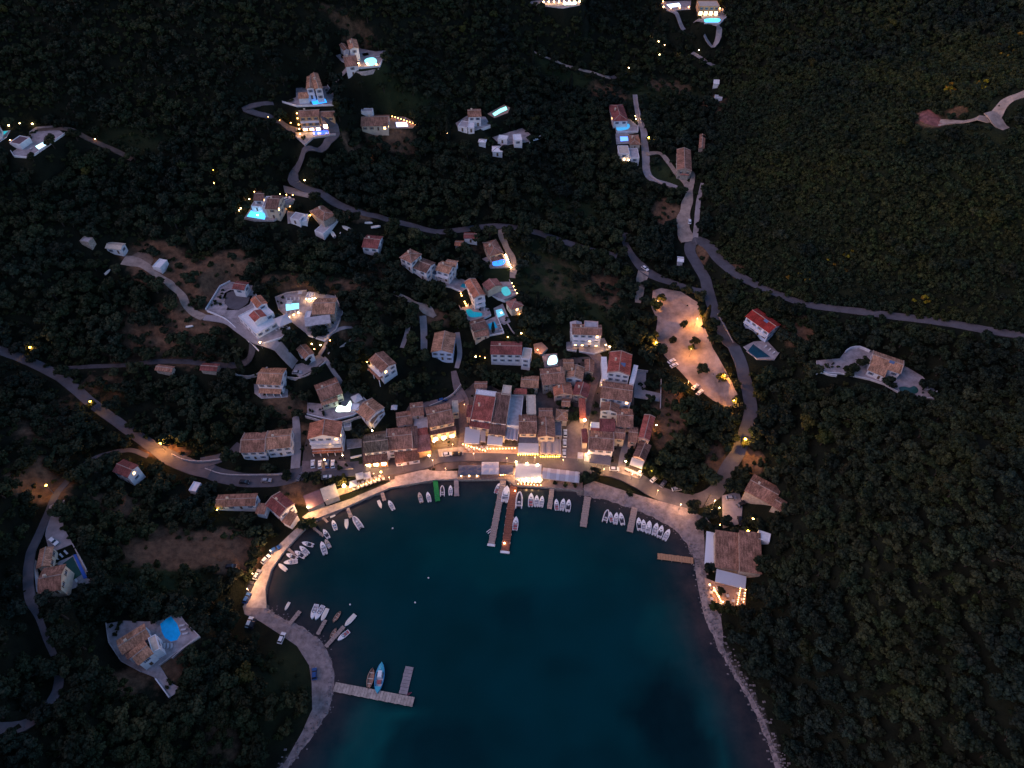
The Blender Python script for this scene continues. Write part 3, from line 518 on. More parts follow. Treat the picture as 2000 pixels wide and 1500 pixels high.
def rect(A, B, C, h, z=None):
    ze = z if z is not None else .5 * (hit(*A, h)[2] + hit(*B, h)[2])
    a, b, c = (plane(*p, ze)[:2] for p in (A, B, C))
    u = (b - a) / np.hypot(*(b - a)); v = np.array([-u[1], u[0]])
    if (c - a) @ v < 0:
        a, b = b, a; u = -u; v = -v
    return a, u, v, float(np.hypot(*(b - a))), float(abs((c - a) @ v)), float(ze)
def wing(root, wg, first):
    A, B, C, h, rt, rc, wc = wg[:7]; op = wg[7] if len(wg) > 7 else ''; zz = wg[8] if len(wg) > 8 else None
    a, u, v, W, D, ze = rect(A, B, C, h, zz)
    D = max(D, 2.0); W = max(W, 2.0)
    cs = [a, a + u*W, a + u*W + v*D, a + v*D]; mark(cs, 1.9); gz = min(float(tz(*p)) for p in cs) - .8; gz = min(gz, ze - h)
    o0 = np.array(root.location)
    Lx = lambda x, y, z: (a[0] + u[0]*x + v[0]*y - o0[0], a[1] + u[1]*x + v[1]*y - o0[1], z - o0[2])
    rz = math.atan2(u[1], u[0]); wm_ = WL[wc]; rm = RF[rc]; t = .22; ov = .4
    m = MB(); r = MB(); c = MB(); bz_ = gz
    def wl(x0, y0, x1, y1, z0, z1a, z1b): m.face([Lx(x0,y0,z0), Lx(x1,y1,z0), Lx(x1,y1,z1b), Lx(x0,y0,z1a)])
    def rf(P, du):  # sloping roof face with courses
        P = [np.array(p, float) for p in P]
        q = [(p[0], p[1]) if du == 0 else (p[1], p[0]) for p in P]
        r.face([Lx(*p) for p in P], 0, q)
    if rt == 'gx':
        rise = min(D*.5*.36, 2.6); wl(0,0,W,0,bz_,ze,ze); wl(W,D,0,D,bz_,ze,ze)
        m.face([Lx(W,0,bz_), Lx(W,D,bz_), Lx(W,D,ze), Lx(W,D/2,ze+rise), Lx(W,0,ze)]); m.face([Lx(0,D,bz_), Lx(0,0,bz_), Lx(0,0,ze), Lx(0,D/2,ze+rise), Lx(0,D,ze)])
        k = rise / (D/2) * ov
        y0, y1, zl, zr = -ov, D+ov, ze-k+t, ze+rise+t
        rf([(-ov,y0,zl), (W+ov,y0,zl), (W+ov,D/2,zr), (-ov,D/2,zr)], 0); rf([(W+ov,y1,zl), (-ov,y1,zl), (-ov,D/2,zr), (W+ov,D/2,zr)], 0)
        for x, s in ((-ov,1), (W+ov,-1)):
            P = [(x,y0,zl-t), (x,D/2,zr-t), (x,y1,zl-t), (x,y1,zl), (x,D/2,zr), (x,y0,zl)]
            r.face([Lx(*p) for p in (P if s < 0 else P[::-1])])
        r.face([Lx(-ov,y0,zl-t), Lx(W+ov,y0,zl-t), Lx(W+ov,y0,zl), Lx(-ov,y0,zl)]); r.face([Lx(W+ov,y1,zl-t), Lx(-ov,y1,zl-t), Lx(-ov,y1,zl), Lx(W+ov,y1,zl)])
        r.face([Lx(-ov,y0,zl-t), Lx(-ov,D/2,zr-t), Lx(W+ov,D/2,zr-t), Lx(W+ov,y0,zl-t)]); r.face([Lx(-ov,D/2,zr-t), Lx(-ov,y1,zl-t), Lx(W+ov,y1,zl-t), Lx(W+ov,D/2,zr-t)])
        c.tube([Lx(-ov,D/2,zr), Lx(W+ov,D/2,zr)], [.17,.17], 6)
        if 'c' in op:
            for x in (-ov+.15, W+ov-.15):
                c.tube([Lx(x,y0,zl+.06), Lx(x,D/2,zr+.06), Lx(x,y1,zl+.06)], [.2,.2,.2], 5)
        top = zr
    elif rt == 'gy':
        rise = min(W*.5*.36, 2.6); m.face([Lx(0,0,bz_), Lx(W,0,bz_), Lx(W,0,ze), Lx(W/2,0,ze+rise), Lx(0,0,ze)]); m.face([Lx(W,D,bz_), Lx(0,D,bz_), Lx(0,D,ze), Lx(W/2,D,ze+rise), Lx(W,D,ze)])
        wl(W,0,W,D,bz_,ze,ze); wl(0,D,0,0,bz_,ze,ze); k = rise/(W/2)*ov; zl, zr = ze-k+t, ze+rise+t; x0, x1 = -ov, W+ov
        rf([(x0,D+ov,zl), (x0,-ov,zl), (W/2,-ov,zr), (W/2,D+ov,zr)], 1); rf([(x1,-ov,zl), (x1,D+ov,zl), (W/2,D+ov,zr), (W/2,-ov,zr)], 1)
        for y, s in ((-ov,1), (D+ov,-1)):
            P = [(x0,y,zl-t), (W/2,y,zr-t), (x1,y,zl-t), (x1,y,zl), (W/2,y,zr), (x0,y,zl)]
            r.face([Lx(*p) for p in (P if s > 0 else P[::-1])])
        r.face([Lx(x0,D+ov,zl-t), Lx(x0,-ov,zl-t), Lx(x0,-ov,zl), Lx(x0,D+ov,zl)]); r.face([Lx(x1,-ov,zl-t), Lx(x1,D+ov,zl-t), Lx(x1,D+ov,zl), Lx(x1,-ov,zl)])
        r.face([Lx(x0,-ov,zl-t), Lx(x0,D+ov,zl-t), Lx(W/2,D+ov,zr-t), Lx(W/2,-ov,zr-t)]); r.face([Lx(W/2,-ov,zr-t), Lx(W/2,D+ov,zr-t), Lx(x1,D+ov,zl-t), Lx(x1,-ov,zl-t)])
        c.tube([Lx(W/2,-ov,zr), Lx(W/2,D+ov,zr)], [.17,.17], 6)
        if 'c' in op:
            for y in (-ov+.15, D+ov-.15): c.tube([Lx(x0,y,zl+.06), Lx(W/2,y,zr+.06), Lx(x1,y,zl+.06)], [.2,.2,.2], 5)
        top = zr
    elif rt == 'hip':
        rise = min(min(W, D)*.5*.36, 2.6); k = min(W, D)/2; zl, zr = ze+t-.1, ze+rise+t
        for q_ in ((0,0,W,0), (W,0,W,D), (W,D,0,D), (0,D,0,0)): wl(*q_, bz_, ze, ze)
        if W >= D: R1, R2 = (k, D/2, zr), (W-k+.01, D/2, zr)
        else: R1, R2 = (W/2, k, zr), (W/2, D-k, zr)
        c0, c1, c2, c3 = (-ov,-ov,zl), (W+ov,-ov,zl), (W+ov,D+ov,zl), (-ov,D+ov,zl)
        if W >= D: rf([c0,c1,R2,R1], 0); rf([c2,c3,R1,R2], 0); rf([c1,c2,R2], 1); rf([c3,c0,R1], 1)
        else: rf([c0,c1,R1], 0); rf([c2,c3,R2], 0); rf([c1,c2,R2,R1], 1); rf([c3,c0,R1,R2], 1)
        r.box(0,0,0,0,0,0) if False else None
        for p, q_ in ((c0,c1), (c1,c2), (c2,c3), (c3,c0)): r.face([Lx(p[0],p[1],p[2]-t), Lx(q_[0],q_[1],q_[2]-t), Lx(*q_), Lx(*p)])
        r.face([Lx(p[0],p[1],p[2]-t) for p in (c3,c2,c1,c0)])
        c.tube([Lx(*R1), Lx(*R2)], [.17,.17], 6)
        for p, q_ in ((c0,R1), (c1, R2 if W >= D else R1), (c2,R2), (c3, R1 if W >= D else R2)): c.tube([Lx(*p), Lx(*q_)], [.14,.14], 5)
        top = zr
    elif rt == 'shed':
        rise = min(D*.22, 2.2); m.face([Lx(W,0,bz_), Lx(W,D,bz_), Lx(W,D,ze+rise), Lx(W,0,ze)]); m.face([Lx(0,D,bz_), Lx(0,0,bz_), Lx(0,0,ze), Lx(0,D,ze+rise)])
        wl(0,0,W,0,bz_,ze,ze); wl(W,D,0,D,bz_,ze+rise,ze+rise); k = rise/D*ov; zl, zr = ze-k+t, ze+rise+k+t; x0, x1, y0, y1 = -.25, W+.25, -ov, D+ov*.5
        rf([(x0,y0,zl), (x1,y0,zl), (x1,y1,zr), (x0,y1,zr)], 0)
        Q = [(x0,y0,zl), (x1,y0,zl), (x1,y1,zr), (x0,y1,zr)]
        for i in range(4):
            p, q_ = Q[i], Q[(i+1) % 4]; r.face([Lx(p[0],p[1],p[2]-t), Lx(q_[0],q_[1],q_[2]-t), Lx(*q_), Lx(*p)])
        r.face([Lx(p[0],p[1],p[2]-t) for p in Q[::-1]]); top = zr
        if 'c' in op:
            for x in (x0+.1, x1-.1): c.tube([Lx(x,y0,zl+.05), Lx(x,y1,zr+.05)], [.17,.17], 5)
            c.tube([Lx(x0,y1,zr+.03), Lx(x1,y1,zr+.03)], [.17,.17], 5)
    else:  # flat roof behind a parapet
        for q_ in ((0,0,W,0), (W,0,W,D), (W,D,0,D), (0,D,0,0)): wl(*q_, bz_, ze, ze)
        r.face([Lx(.25,.25,ze-.3), Lx(W-.25,.25,ze-.3), Lx(W-.25,D-.25,ze-.3), Lx(.25,D-.25,ze-.3)], 0, [(0,0),(W,0),(W,D),(0,D)])
        ps = [(0,0), (W,0), (W,D), (0,D)]; pi_ = [(.25,.25), (W-.25,.25), (W-.25,D-.25), (.25,D-.25)]
        for i in range(4):
            j = (i+1) % 4; m.face([Lx(*ps[i],ze), Lx(*ps[j],ze), Lx(*pi_[j],ze), Lx(*pi_[i],ze)]); m.face([Lx(*pi_[i],ze), Lx(*pi_[j],ze), Lx(*pi_[j],ze-.3), Lx(*pi_[i],ze-.3)])
        top = ze
    m.build('wall', wm_, root); ro = r.build('roof', rm, root)
    if c.v and rt != 'flat': c.build('ridge_tile', M_cap, ro if False else root)
    if 'k' in op or (rt in ('gx', 'gy', 'hip') and W * D > 45 and (int(A[0]) * 7 + int(A[1])) % 3):
        fx, fy = (W*.28, D*.55); b_ = MB(); zb = ze
        for (x0, x1, y0, y1, z0, z1) in ((-.4,.4,-.3,.3,ze-.2,top+.7), (-.5,.5,-.4,.4,top+.7,top+.85), (-.2,.2,-.15,.15,top+.85,top+1.05)):
            P = [Lx(fx+x, fy+y, z) for z in (z0, z1) for x, y in ((x0,y0), (x1,y0), (x1,y1), (x0,y1))]
            for q_ in ((0,3,2,1), (4,5,6,7), (0,1,5,4), (1,2,6,5), (2,3,7,6), (3,0,4,7)): b_.face([P[i] for i in q_])
        b_.build('chimney', WL['cream'], root)
    if 's' in op:
        b_ = MB(); zs = top + .12
        P = [(W*.55, D*.3, zs-.8), (W*.55+2.2, D*.3, zs-.8), (W*.55+2.2, D*.3+1.5, zs+.1), (W*.55, D*.3+1.5, zs+.1)]
        b_.face([Lx(*p) for p in P]); b_.face([Lx(p[0], p[1], p[2]-.12) for p in P[::-1]])
        for i in range(4): p, q_ = P[i], P[(i+1) % 4]; b_.face([Lx(p[0],p[1],p[2]-.12), Lx(q_[0],q_[1],q_[2]-.12), Lx(*q_), Lx(*p)])
        b_.build('solar_panel', M_shut, root)
    if 'n' not in op:
        style = 'b' if wc in ('white', 'blue') else 'w'; nf = max(1, int(round((ze - (ze - h)) / 3.1)))
        litg = 'L' in op; litx = 'X' in op; some = 'l' in op
        for face in ('f', 'r', 'l'):
            ln = W if face == 'f' else D; nw = max(1, int(ln / 3.3)) if ln > 2.6 else 0
            for fl in range(nf):
                for i in range(nw):
                    s_ = (i + .5) / nw * ln; z_ = ze - 1.5 - 3.0 * fl
                    if z_ - .8 < ze - h + .1 and fl > 0: continue
                    st = style
                    if face == 'f' and fl == nf - 1 and litg: st = 'L'
                    if face == 'f' and fl == nf - 1 and litx: st = 'X' if nw < 7 else 'L'; z_ = ze - h + 1.5 if litx and nf > 1 else z_
                    if some and ((i * 7 + fl * 3 + (face == 'r')) % 4 == 1): st = 'L'
                    if rt == 'shed' and face != 'f': z_ += .2
                    if face == 'f' and fl == nf - 1 and i == nw // 2 and not litx:
                        link('door', DOOR, root, Lx(s_, 0, max(ze - h, z_ - 1.0 - .4)), rz); continue
                    p = {'f': (s_, 0), 'r': (W, s_), 'l': (0, D - s_)}[face]; ra = {'f': 0, 'r': math.pi/2, 'l': -math.pi/2}[face]
                    link('window', WIN[st], root, Lx(*p, z_), rz + ra)
        if 'B' in op:  # balconies with railings along the front
            for fl in range(nf - 1):
                zf = ze - 3.0 * (fl + 1) + .25; b_ = MB()
                def bx(x0, x1, y0, y1, z0, z1, mi=0):
                    P = [Lx(x, y, z) for z in (z0, z1) for x, y in ((x0,y0), (x1,y0), (x1,y1), (x0,y1))]
                    for q_ in ((0,3,2,1), (4,5,6,7), (0,1,5,4), (1,2,6,5), (2,3,7,6), (3,0,4,7)): b_.face([P[i] for i in q_], mi)
                bx(.3, W-.3, -1.6, -.01, zf-.18, zf); bx(.3, W-.3, -1.6, -1.5, zf+.9, zf+1.0)
                for x in np.arange(.35, W-.3, 1.4): bx(x, x+.1, -1.6, -1.5, zf, zf+.9)
                b_.build('balcony', WL['white'], root)
    if 'P' in op:  # arched loggia: posts in front carrying a small tiled lean-to
        b_ = MB(); npst = max(3, int(W / 2.6)); zp = ze - h + 2.6
        q0 = [(.2,-2.4,zp), (W-.2,-2.4,zp), (W-.2,-.02,zp+.7), (.2,-.02,zp+.7)]
        b_.face([Lx(*p) for p in q0], 0, [(0,0),(W,0),(W,2.4),(0,2.4)]); b_.face([Lx(p[0],p[1],p[2]-.15) for p in q0[::-1]])
        for i in range(4): p, q_ = q0[i], q0[(i+1) % 4]; b_.face([Lx(p[0],p[1],p[2]-.15), Lx(q_[0],q_[1],q_[2]-.15), Lx(*q_), Lx(*p)])
        b_.build('porch_roof', rm, root)
        for i in range(npst):
            x = .4 + (W - .8) * i / (npst - 1); b_ = MB(); b_.tube([Lx(x,-2.2,gz), Lx(x,-2.2,zp-.12)], [.2,.2], 6); b_.build('porch_post', wm_, root)
    return a, u, v, W, D, ze, Lx
HREC = {}
def house(name, label, cat, wings, group=None, key=None):
    A, B, C, h = wings[0][:4]; zz = wings[0][8] if len(wings[0]) > 8 else None
    a, u, v, W, D, ze = rect(A, B, C, h, zz); ctr = a + u*W/2 + v*D/2
    root = empty(name, (ctr[0], ctr[1], ze - h)); tag(root, label, cat, group)
    for i, wg in enumerate(wings): rr = wing(root, wg, i == 0)
    if key: HREC[key] = (root, rr)
    return root

HS = [
 # west of the square
 ('house','small L-shaped brown tiled house right of the heart-shaped lit pool','house',[((696,803),(719,821),(729,781),4,'gx','tan','white','c'),((719,821),(728,826),(747,803),4,'gx','tan','white','')]),
 ('house','small square brown-roofed house on the upper side behind the grey roof terrace','house',[((804,812),(827,809),(800,789),4.5,'gx','brown','pink','k')]),
 ('house','low dark brown house with white eaves left of the grey roof terrace','house',[((777,831),(805,827),(775,807),4,'gx','brown','pink','')]),
 ('roof_terrace_house','flat lavender grey roof terrace between small brown roofs','house',[((808,840),(836,838),(806,816),4.5,'flat','grey','pink','')]),
 ('long_house','long seafront house with mossy left half and lighter brown right half','house',[((712,884),(757,879),(708,853),6.5,'gx','moss','white',''),((757,879),(805,874),(755,839),6.5,'gx','brown','white','c'),((805,875),(816,874),(803,840),6.2,'shed','dark','pink','n')]),
 ('lean_to','low dark tiled shop front glowing orange underneath on the road','shop',[((711,906),(756,901),(710,889),3.2,'shed','dark','orange','X')]),
 ('lean_to','low dark tiled shop with pale wall and dark van-sized doorway on the road','shop',[((773,904),(819,897),(768,886),3.2,'shed','dark','white','')]),
 ('house','narrow house with flat pink roof and orange-lit front wall by the parked cars','house',[((816,882),(841,879),(816,856),4.5,'shed','pink','orange','n'),((817,855),(836,852),(815,841),5.5,'shed','red','orange','n')]),
 ('house','big brown-roofed house with bright yellow-lit ground floor','house',[((840,834),(886,824),(833,797),8.5,'gx','brown','cream','k'),((841,849),(890,840),(840,836),5.5,'shed','dark','cream','X')]),
 ('house','narrow cream flat-roofed house beside the orange-lit alley','house',[((884,806),(896,805),(879,783),5,'flat','beige','cream','')]),
 ('house','large maroon tiled house with white verges above the tavernas','house',[((920,817),(959,822),(926,777),8,'shed','red','white','ck'),((917,831),(955,837),(919,820),6,'shed','maroon','cream','')]),
 ('long_house','long dark brown house with white verge right of the maroon roof','house',[((960,824),(988,827),(970,774),8,'shed','dark','white','c'),((955,846),(985,850),(958,827),6,'shed','dark','cream','')]),
 ('shed','flat white corrugated roof behind the maroon tiled house','shed',[((927,775),(967,780),(931,760),7,'flat','white','white','n')]),
 ('house','tiny beige block with stepped flat roof at the top of the dark long roof','house',[((979,770),(996,772),(981,751),8,'flat','beige','cream','')]),
 ('house','small brown-roofed house under the trees behind the white corrugated roof','house',[((928,757),(950,757),(927,746),4,'gx','brown','pink','')]),
 ('house','long pale lavender roof terrace in the village centre','house',[((990,830),(1016,832),(1003,771),6.5,'flat','grey','white','n')]),
 ('shed','tiny dark red roof behind the lavender roof terrace','shed',[((1004,768),(1028,769),(1006,761),5,'shed','red','stone','n')]),
 ('taverna','brown-roofed taverna with a row of bright spotlights under its eave','taverna',[((1015,846),(1047,846),(1021,811),7,'gx','brown','cream','')]),
 ('house','twin-sloped brown house right of the spotlit taverna','house',[((1051,853),(1083,853),(1053,814),7,'gy','brown','cream',''),((1054,812),(1078,812),(1056,798),6.5,'gx','brown','cream','n')]),
 ('house','small beige flat roof with white tank above the spotlit taverna','house',[((1029,808),(1047,808),(1034,771),6.5,'flat','beige','cream','')]),
 ('house','slate grey flat-roofed annex beside the row of white parked cars','house',[((1084,851),(1098,851),(1087,822),4,'flat','slate','stone','')]),
 ('house','round-cornered tan-roofed cottage above the slate annex','house',[((1086,819),(1107,821),(1087,800),4.5,'hip','tan','cream','')]),
 ('house','bright terracotta gabled house in the middle of the village','house',[((1084,772),(1118,769),(1084,751),5.5,'gy','orange','pink','')]),
 ('house','wide maroon-roofed house touching the bright terracotta gable','house',[((1119,770),(1146,776),(1119,746),5.5,'gy','maroon','stone','')]),
 ('house','big brown tiled house left of the tan cross-gabled roof','house',[((1061,751),(1103,747),(1061,721),7,'gx','brown','stone','k'),((1088,731),(1103,731),(1088,719),7.2,'gy','tan','stone','n')]),
 ('house','tan cross-gabled house inside the bend of the upper lane','house',[((1106,737),(1137,741),(1102,714),6,'gy','tan','white','c'),((1102,722),(1120,722),(1102,703),6.4,'gx','tan','stone','n')]),
 ('house','brown-roofed cottage inside the curve of the grey upper lane','house',[((1143,725),(1159,726),(1141,704),5,'gy','brown','stone','')]),
 ('strip_house','narrow red-brown strip roof along the left side of the village alley','house',[((1133,817),(1144,817),(1131,785),4,'shed','red','pink','n')]),
 ('villa','large pale pink two-storey villa with lit balcony at the top of the village','villa',[((1119,652),(1174,654),(1128,634),9,'gx','brown','white','BlL'),((1116,646),(1136,646),(1122,630),8,'gy','grey','white','B'),((1141,640),(1168,642),(1144,626),10.3,'flat','grey','pink','n')]),
 ('house','tall red tiled house with blue roof hatch and white side stairs','house',[((1187,727),(1229,733),(1203,690),9,'gy','red','white','cks')]),
 ('strip_house','thin flat white roof along the right side of the tall red roof','house',[((1229,748),(1238,750),(1238,712),7,'flat','white','white','n')]),
 ('stair_block','white outdoor stair block along the left side of the tall red roof','stairs',[((1178,740),(1187,740),(1192,704),5.5,'shed','white','white','n'),((1172,746),(1180,748),(1180,736),3.5,'flat','white','white','n')]),
 ('house','reddish brown tiled house below the tall red roof','house',[((1174,776),(1232,784),(1184,746),7.5,'gx','brown','white','l')]),
 ('house','small brown gabled house with pale round-topped front wall','house',[((1174,801),(1207,806),(1176,787),6.5,'gy','brown','white','')]),
 ('house','brown-roofed terrace house at the right end of the middle row','house',[((1206,832),(1235,834),(1211,799),6,'gx','brown','pink','')]),
 ('house','low dark maroon roof behind the square gabled house','house',[((1172,841),(1201,842),(1180,822),6,'shed','maroon','stone','n')]),
 ('shed','small square white flat roof right of the brightly lit square','shed',[((1154,836),(1171,837),(1155,824),5.5,'flat','white','white','n')]),
 ('house','square brown gabled house above the dark awning on the road','house',[((1150,876),(1197,880),(1155,842),7.5,'gx','brown','white','ck')]),
 ('house','narrow dark maroon lean-to on the right edge of the square','house',[((1138,864),(1147,864),(1141,842),5,'shed','maroon','cream','')]),
 ('house','small brown roof between the gabled house and the narrow lane','house',[((1201,856),(1219,858),(1203,838),6,'gx','brown','cream','')]),
 ('house','red-brown roofed cottage touching the long red house','house',[((1228,861),(1243,863),(1236,835),5,'gx','brown','pink','')]),
 ('long_house','long narrow red-roofed house with a lamp at its far gable','house',[((1248,855),(1267,860),(1267,813),6,'gy','red','pink','cl')]),
 ('house','narrow brown house in front of the long red roof','house',[((1238,890),(1259,898),(1246,862),5,'gy','dark','pink','')]),
 ('villa','wide maroon-roofed house with long white front above the village','house',[((959,691),(1018,692),(973,668),8,'gx','maroon','white','k'),((1018,700),(1035,702),(1019,678),8,'flat','beige','white','')]),
 ('house','orange gabled house with blue-white front wall','house',[((843,687),(883,689),(845,651),5.5,'gy','tan','blue','')]),
 ('house','brown-roofed two-storey house tilted on the wooded slope','house',[((722,703),(746,726),(749,688),7,'gx','brown','white','BlP')]),
 ('cottage','small brown cottage with white gable right of the red patio','cottage',[((580,682),(595,699),(597,673),4.5,'gx','brown','white','')]),
 ('house','brown-roofed house with white arched veranda above the olive slope','house',[((502,749),(547,751),(506,718),6.5,'gx','tan','white','P')]),
 ('house','brown two-level roof house left of the heart-shaped lit pool','house',[((627,782),(668,767),(616,752),6,'gx','brown','cream','k'),((629,791),(659,782),(625,782),4.5,'shed','tan','cream','')]),
 ('apartment_house','wide white house with two brown roofs above the main road','house',[((470,883),(516,881),(471,847),6.5,'gx','brown','white','c'),((520,877),(567,872),(522,843),6.8,'gx','tan','white','c')]),
 ('apartment_house','tall white three-storey guesthouse with salmon roof and balconies','guesthouse',[((602,856),(663,853),(602,828),11,'gy','orange','white','BlP')]),
 ('house','low grey-brown roof house beside the yellow-lit bush','house',[((422,989),(497,986),(421,968),4.5,'gx','brown','white','')]),
 ('house','white house with maroon roof at the corner where the quay bends','house',[((520,985),(547,1008),(556,970),6,'gx','maroon','white','ck'),((552,1018),(567,1026),(572,1003),3.5,'shed','tan','white','n'),((500,1001),(516,1003),(505,985),4,'shed','brown','white','n')]),
 ('house','lone dark maroon-roofed house lit from inside below the main road','house',[((222,920),(249,931),(237,897),6,'gx','maroon','white','l')]),
 ('trailer','white flat-roofed trailer shed below the main road','shed',[((368,957),(382,960),(374,939),2.8,'flat','white','white','n')]),
 ('boathouse','tan sheet-roofed boathouse at the brightly lit end of the quay','boathouse',[((634,978),(661,968),(627,959),4,'shed','beige','cream','n')]),
 ('shed','dark red low shed roof left of the tan boathouse','shed',[((602,993),(632,981),(596,972),3,'shed','plum','stone','n')]),
 ('villa','brown-roofed villa beside the dark green pool','villa',[((76,1158),(117,1150),(73,1114),4.5,'gx','brown','cream','k'),((73,1109),(96,1104),(73,1076),4.3,'gy','tan','cream','')]),
 ('villa','orange-roofed villa beside the oval blue pool','villa',[((240,1276),(291,1244),(231,1251),5.5,'gx','tan','white','k'),((271,1297),(297,1276),(262,1268),6.5,'gx','tan','white',''),((297,1275),(312,1267),(285,1248),6,'flat','beige','white',''),((250,1286),(261,1278),(243,1274),4.5,'shed','brown','white','n')]),
 ('taverna','large square brown-roofed taverna behind the right beach','taverna',[((1398,1106),(1446,1113),(1402,1042),4.8,'shed','brown','stone','n'),((1446,1114),(1487,1120),(1450,1043),4.8,'shed','brown','stone','n')]),
 ('house','grey-brown hipped farmhouse under the trees behind the right beach','house',[((1456,958),(1508,986),(1474,928),4.5,'gx','brown','stone','n'),((1509,987),(1525,997),(1519,971),4,'gx','brown','stone','n')]),
 ('villa','white villa with bright red roof on the right slope','villa',[((1458,618),(1502,649),(1477,602),7.5,'gx','bright','blue','Bs')]),
 ('villa','long low villa with tan ridge roof among white terrace walls','villa',[((1700,709),(1758,729),(1709,687),4.5,'gx','tan','white','cs'),((1696,722),(1727,735),(1700,712),3.5,'shed','tan','white','')]),
 ('church','old stone church with long brown ridge roof beside the dirt road','church',[((1324,332),(1350,334),(1330,293),5.5,'gy','brown','stone','c'),((1329,341),(1345,342),(1330,333),3.5,'hip','pink','stone','n')]),
 ('barn','narrow pinkish barn uphill of the old church','barn',[((1366,289),(1375,290),(1376,264),4,'gy','brown','stone','n')]),
 ('house','round-cornered maroon house at the top of the grey lane','house',[((1199,236),(1226,235),(1203,205),5,'hip','maroon','white','l')]),
 ('house','low brown hipped house between two small lit pools beside the lane','house',[((1231,282),(1250,282),(1230,264),4,'hip','brown','stone','')]),
 ('house','beige flat-roofed house with dark terrace left of the lavender flat roof','house',[((1209,300),(1230,300),(1206,284),5,'flat','beige','white','')]),
 ('house','lavender flat-roofed house beside the lane','house',[((1231,308),(1249,308),(1231,289),5,'flat','grey','white','')]),
 ('hotel','lantern-lit villa above the oval pool at the top edge of the valley','villa',[((1366,12),(1406,12),(1368,1),6,'flat','beige','orange','X')]),
 ('villa','hilltop villa with two separate brown roofs beside a round glowing pool','villa',[((676,130),(699,127),(674,110),5.5,'gx','brown','white',''),((683,96),(700,94),(680,80),7,'gy','tan','white',''),((672,98),(681,96),(671,86),5,'gy','brown','white','n')]),
 ('villa','white villa with two long parallel tan roofs above a blue pool','villa',[((599,173),(612,172),(594,151),7.5,'gy','tan','white',''),((616,174),(629,172),(611,145),8,'gy','tan','white',''),((583,192),(602,191),(584,185),3.5,'shed','tan','white','n')]),
 ('villa','villa with glowing orange facade above a deep blue pool','villa',[((584,228),(622,226),(586,215),8.5,'gx','brown','orange','XB'),((625,228),(652,227),(626,217),7,'gx','brown','orange','X')]),
 ('villa','long brown-roofed villa left of a bright lilac pool','villa',[((706,246),(757,245),(707,226),4.5,'gx','brown','cream','l'),((705,217),(727,217),(705,211),3.5,'flat','grey','white','n')]),
 ('villa','white cubic villa with one small brown roof on the dark hillside','villa',[((915,228),(939,227),(918,214),6.5,'gx','brown','white','k'),((894,246),(912,249),(902,235),3.5,'flat','grey','white',''),((914,249),(926,249),(918,234),4,'flat','white','white','')]),
 ('villa','villa with two dark roofs above a bright blue pool and string of lamps','villa',[((496,391),(513,391),(499,375),6,'gx','dark','white','l'),((519,407),(541,408),(526,382),7,'gx','dark','cream','l'),((512,403),(519,403),(518,383),7,'flat','grey','white','n'),((490,402),(511,404),(492,392),4,'flat','grey','white','')]),
 ('house','brown pyramid-roofed house left of the long grey shed','house',[((606,413),(632,431),(625,399),4.5,'hip','brown','stone','n')]),
 ('long_shed','long narrow grey boatyard shed on the hill','shed',[((614,450),(631,456),(661,406),3.8,'flat','grey','white','n')]),
 ('house','small maroon house with white gable below two stored white boats','house',[((708,482),(737,485),(712,459),5,'gx','maroon','white','')]),
 ('cottage','tiny maroon cottage with white front below the hill road','cottage',[((907,465),(931,465),(907,455),4,'gx','maroon','white','')]),
 ('shed','tiny salmon-roofed shed left of the maroon cottage','shed',[((889,479),(903,480),(890,470),3,'gx','orange','pink','n')]),
 ('villa','brown-roofed villa with porch above the vivid blue oval pool','villa',[((957,499),(982,493),(949,473),5,'hip','brown','cream','P')]),
 ('row_house','long row house with stepped brown roofs on the central slope','house',[((782,503),(803,513),(799,486),6,'hip','brown','white','c'),((801,520),(832,532),(808,498),5.5,'gx','dark','white',''),((836,531),(850,538),(842,514),3.5,'flat','slate','white','n')]),
 ('house','white house with split brown roofs right of the long row house','house',[((852,527),(876,534),(866,511),7.5,'gx','tan','white','B'),((870,518),(889,521),(872,507),7.5,'gx','tan','white','n')]),
 ('villa','tall villa with long terracotta roof above the blob-shaped turquoise pool','villa',[((927,582),(947,576),(911,550),8.5,'gy','orange','white','Bc')]),
 ('cottage','pink-roofed cottage left of the pale turquoise pool','cottage',[((943,555),(953,567),(965,540),4.5,'gx','pink','cream','n')]),
 ('cottage','pink-roofed cottage with a lamp at its corner right of the olive meadow','cottage',[((989,590),(999,604),(1007,578),4.5,'hip','pink','cream','l')]),
 ('villa','low dark brown villa left of the square blue pool','villa',[((925,646),(951,639),(919,628),5,'gx','dark','cream',''),((928,658),(955,654),(930,648),4,'shed','brown','cream','')]),
 ('villa','white hillside villa with small red and orange roofs above a green-blue pool','villa',[((465,617),(500,652),(500,590),3.6,'flat','white','white',''),((491,586),(503,600),(507,576),7.4,'gx','orange','white',''),((488,616),(498,627),(507,604),6.8,'gx','red','white','n'),((503,608),(516,620),(519,596),5.5,'flat','white','white','')]),
 ('house','small white house with maroon roof at the top of the hillside villas','house',[((455,563),(476,566),(457,549),5,'gx','maroon','white','')]),
 ('villa','big stone-brown roofed villa beside the pale rectangular pool','villa',[((611,613),(652,612),(613,584),5.5,'gx','tan','stone',''),((597,637),(645,630),(603,624),4,'shed','grey','stone',''),((594,621),(605,621),(593,607),4,'flat','white','white','n')]),
 ('hut','lone small white hut with beige roof among the olives','hut',[((207,484),(235,487),(212,473),3.5,'gx','beige','white','')]),
 ('hut','small grey hut almost hidden in the olives near the lone white hut','hut',[((155,470),(172,473),(159,460),3.5,'flat','grey','stone','n')]),
 ('hut','white tin-roofed hut at the end of the dirt track','hut',[((297,520),(312,523),(308,504),3,'flat','white','white','n')]),
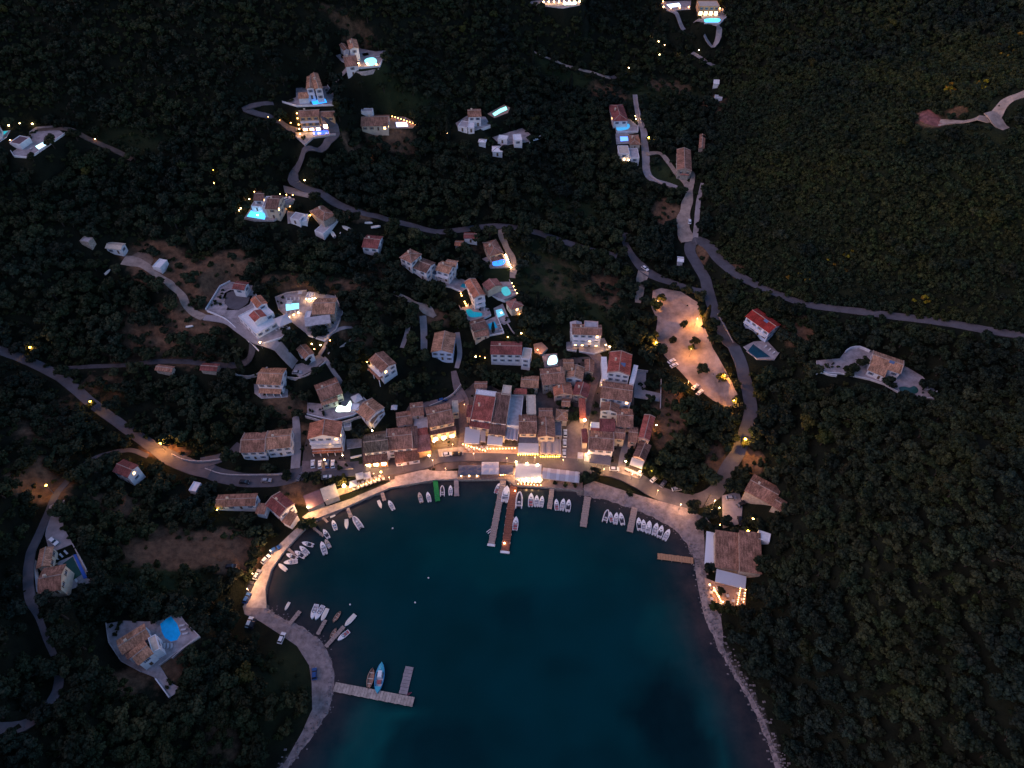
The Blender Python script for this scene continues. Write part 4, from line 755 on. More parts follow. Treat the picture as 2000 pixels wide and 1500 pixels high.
 ('hut','small white cabin above the meadow at the far end of the valley','hut',[((1394,163),(1404,164),(1394,158),3,'shed','white','white','n')]),
 ('container','small grey storage container on the far rough field','container',[((1397,190),(1411,191),(1398,185),2.6,'flat','grey','white','n')]),
 ('hut','tiny white garden hut beside the hairpin bend','hut',[((1324,510),(1334,511),(1326,502),3,'gx','white','white','n')]),
 ('house','pale low house with curved white terrace hidden by trees near the bright blue pool','house',[((566,426),(584,430),(574,413),4,'flat','grey','white',''),((584,432),(598,432),(586,418),3,'flat','white','white','n')]),
 ('ruin','ruined pinkish stone farm building below the left inner road','ruin',[((304,722),(334,726),(310,713),3,'gx','brown','stone','n')]),
 ('ruin','grey stone outbuilding with collapsed roof beside the left inner road','ruin',[((392,722),(422,724),(396,710),3,'gx','maroon','stone','n')]),
 ('gazebo','white square garden pavilion at the edge of the trees','pavilion',[((962,296),(981,296),(964,286),3.5,'hip','white','white','')]),
 ('hut','little white arched outbuilding left of the garden pavilion','hut',[((935,277),(948,278),(937,272),3,'hip','white','white','n')]),
 ('house','white house with tall arches at the end of the curved white wall','house',[((1004,274),(1020,273),(1006,262),5,'flat','white','white',''),((972,270),(990,272),(975,263),3.5,'flat','white','white','')]),
 ('shed','white flat-roofed shed right behind the beach taverna','shed',[((1479,1051),(1503,1059),(1480,1034),3.5,'flat','white','white','n')]),
 ('lean_to','small grey-blue flat block beside the tan sloping pool house','shed',[((684,800),(700,800),(690,788),2.8,'flat','white','white','n')]),
 ('gate_house','square pale grey roof block between the guesthouse and the stair lane','shed',[((671,834),(685,833),(672,821),3,'flat','grey','white','n')]),
 ('house','low mossy tan roof among gardens above the beige flat roof','house',[((1018,755),(1050,757),(1021,734),4.5,'gx','tan','stone','')]),
 ('annex','tiny maroon annex on the left side of the large maroon roof','house',[((911,813),(921,814),(913,795),5,'shed','maroon','pink','n')]),
 ('annex','small red-brown lean-to between the white square roof and gabled house','house',[((1154,846),(1170,847),(1155,838),5,'shed','red','pink','n')]),
 ('annex','small pinkish roof block behind the narrow pink-roofed house','house',[((806,860),(815,859),(806,846),5.5,'flat','grey','pink','n')]),
 ('cottage','brown cottage roof at the upper end of the walled village garden','house',[((1098,792),(1112,793),(1099,780),4,'gx','brown','stone','')]),
 ('villa_annex','half-hidden terrace house at the left picture edge','house',[((-30,262),(-4,258),(-28,250),4,'gx','brown','white','')]),
 ('pool_house','brown pergola-roofed pool house on the far left terrace','house',[((38,282),(58,268),(50,256),3,'flat','plum','white','n')]),
]
for nm, lb, ct, wg in HS:
    try: house(nm, lb, ct, wg)
    except Exception as e: print('HOUSE FAIL', lb, e)

ORD = ['first','second','third','fourth','fifth','sixth','seventh','eighth','ninth','tenth','eleventh','twelfth','thirteenth','fourteenth','fifteenth','sixteenth']
# ------------------------------------------------------------ canopies, umbrellas, tables
def canopy(label, A, B, C, h, m_, style='flat', posts=3, glow=None, group='restaurant canopies along the waterfront'):
    a, u, v, W, D, ze = rect(A, B, C, h); cs = [a, a+u*W, a+u*W+v*D, a+v*D]; mark(cs, .5)
    ctr = a + u*W/2 + v*D/2; g0 = max(float(tz(*ctr)), 0); root = empty('canopy', (*ctr, g0)); tag(root, label, 'canopy', group); o0 = np.array(root.location)
    Lx = lambda x, y, z: (a[0]+u[0]*x+v[0]*y-o0[0], a[1]+u[1]*x+v[1]*y-o0[1], z-o0[2])
    m = MB(); n_ = {'flat': 2, 'pleat': 13, 'squares': 5, 'bays': 8}[style]; nyy = 5 if style == 'squares' else 3
    def zf(i, j):
        if style == 'pleat': return .35 * (i % 4 == 2) * (1 if j != 1 else .8) - (.5 if i % 4 == 0 else 0) + .25 * j
        if style == 'squares': return (.0, .55)[i % 2 == 1 and j % 2 == 1]
        if style == 'bays': return [-.35, .35, -.5][j]
        return [-.3, .1, .35][j]
    for i in range(n_):
        for j in range(nyy - 1):
            x0, x1 = W*i/n_, W*(i+1)/n_; y0, y1 = D*j/(nyy-1), D*(j+1)/(nyy-1); hh = [zf(i,j), zf(i+1,j), zf(i+1,j+1), zf(i,j+1)]
            P = [(x0,y0), (x1,y0), (x1,y1), (x0,y1)]
            m.face([Lx(p[0],p[1],ze+z_) for p, z_ in zip(P, hh)], 0); m.face([Lx(p[0],p[1],ze+z_-.06) for p, z_ in list(zip(P, hh))[::-1]], 0)
        m.face([Lx(W*i/n_,0,ze+zf(i,0)-.45), Lx(W*(i+1)/n_,0,ze+zf(i+1,0)-.45), Lx(W*(i+1)/n_,0,ze+zf(i+1,0)), Lx(W*i/n_,0,ze+zf(i,0))])
    m.build('cloth_roof', m_, root)
    if style == 'bays':
        for i in range(1, n_, 2):
            b_ = MB(); x = W*i/n_; P = [(x,-.05,ze-.27), (x+1.4,-.05,ze-.27), (x+1.4,D/2,ze+.46), (x,D/2,ze+.46)]; b_.face([Lx(*p) for p in P]); P = [(x,D/2,ze+.46), (x+1.4,D/2,ze+.46), (x+1.4,D,ze-.38), (x,D,ze-.38)]; b_.face([Lx(*p) for p in P]); b_.build('white_strip', M_cloth, root)
    for i in range(posts):
        for y in (.1, D-.1):
            x = .1 + (W-.2)*i/(posts-1); b_ = MB(); b_.tube([Lx(x,y,g0-.1), Lx(x,y,ze-.3)], [.07,.07], 6); b_.build('post', M_metal, root)
    if glow:
        for (fx, fy, pw) in glow: light(root, Lx(W*fx, D*fy, g0+1.9), pw, (1,.62,.3), .4)
    return root
CN = [
 ('big white cloth canopy left of the beige strip over the left taverna',(906,865),(936,866),(908,835),3.5,M_cloth,'flat',3,[(.3,.1,60)]),
 ('narrow beige canopy strip between two white canopies',(938,862),(948,862),(942,841),3.6,M_clothb,'flat',2,None),
 ('smaller white canopy with glowing lamps at its front edge',(951,867),(981,869),(954,850),3.6,M_cloth,'flat',3,[(.3,.1,160),(.85,.1,160)]),
 ('striped lavender corrugated awning below the long roof terrace',(985,857),(1011,859),(988,832),4,mat('awning_lavender',(.42,.40,.46),.6,1,.2,3,coord='World'),'pleat',3,[(.4,.1,90)]),
 ('wide white cloth canopy under the dark slate strip',(1012,884),(1052,885),(1013,866),3.5,M_cloth,'flat',4,[(.45,.1,160),(.1,.2,60)]),
 ('dark slate awning strip below the eave spotlights',(1014,864),(1052,864),(1016,854),3.8,M_clothd,'flat',3,None),
 ('beige pleated canopy with three folds beside the white parked cars',(1054,886),(1096,887),(1055,857),3.5,M_clothb,'pleat',4,[(.3,.05,110),(.7,.05,110)]),
 ('long dark slate canopy on the waterfront deck',(895,928),(940,927),(894,909),3.2,M_clothd,'squares',5,None),
 ('square pale grey canopy of four peaks on the waterfront deck',(940,926),(974,926),(941,902),3.4,M_cloth,'squares',4,None),
 ('low dark purple canopy between the grey and the glowing canopy',(976,925),(1002,925),(976,909),3.0,M_clothd,'flat',3,[(.7,.0,60)]),
 ('brilliantly glowing white canopy on the waterfront deck',(1006,932),(1057,934),(1007,906),3.4,M_cloth,'flat',4,[(.12,.5,1700),(.22,.2,900),(.2,.8,600),(.75,.05,420),(.95,.05,420),(.6,.9,260)]),
 ('long grey and white striped canopy at the right of the deck',(1058,933),(1131,942),(1061,912),3.4,mat('canopy_lilac',(.50,.46,.49),.8,1,.1,1,trans=.2),'bays',6,[(.2,.0,70),(.7,.0,50)]),
 ('dark grey awning with yellow light strip below the square gabled house',(1152,902),(1192,909),(1155,886),3.2,M_clothd,'flat',4,[(.15,.02,260),(.5,.02,260),(.85,.02,260)]),
 ('small glowing white awning on the corner of the square',(1128,894),(1139,895),(1130,884),3,M_cloth,'flat',2,[(.5,.5,160)]),
 ('small glowing white awning left of the dark grey awning',(1141,899),(1151,900),(1142,885),3,M_cloth,'flat',2,[(.5,.3,420)]),
 ('white two-step awning in front of the narrow brown house',(1230,906),(1254,914),(1235,894),3.4,M_cloth,'flat',2,[(.2,-.15,170),(.8,-.15,260)]),
 ('long white awning on the sea side of the beach taverna',(1376,1100),(1395,1104),(1380,1038),3.2,mat('awning_white',(.66,.70,.76),.6),'flat',3,None),
 ('white corrugated awning in front of the beach taverna',(1397,1135),(1456,1150),(1400,1112),3.4,M_cloth,'flat',4,None),
 ('round bright yellow-lit garden pavilion beside the pale rectangular pool',(596,581),(609,582),(597,570),3.2,M_cloth,'squares',3,[(.5,.5,420)]),
]
for i, c in enumerate(CN): canopy(*c[:5], c[5], c[6], c[7], c[8], group='restaurant canopies along the waterfront' if i < 16 else 'canopies away from the waterfront')
def umbrella_proto(m_):
    r = empty('umbrella', (0,0,0)); b_ = MB(); a = 1.45
    for i in range(4):
        x0, y0 = [(-a,-a),(a,-a),(a,a),(-a,a)][i]; x1, y1 = [(a,-a),(a,a),(-a,a),(-a,-a)][i]
        b_.face([(x0,y0,2.2),(x1,y1,2.2),(0,0,2.9)]); b_.face([(x1,y1,2.16),(x0,y0,2.16),(0,0,2.84)]); b_.face([(x0,y0,2.02),(x1,y1,2.02),(x1,y1,2.2),(x0,y0,2.2)])
    b_.build('umbrella_cloth', m_, r); MB().tube([(0,0,0),(0,0,2.85)], [.05,.05], 6).build('pole', M_metal, r); MB().tube([(0,0,0),(0,0,.12)], [.35,.3], 8).build('base', WL['stone'], r); return r
def table_proto():
    r = empty('table', (0,0,0)); MB().box(-.5,.5,-.5,.5,.72,.77,0).box(-.52,.52,-.52,-.5,.5,.77,0).box(-.52,.52,.5,.52,.5,.77,0).build('table_top', M_cloth, r)
    MB().box(-.06,.06,-.06,.06,.04,.72).box(-.3,.3,-.3,.3,0,.04).build('leg', M_shutb, r)
    return r
def chair_mesh(): return MB().box(-.2,.2,-.2,.2,.42,.46).box(-.2,.2,.17,.2,.46,.9).box(-.2,-.16,-.2,-.16,0,.42).box(.16,.2,-.2,-.16,0,.42).box(-.2,-.16,.16,.2,0,.42).box(.16,.2,.16,.2,0,.42).mesh('chair', M_shutb)
def place(o, x, y, z, rz, label, cat, group=None, s=1):
    o.location = (float(x), float(y), float(z)); o.rotation_euler[2] = rz; o.scale = (s,)*3; o['label'] = label; o['category'] = cat
    if group: o['group'] = group
    return o
upro = {}
def umbrella(px, py, label, m_=None, s=1, rz=0):
    m_ = m_ or M_cloth
    if m_.name not in upro: upro[m_.name] = o = umbrella_proto(m_)
    else: o = copy_tree(upro[m_.name])
    p = hit(px, py, 2.2); place(o, p[0], p[1], tz(p[0], p[1]) + .3, rz, label, 'umbrella', 'square umbrellas over terrace tables', s)
for px, py, lb in [(690,946,'square white umbrella nearest the big lamp on the quay terrace'),(703,931,'pale square umbrella in the middle of the quay terrace'),(717,930,'white square umbrella towards the right end of the quay terrace')]: umbrella(px, py, lb, s=1.15, rz=.3)
umbrella(770, 796, 'lone pale umbrella under the trees by the stone wall'); umbrella(586, 570, 'closed-looking white umbrella on the slope above the rectangular pool', s=.7)
umbrella(565, 590, 'white umbrella on the terrace of the rectangular pool', s=.9); umbrella(698, 781, 'square white sunshade beside the heart-shaped lit pool', s=1.5, rz=.6)
umbrella(556, 634, 'large white sunshade on the lower corner of the white hillside villa', s=2.2, rz=.6)
tpro = table_proto(); first = [1]
def table(px, py, label, grp, h=.8):
    o = tpro if first[0] else copy_tree(tpro); first[0] = 0
    p = hit(px, py, h); g = max(float(tz(p[0], p[1])), 1.2) + .24; place(o, p[0], p[1], g, random.uniform(0, 1.5), label, 'table', grp, 1.15)
TB = []
for i in range(16): t = i/15; TB.append((684+62*t + (i % 2)*3, 954-22*t + (i % 2)*6 - 3, f'white-clothed table on the lit quay terrace, {ORD[i]} from the left', 'tables on the lit quay terrace'))
for i, (x, y) in enumerate([(1386,1144),(1389,1157),(1390,1170),(1400,1150),(1408,1178),(1421,1164),(1432,1174),(1441,1160),(1449,1171),(1453,1160)]): TB.append((x, y, f'white-clothed table on the red beach taverna terrace, {ORD[i]} from the sea side', 'tables of the beach taverna'))
for i in range(13): TB.append((1013+i*3.7, 938 + (i % 2)*4, f'table before the glowing canopy on the deck edge, {ORD[i]} from the left', 'tables in front of the glowing canopy'))
for i in range(9): TB.append((911+i*5, 874 + (i % 2)*4, f'table under the left taverna lamps, {ORD[i]} from the alley', 'tables of the left tavernas'))
for i in range(8): TB.append((1222+i*4, 916+i*1.7, f'table before the two-step white awning, {ORD[i]} from the left', 'tables by the two-step awning'))
for i in range(6): TB.append((1374+i*2.5, 1008+i*3.5, f'white table under the taverna garden trees, {ORD[i]} from the top', 'tables in the taverna garden'))
for t in TB: table(*t)
chm = chair_mesh()
for x, y, lb, gp in TB:
    for k_ in (0, 2):
        p = hit(x, y, .8); g = max(float(tz(p[0], p[1])), 1.2) + .24; a_ = k_*math.pi/2 + .3; o = link('chair', chm, None, (p[0]+.85*math.sin(a_), p[1]+.85*math.cos(a_)*1, g), -a_)
        tag(o, ('chair behind ' if k_ == 0 else 'chair before ') + lb.replace('white-clothed ', '').replace('white table', 'table').replace('on the red beach', 'on beach').replace('on the deck edge, ', ''), 'chair', gp.replace('tables', 'chairs at the tables'))

# ------------------------------------------------------------ pools
def pool(key, poly, base, label, em=0, smooth=False, hot=None, ecol=None):
    z = TERR[key] + .05; P = [plane(x, y, z)[:2] for x, y in poly]
    if smooth:
        Q = P[-1:] + P + P[:2]; out = []
        for i in range(1, len(Q)-2):
            for t in (0, .25, .5, .75): p0, p1, p2, p3 = Q[i-1], Q[i], Q[i+1], Q[i+2]; out.append(.5*((2*p1)+(-p0+p2)*t+(2*p0-5*p1+4*p2-p3)*t*t+(-p0+3*p1-3*p2+p3)*t**3))
        P = out
    c = np.mean(P, 0); root = empty('swimming_pool', (*c, z)); tag(root, label, 'pool')
    P = [p - c for p in P]; O = [p * (1 + .55/max(np.hypot(*p), .5)) for p in P]
    MB().prism([tuple(p) for p in O], -.5, .04).build('coping', M_patio, root)
    m_ = mat('pool_water_%.2f_%.2f_%.2f_%.1f' % (*base, em), base, .08, 1, .22, .35, em * .72, ecol or base, coord='World', spec=.25)  # the water itself emits, standing in for underwater lamps
    MB().prism([tuple(p) for p in P], -.4, .08).build('pool_water', m_, root)
    if hot:
        for hx, hy, pw in hot:
            q = plane(hx, hy, z)[:2] - c; MB().ball((q[0], q[1], .05), .5, 0, 10, 4, .3).build('pool_lamp', M_bulbp, root); light(root, (q[0], q[1], .9), pw, (.6,.95,1), .5)
M_bulbp = mat('pool_lamp_glass', (.8,1,1), .4, emis=6, ecol=(.6,.95,1))
CY = (.10,.50,.62); 
pool('v26', [(664,792),(676,794),(684,783),(686,792),(684,803),(672,804),(657,804),(658,796)], (.5,.95,.8), 'heart-shaped pool glowing almost white among village houses', 2.2, True, ecol=(.75,1,.82))
pool('v2', [(558,594),(584,592),(584,603),(559,607)], (.2,.65,.85), 'pale cyan rectangular pool on the upper right villa terrace', .75, ecol=(.25,.75,1))
pool('v1', [(512,642),(531,635),(538,640),(519,650)], (.02,.40,.38), 'narrow green-blue pool with lamp below the white hillside villa', .35, hot=[(514,644,60)], ecol=(.02,.6,.55))
pool('v3', [(910,606),(918,604),(926,609),(940,611),(941,617),(928,620),(916,618)], (.01,.36,.48), 'blob-shaped turquoise pool below the tall terracotta villa', .12, True)
pool('v8', [(899,560),(903,554),(912,556),(909,563)], (.01,.28,.36), 'small dark teal pool beside the tall terracotta villa', 0)
pool('v4', [(978,565),(990,560),(998,573),(986,578)], (.08,.50,.52), 'pale turquoise square pool between pink-roofed cottages', .35, True)
pool('v5', [(968,606),(980,603),(986,615),(972,621)], (.15,.50,.62), 'small light cyan pool lit at one corner on the lower garden terrace', .4, hot=[(979,611,30)])
pool('v6', [(953,633),(966,628),(972,640),(957,644)], (.01,.30,.50), 'square deep blue pool right of the dark brown villa', .1)
pool('v7', [(962,510),(972,506),(984,506),(987,512),(980,518),(964,519)], (.02,.12,.80), 'vivid blue oval pool beside warm garden lamps', 1.0, True, ecol=(.03,.22,1))
pool('v9', [(482,423),(490,411),(520,417),(517,429)], (.04,.40,.75), 'bright blue terrace pool of the dark-roofed villa', .9, ecol=(.08,.5,1), hot=[(503,420,50)])
pool('v10', [(611,256),(640,253),(642,261),(613,264)], (.02,.06,.9), 'deep blue pool below the glowing orange facade', 1.2, ecol=(.04,.1,1))
pool('v11', [(608,197),(635,193),(639,200),(612,205)], (.01,.20,.85), 'blue rectangular pool below two parallel tan roofs', 1.0, ecol=(.02,.3,1))
pool('v12', [(773,239),(794,239),(797,247),(775,248)], (.45,.5,.95), 'lilac-white lit pool at the end of the long brown villa', 1.6, ecol=(.55,.6,1))
pool('v13', [(712,119),(718,114),(730,113),(736,119),(732,126),(720,128)], (.10,.50,.65), 'round glowing cyan pool on the highest villa terrace', 1.0, True, ecol=(.25,.85,1))
pool('v14b', [(962,222),(976,213),(988,208),(991,214),(978,220),(966,227)], (.10,.60,.60), 'glowing mint pool right of the white cubic villa', 1.0, ecol=(.3,1,.9))
pool('v15', [(1206,244),(1228,242),(1227,252),(1206,255)], (.05,.33,.6), 'light blue pool below the maroon house on the lane', .5, True)
pool('v15b', [(1211,267),(1226,267),(1227,275),(1212,276)], (.05,.15,.9), 'small royal blue glowing pool above the beige flat house', 1.3, ecol=(.1,.25,1))
pool('v16', [(1376,38),(1390,36),(1406,37),(1404,43),(1390,46),(1378,44)], (.05,.45,.75), 'oval bright blue pool below the lantern-lit villa', 1.1, True, ecol=(.08,.6,1))
pool('v17', [(1302,9),(1326,6),(1330,12),(1308,15)], (.3,.4,.9), 'white-lit pool on the far terrace left of the lantern villa', 2.0, ecol=(.6,.75,1))
pool('v18', [(1100,5),(1127,4),(1125,9),(1102,10)], (.3,.9,.7), 'pale mint pool at the very top edge of the photo', 1.0, ecol=(.5,1,.8))
pool('v19', [(69,286),(89,275),(96,280),(76,292)], (.20,.5,.75), 'white-blue lit pool on the far left terrace', 1.2, ecol=(.5,.85,1))
pool('v19b', [(-20,272),(4,257),(16,256),(2,268)], (.02,.40,.45), 'teal pool cut by the left picture edge', .5)
pool('v20', [(123,1101),(142,1087),(160,1122),(139,1136)], (.006,.05,.035), 'dark green covered rectangular pool with blue edge', 0)
pool('v21', [(313,1219),(323,1210),(334,1204),(346,1218),(353,1238),(346,1250),(334,1253),(322,1246),(316,1234)], (.004,.32,.72), 'large blue rounded pool beside the orange-roofed villa', .05)
pool('v22', [(1460,686),(1471,672),(1504,697),(1478,699)], (.006,.05,.08), 'dark unlit pool below the red-roofed villa', 0)
pool('v23', [(1756,757),(1766,755),(1776,757),(1786,754),(1794,762),(1788,769),(1774,768),(1760,767)], (.02,.08,.075), 'dark teal kidney pool at the end of the long low villa', 0, True)
pool('v33', [(1071,702),(1076,695),(1086,695),(1088,708),(1080,712),(1070,712)], (.2,.75,.8), 'small glowing mint pool in the middle of the upper village', 1.6, True, ecol=(.5,1,1))
z = TERR['v20']; P = [tuple(plane(x, y, z + .3)[:2]) for x, y in [(143,1083),(148,1082),(170,1128),(163,1130)]]
tag(MB().prism(P, z - .2, z + .2).build('pool_cover_strip', mat('blue_tarp', (.01,.09,.42), .6), None), 'bright blue strip along the long side of the dark green pool', 'pool edge')

def lounger_proto():
    r = empty('sun_lounger', (0,0,0)); MB().box(-.95,.45,-.33,.33,.28,.36).build('seat', M_cloth, r); m = MB(); m.face([(.45,-.33,.36),(1.0,-.33,.72),(1.0,.33,.72),(.45,.33,.36)]); m.face([(.45,.33,.30),(1.0,.33,.66),(1.0,-.33,.66),(.45,-.33,.30)]); m.build('backrest', M_cloth, r)
    for x in (-.8, .6):
        for y in (-.28, .28): MB().box(x-.04,x+.04,y-.04,y+.04,0,.29).build('leg', M_shutb, r)
    return r
lp_ = lounger_proto(); lf_ = [1]
for key, x0, y0, x1, y1, n_, dx, dy, lb in [('v2',560,612,585,609,4,0,-5,'below the pale rectangular pool'),('v2',560,586,584,585,4,0,5,'above the pale rectangular pool'),('v1',540,646,553,640,3,-4,-4,'right of the green-blue pool'),('v3',914,597,946,605,4,0,5,'above the blob-shaped pool'),('v4',996,563,1003,575,3,-6,1,'right of the pale turquoise pool'),('v6',975,634,979,645,2,-6,1,'right of the square blue pool'),('v9',524,418,534,420,3,-5,2,'right of the terrace pool'),('v11',612,192,632,189,4,0,4,'above the blue rectangular pool'),('v10',612,250,636,247,5,0,4,'above the deep blue pool'),('v12',776,234,792,234,3,0,4,'above the lilac pool'),('v13',738,112,740,124,2,-6,0,'right of the round cyan pool'),('v21',356,1222,362,1238,3,-6,1,'right of the large rounded pool'),('v21',322,1262,336,1262,3,0,-6,'below the large rounded pool'),('v20',130,1080,112,1092,3,5,5,'above the dark green pool'),('v22',1494,678,1510,690,3,-5,4,'right of the dark unlit pool'),('v23',1800,752,1810,762,3,-5,1,'right of the kidney pool'),('v26',690,806,704,800,3,-3,-4,'right of the heart-shaped pool'),('v16',1378,30,1402,30,4,0,4,'above the oval pool of the lantern villa'),('v19',60,292,80,297,2,3,-3,'beside the far left lit pool'),('v20',150,1135,126,1145,3,-3,-5,'below the dark green pool')]:
    for i in range(n_):
        t_ = i/max(1, n_-1); z = TERR[key]; p = plane(x0+(x1-x0)*t_, y0+(y1-y0)*t_, z); q = plane(x0+(x1-x0)*t_+dx, y0+(y1-y0)*t_+dy, z); o = lp_ if lf_[0] else copy_tree(lp_); lf_[0] = 0
        place(o, p[0], p[1], z, math.atan2(p[1]-q[1], p[0]-q[0]), f'pale sun lounger {lb}, {ORD[i]} in its row', 'sun lounger', 'sun loungers '+lb)

# ------------------------------------------------------------ retaining walls and fences
def wallline(label, pts, h, th=.35, m_=None, name='stone_wall', cat='wall', under=.6):
    W_ = [hit(x, y, h) for x, y in pts]; C = cat_rom(W_, 2.0); mb = MB()
    for j in range(len(C)-1):
        p, q = C[j], C[j+1]; d = (q-p)[:2]; L_ = np.hypot(*d)
        if L_ < .05: continue
        n_ = np.array([-d[1], d[0]])/L_*th/2; z0 = min(p[2], q[2]) - h - under
        a, b_, c_, e = p[:2]+n_, p[:2]-n_, q[:2]-n_, q[:2]+n_
        mb.face([(*b_,p[2]),(*c_,q[2]),(*e,q[2]),(*a,p[2])]); mb.face([(*b_,z0),(*c_,z0),(*c_,q[2]),(*b_,p[2])]); mb.face([(*e,z0),(*a,z0),(*a,p[2]),(*e,q[2])])
    for p, d in ((C[0], C[1]-C[0]), (C[-1], C[-2]-C[-1])):
        d = d[:2]/np.hypot(*d[:2]); n_ = np.array([-d[1], d[0]])*th/2; z0 = p[2]-h-under; mb.face([(*(p[:2]+n_),z0),(*(p[:2]-n_),z0),(*(p[:2]-n_),p[2]),(*(p[:2]+n_),p[2])])
    tag(mb.build(name, m_ or WL['stone']), label, cat)
WW = WL['white']; WS = WL['stone']; M_dry = mat('wall_pale_stone', (.40,.36,.36), .9, 1, .3, 1, coord='World')
for lb, pts, h, m_ in [('curved pale retaining wall above the house with the white veranda',[(448,723),(465,732),(490,733),(510,725),(522,716)],1.6,M_dry),
 ('long thin white parapet along the road edge left of the villas',[(404,606),(440,622),(468,648),(505,684)],1.0,WW),
 ('white parapet on the sea side of the main road left of the quay',[(400,914),(430,924),(470,927),(560,925)],.9,M_dry),
 ('curved pale wall below the wood where the side lane leaves the main road',[(335,886),(360,897),(395,900),(430,896)],1.2,M_dry),
 ('white curved garden wall right of the tall arches',[(1034,276),(1050,268),(1069,255)],1.6,WW),
 ('pale wall on the uphill side of the grey lane',[(1244,190),(1251,230),(1259,265)],1.0,M_dry),
 ('pale wall below the church meadow along the lane',[(1268,340),(1300,360),(1334,372)],1.0,M_dry),
 ('white outer wall of the brown villa beside the left lane',[(66,1092),(69,1125),(72,1156)],1.5,WW),
 ('long pale wall running out from the blue rounded pool',[(335,1285),(362,1262),(390,1243)],1.0,M_dry),
 ('thin white wall below the orange-roofed villa',[(303,1325),(318,1345),(330,1362)],1.0,WW),
 ('white garden wall dividing the dark lawn beside the long seafront house',[(684,893),(706,888)],1.4,WW),
 ('stone wall between olive slope and village behind the cream houses',[(838,792),(860,783),(885,768),(900,750)],1.6,M_dry),
 ('stone terrace wall running down from the brown villa to the cottage',[(640,690),(672,672),(700,648)],1.0,M_dry),
 ('curved white wall of the upper terrace at the long low villa',[(1652,685),(1662,678),(1680,676),(1700,684)],1.6,WW),
 ('scalloped white wall left of the long low villa',[(1596,728),(1606,724),(1618,730),(1635,732)],1.4,WW),
 ('pale wall around the dirt yard with the parked silver car',[(560,735),(585,737),(612,724),(636,704)],1.0,M_dry),
 ('pale wall below the white corrugated pool terrace',[(596,812),(650,825),(695,815),(728,800)],1.6,M_dry),
 ('low stone wall along the quay edge near the quay bend',[(604,1023),(612,1015)],.8,M_dry),
 ('pale boundary wall right of the grey courtyard',[(1292,728),(1290,796)],1.2,M_dry),
 ('pale wall at the top of the grey courtyard',[(1243,721),(1266,724)],1.2,M_dry),
 ('garden wall with lamps below the lower garden terrace',[(990,628),(1000,645),(1012,655)],1.0,M_dry),
 ('thin garden wall left of the vivid blue pool',[(922,518),(945,510),(958,508)],1.0,M_dry),
 ('low pale roadside wall along the hairpin',[(1402,612),(1428,660),(1440,690)],.6,M_dry),
 ('white wall behind the top hill villa pool',[(676,136),(705,140),(740,134)],1.6,M_dry)]: wallline(lb, pts, h, m_=m_)

for key, poly, cl, lb in [('v1',[(402,605),(430,560),(450,550)],0,'low white parapet on the far left edge of the hillside villa yard'),('v1',[(498,558),(502,585),(520,600)],0,'low white parapet behind the orange-roofed wing'),('v1',[(514,672),(552,660),(566,640)],0,'low white parapet below the green-blue pool'),('v2',[(545,605),(538,582),(560,573),(600,568)],0,'low pale parapet above the pale rectangular pool'),('v2',[(655,578),(670,612),(656,645),(632,662),(600,652)],0,'low pale parapet on the right of the stone-brown villa'),
 ('v3',[(890,583),(903,612),(918,630),(945,620)],0,'low pale parapet below the blob-shaped pool'),('v4',[(992,543),(1010,577),(985,586)],0,'low pale parapet right of the pale turquoise pool'),('v6',[(970,617),(984,651),(952,657)],0,'white parapet right of the square blue pool'),('v7',[(990,496),(997,522),(958,524)],0,'low parapet below the vivid blue oval pool'),('v8',[(846,556),(880,562),(900,570)],0,'white parapet below the split-roofed white house'),('v9',[(476,427),(498,432),(535,432),(548,420)],0,'low parapet below the bright blue terrace pool'),
 ('v10',[(656,264),(612,270),(596,284),(578,268)],0,'low parapet below the deep blue pool'),('v11',[(552,200),(580,208),(652,206),(655,188),(640,168)],0,'white parapet around the blue rectangular pool terrace'),('v13',[(752,104),(742,130),(700,134)],0,'white parapet around the round cyan pool terrace'),('v19',[(127,262),(60,309),(28,306),(22,296)],0,'white parapet below the far left lit pool'),('v21',[(364,1218),(390,1243),(346,1275),(312,1300)],0,'low parapet below the large rounded pool'),('v21',[(208,1218),(214,1256),(238,1292),(275,1312)],0,'low parapet on the left of the orange-roofed villa'),
 ('v22',[(1478,702),(1512,703),(1521,690)],0,'low parapet below the dark unlit pool'),('v23',[(1829,765),(1826,780),(1762,772),(1728,752),(1698,742),(1642,730),(1598,728)],0,'long white parapet below the kidney pool terrace'),('v26',[(600,810),(650,822),(690,812),(722,790),(700,766)],0,'white parapet around the heart-shaped pool terrace'),('v20',[(141,1060),(156,1088),(182,1136)],0,'pale parapet right of the dark green pool'),('v15',[(1204,258),(1246,258),(1246,246)],0,'low white parapet below the light blue pool'),('v16',[(1376,46),(1406,46),(1419,34),(1410,17)],0,'white parapet around the oval pool of the lantern villa'),('v31',[(1106,684),(1160,692),(1192,682)],0,'white parapet below the pale pink villa')]:
    z = TERR[key]; P = [plane(x, y, z)[:2] for x, y in poly]; mb = MB(); t_ = .14
    for p, q in zip(P[:-1], P[1:]):
        d = q - p; L_ = np.hypot(*d); n_ = np.array([-d[1], d[0]])/L_*t_; e_ = d/L_*t_*.9; mb.prism([tuple(p+n_-e_), tuple(p-n_-e_), tuple(q-n_+e_*.2), tuple(q+n_+e_*.2)], z-.3, z+.75)
    tag(mb.build('parapet_wall', WW if 'white' in lb else M_dry), lb, 'wall')
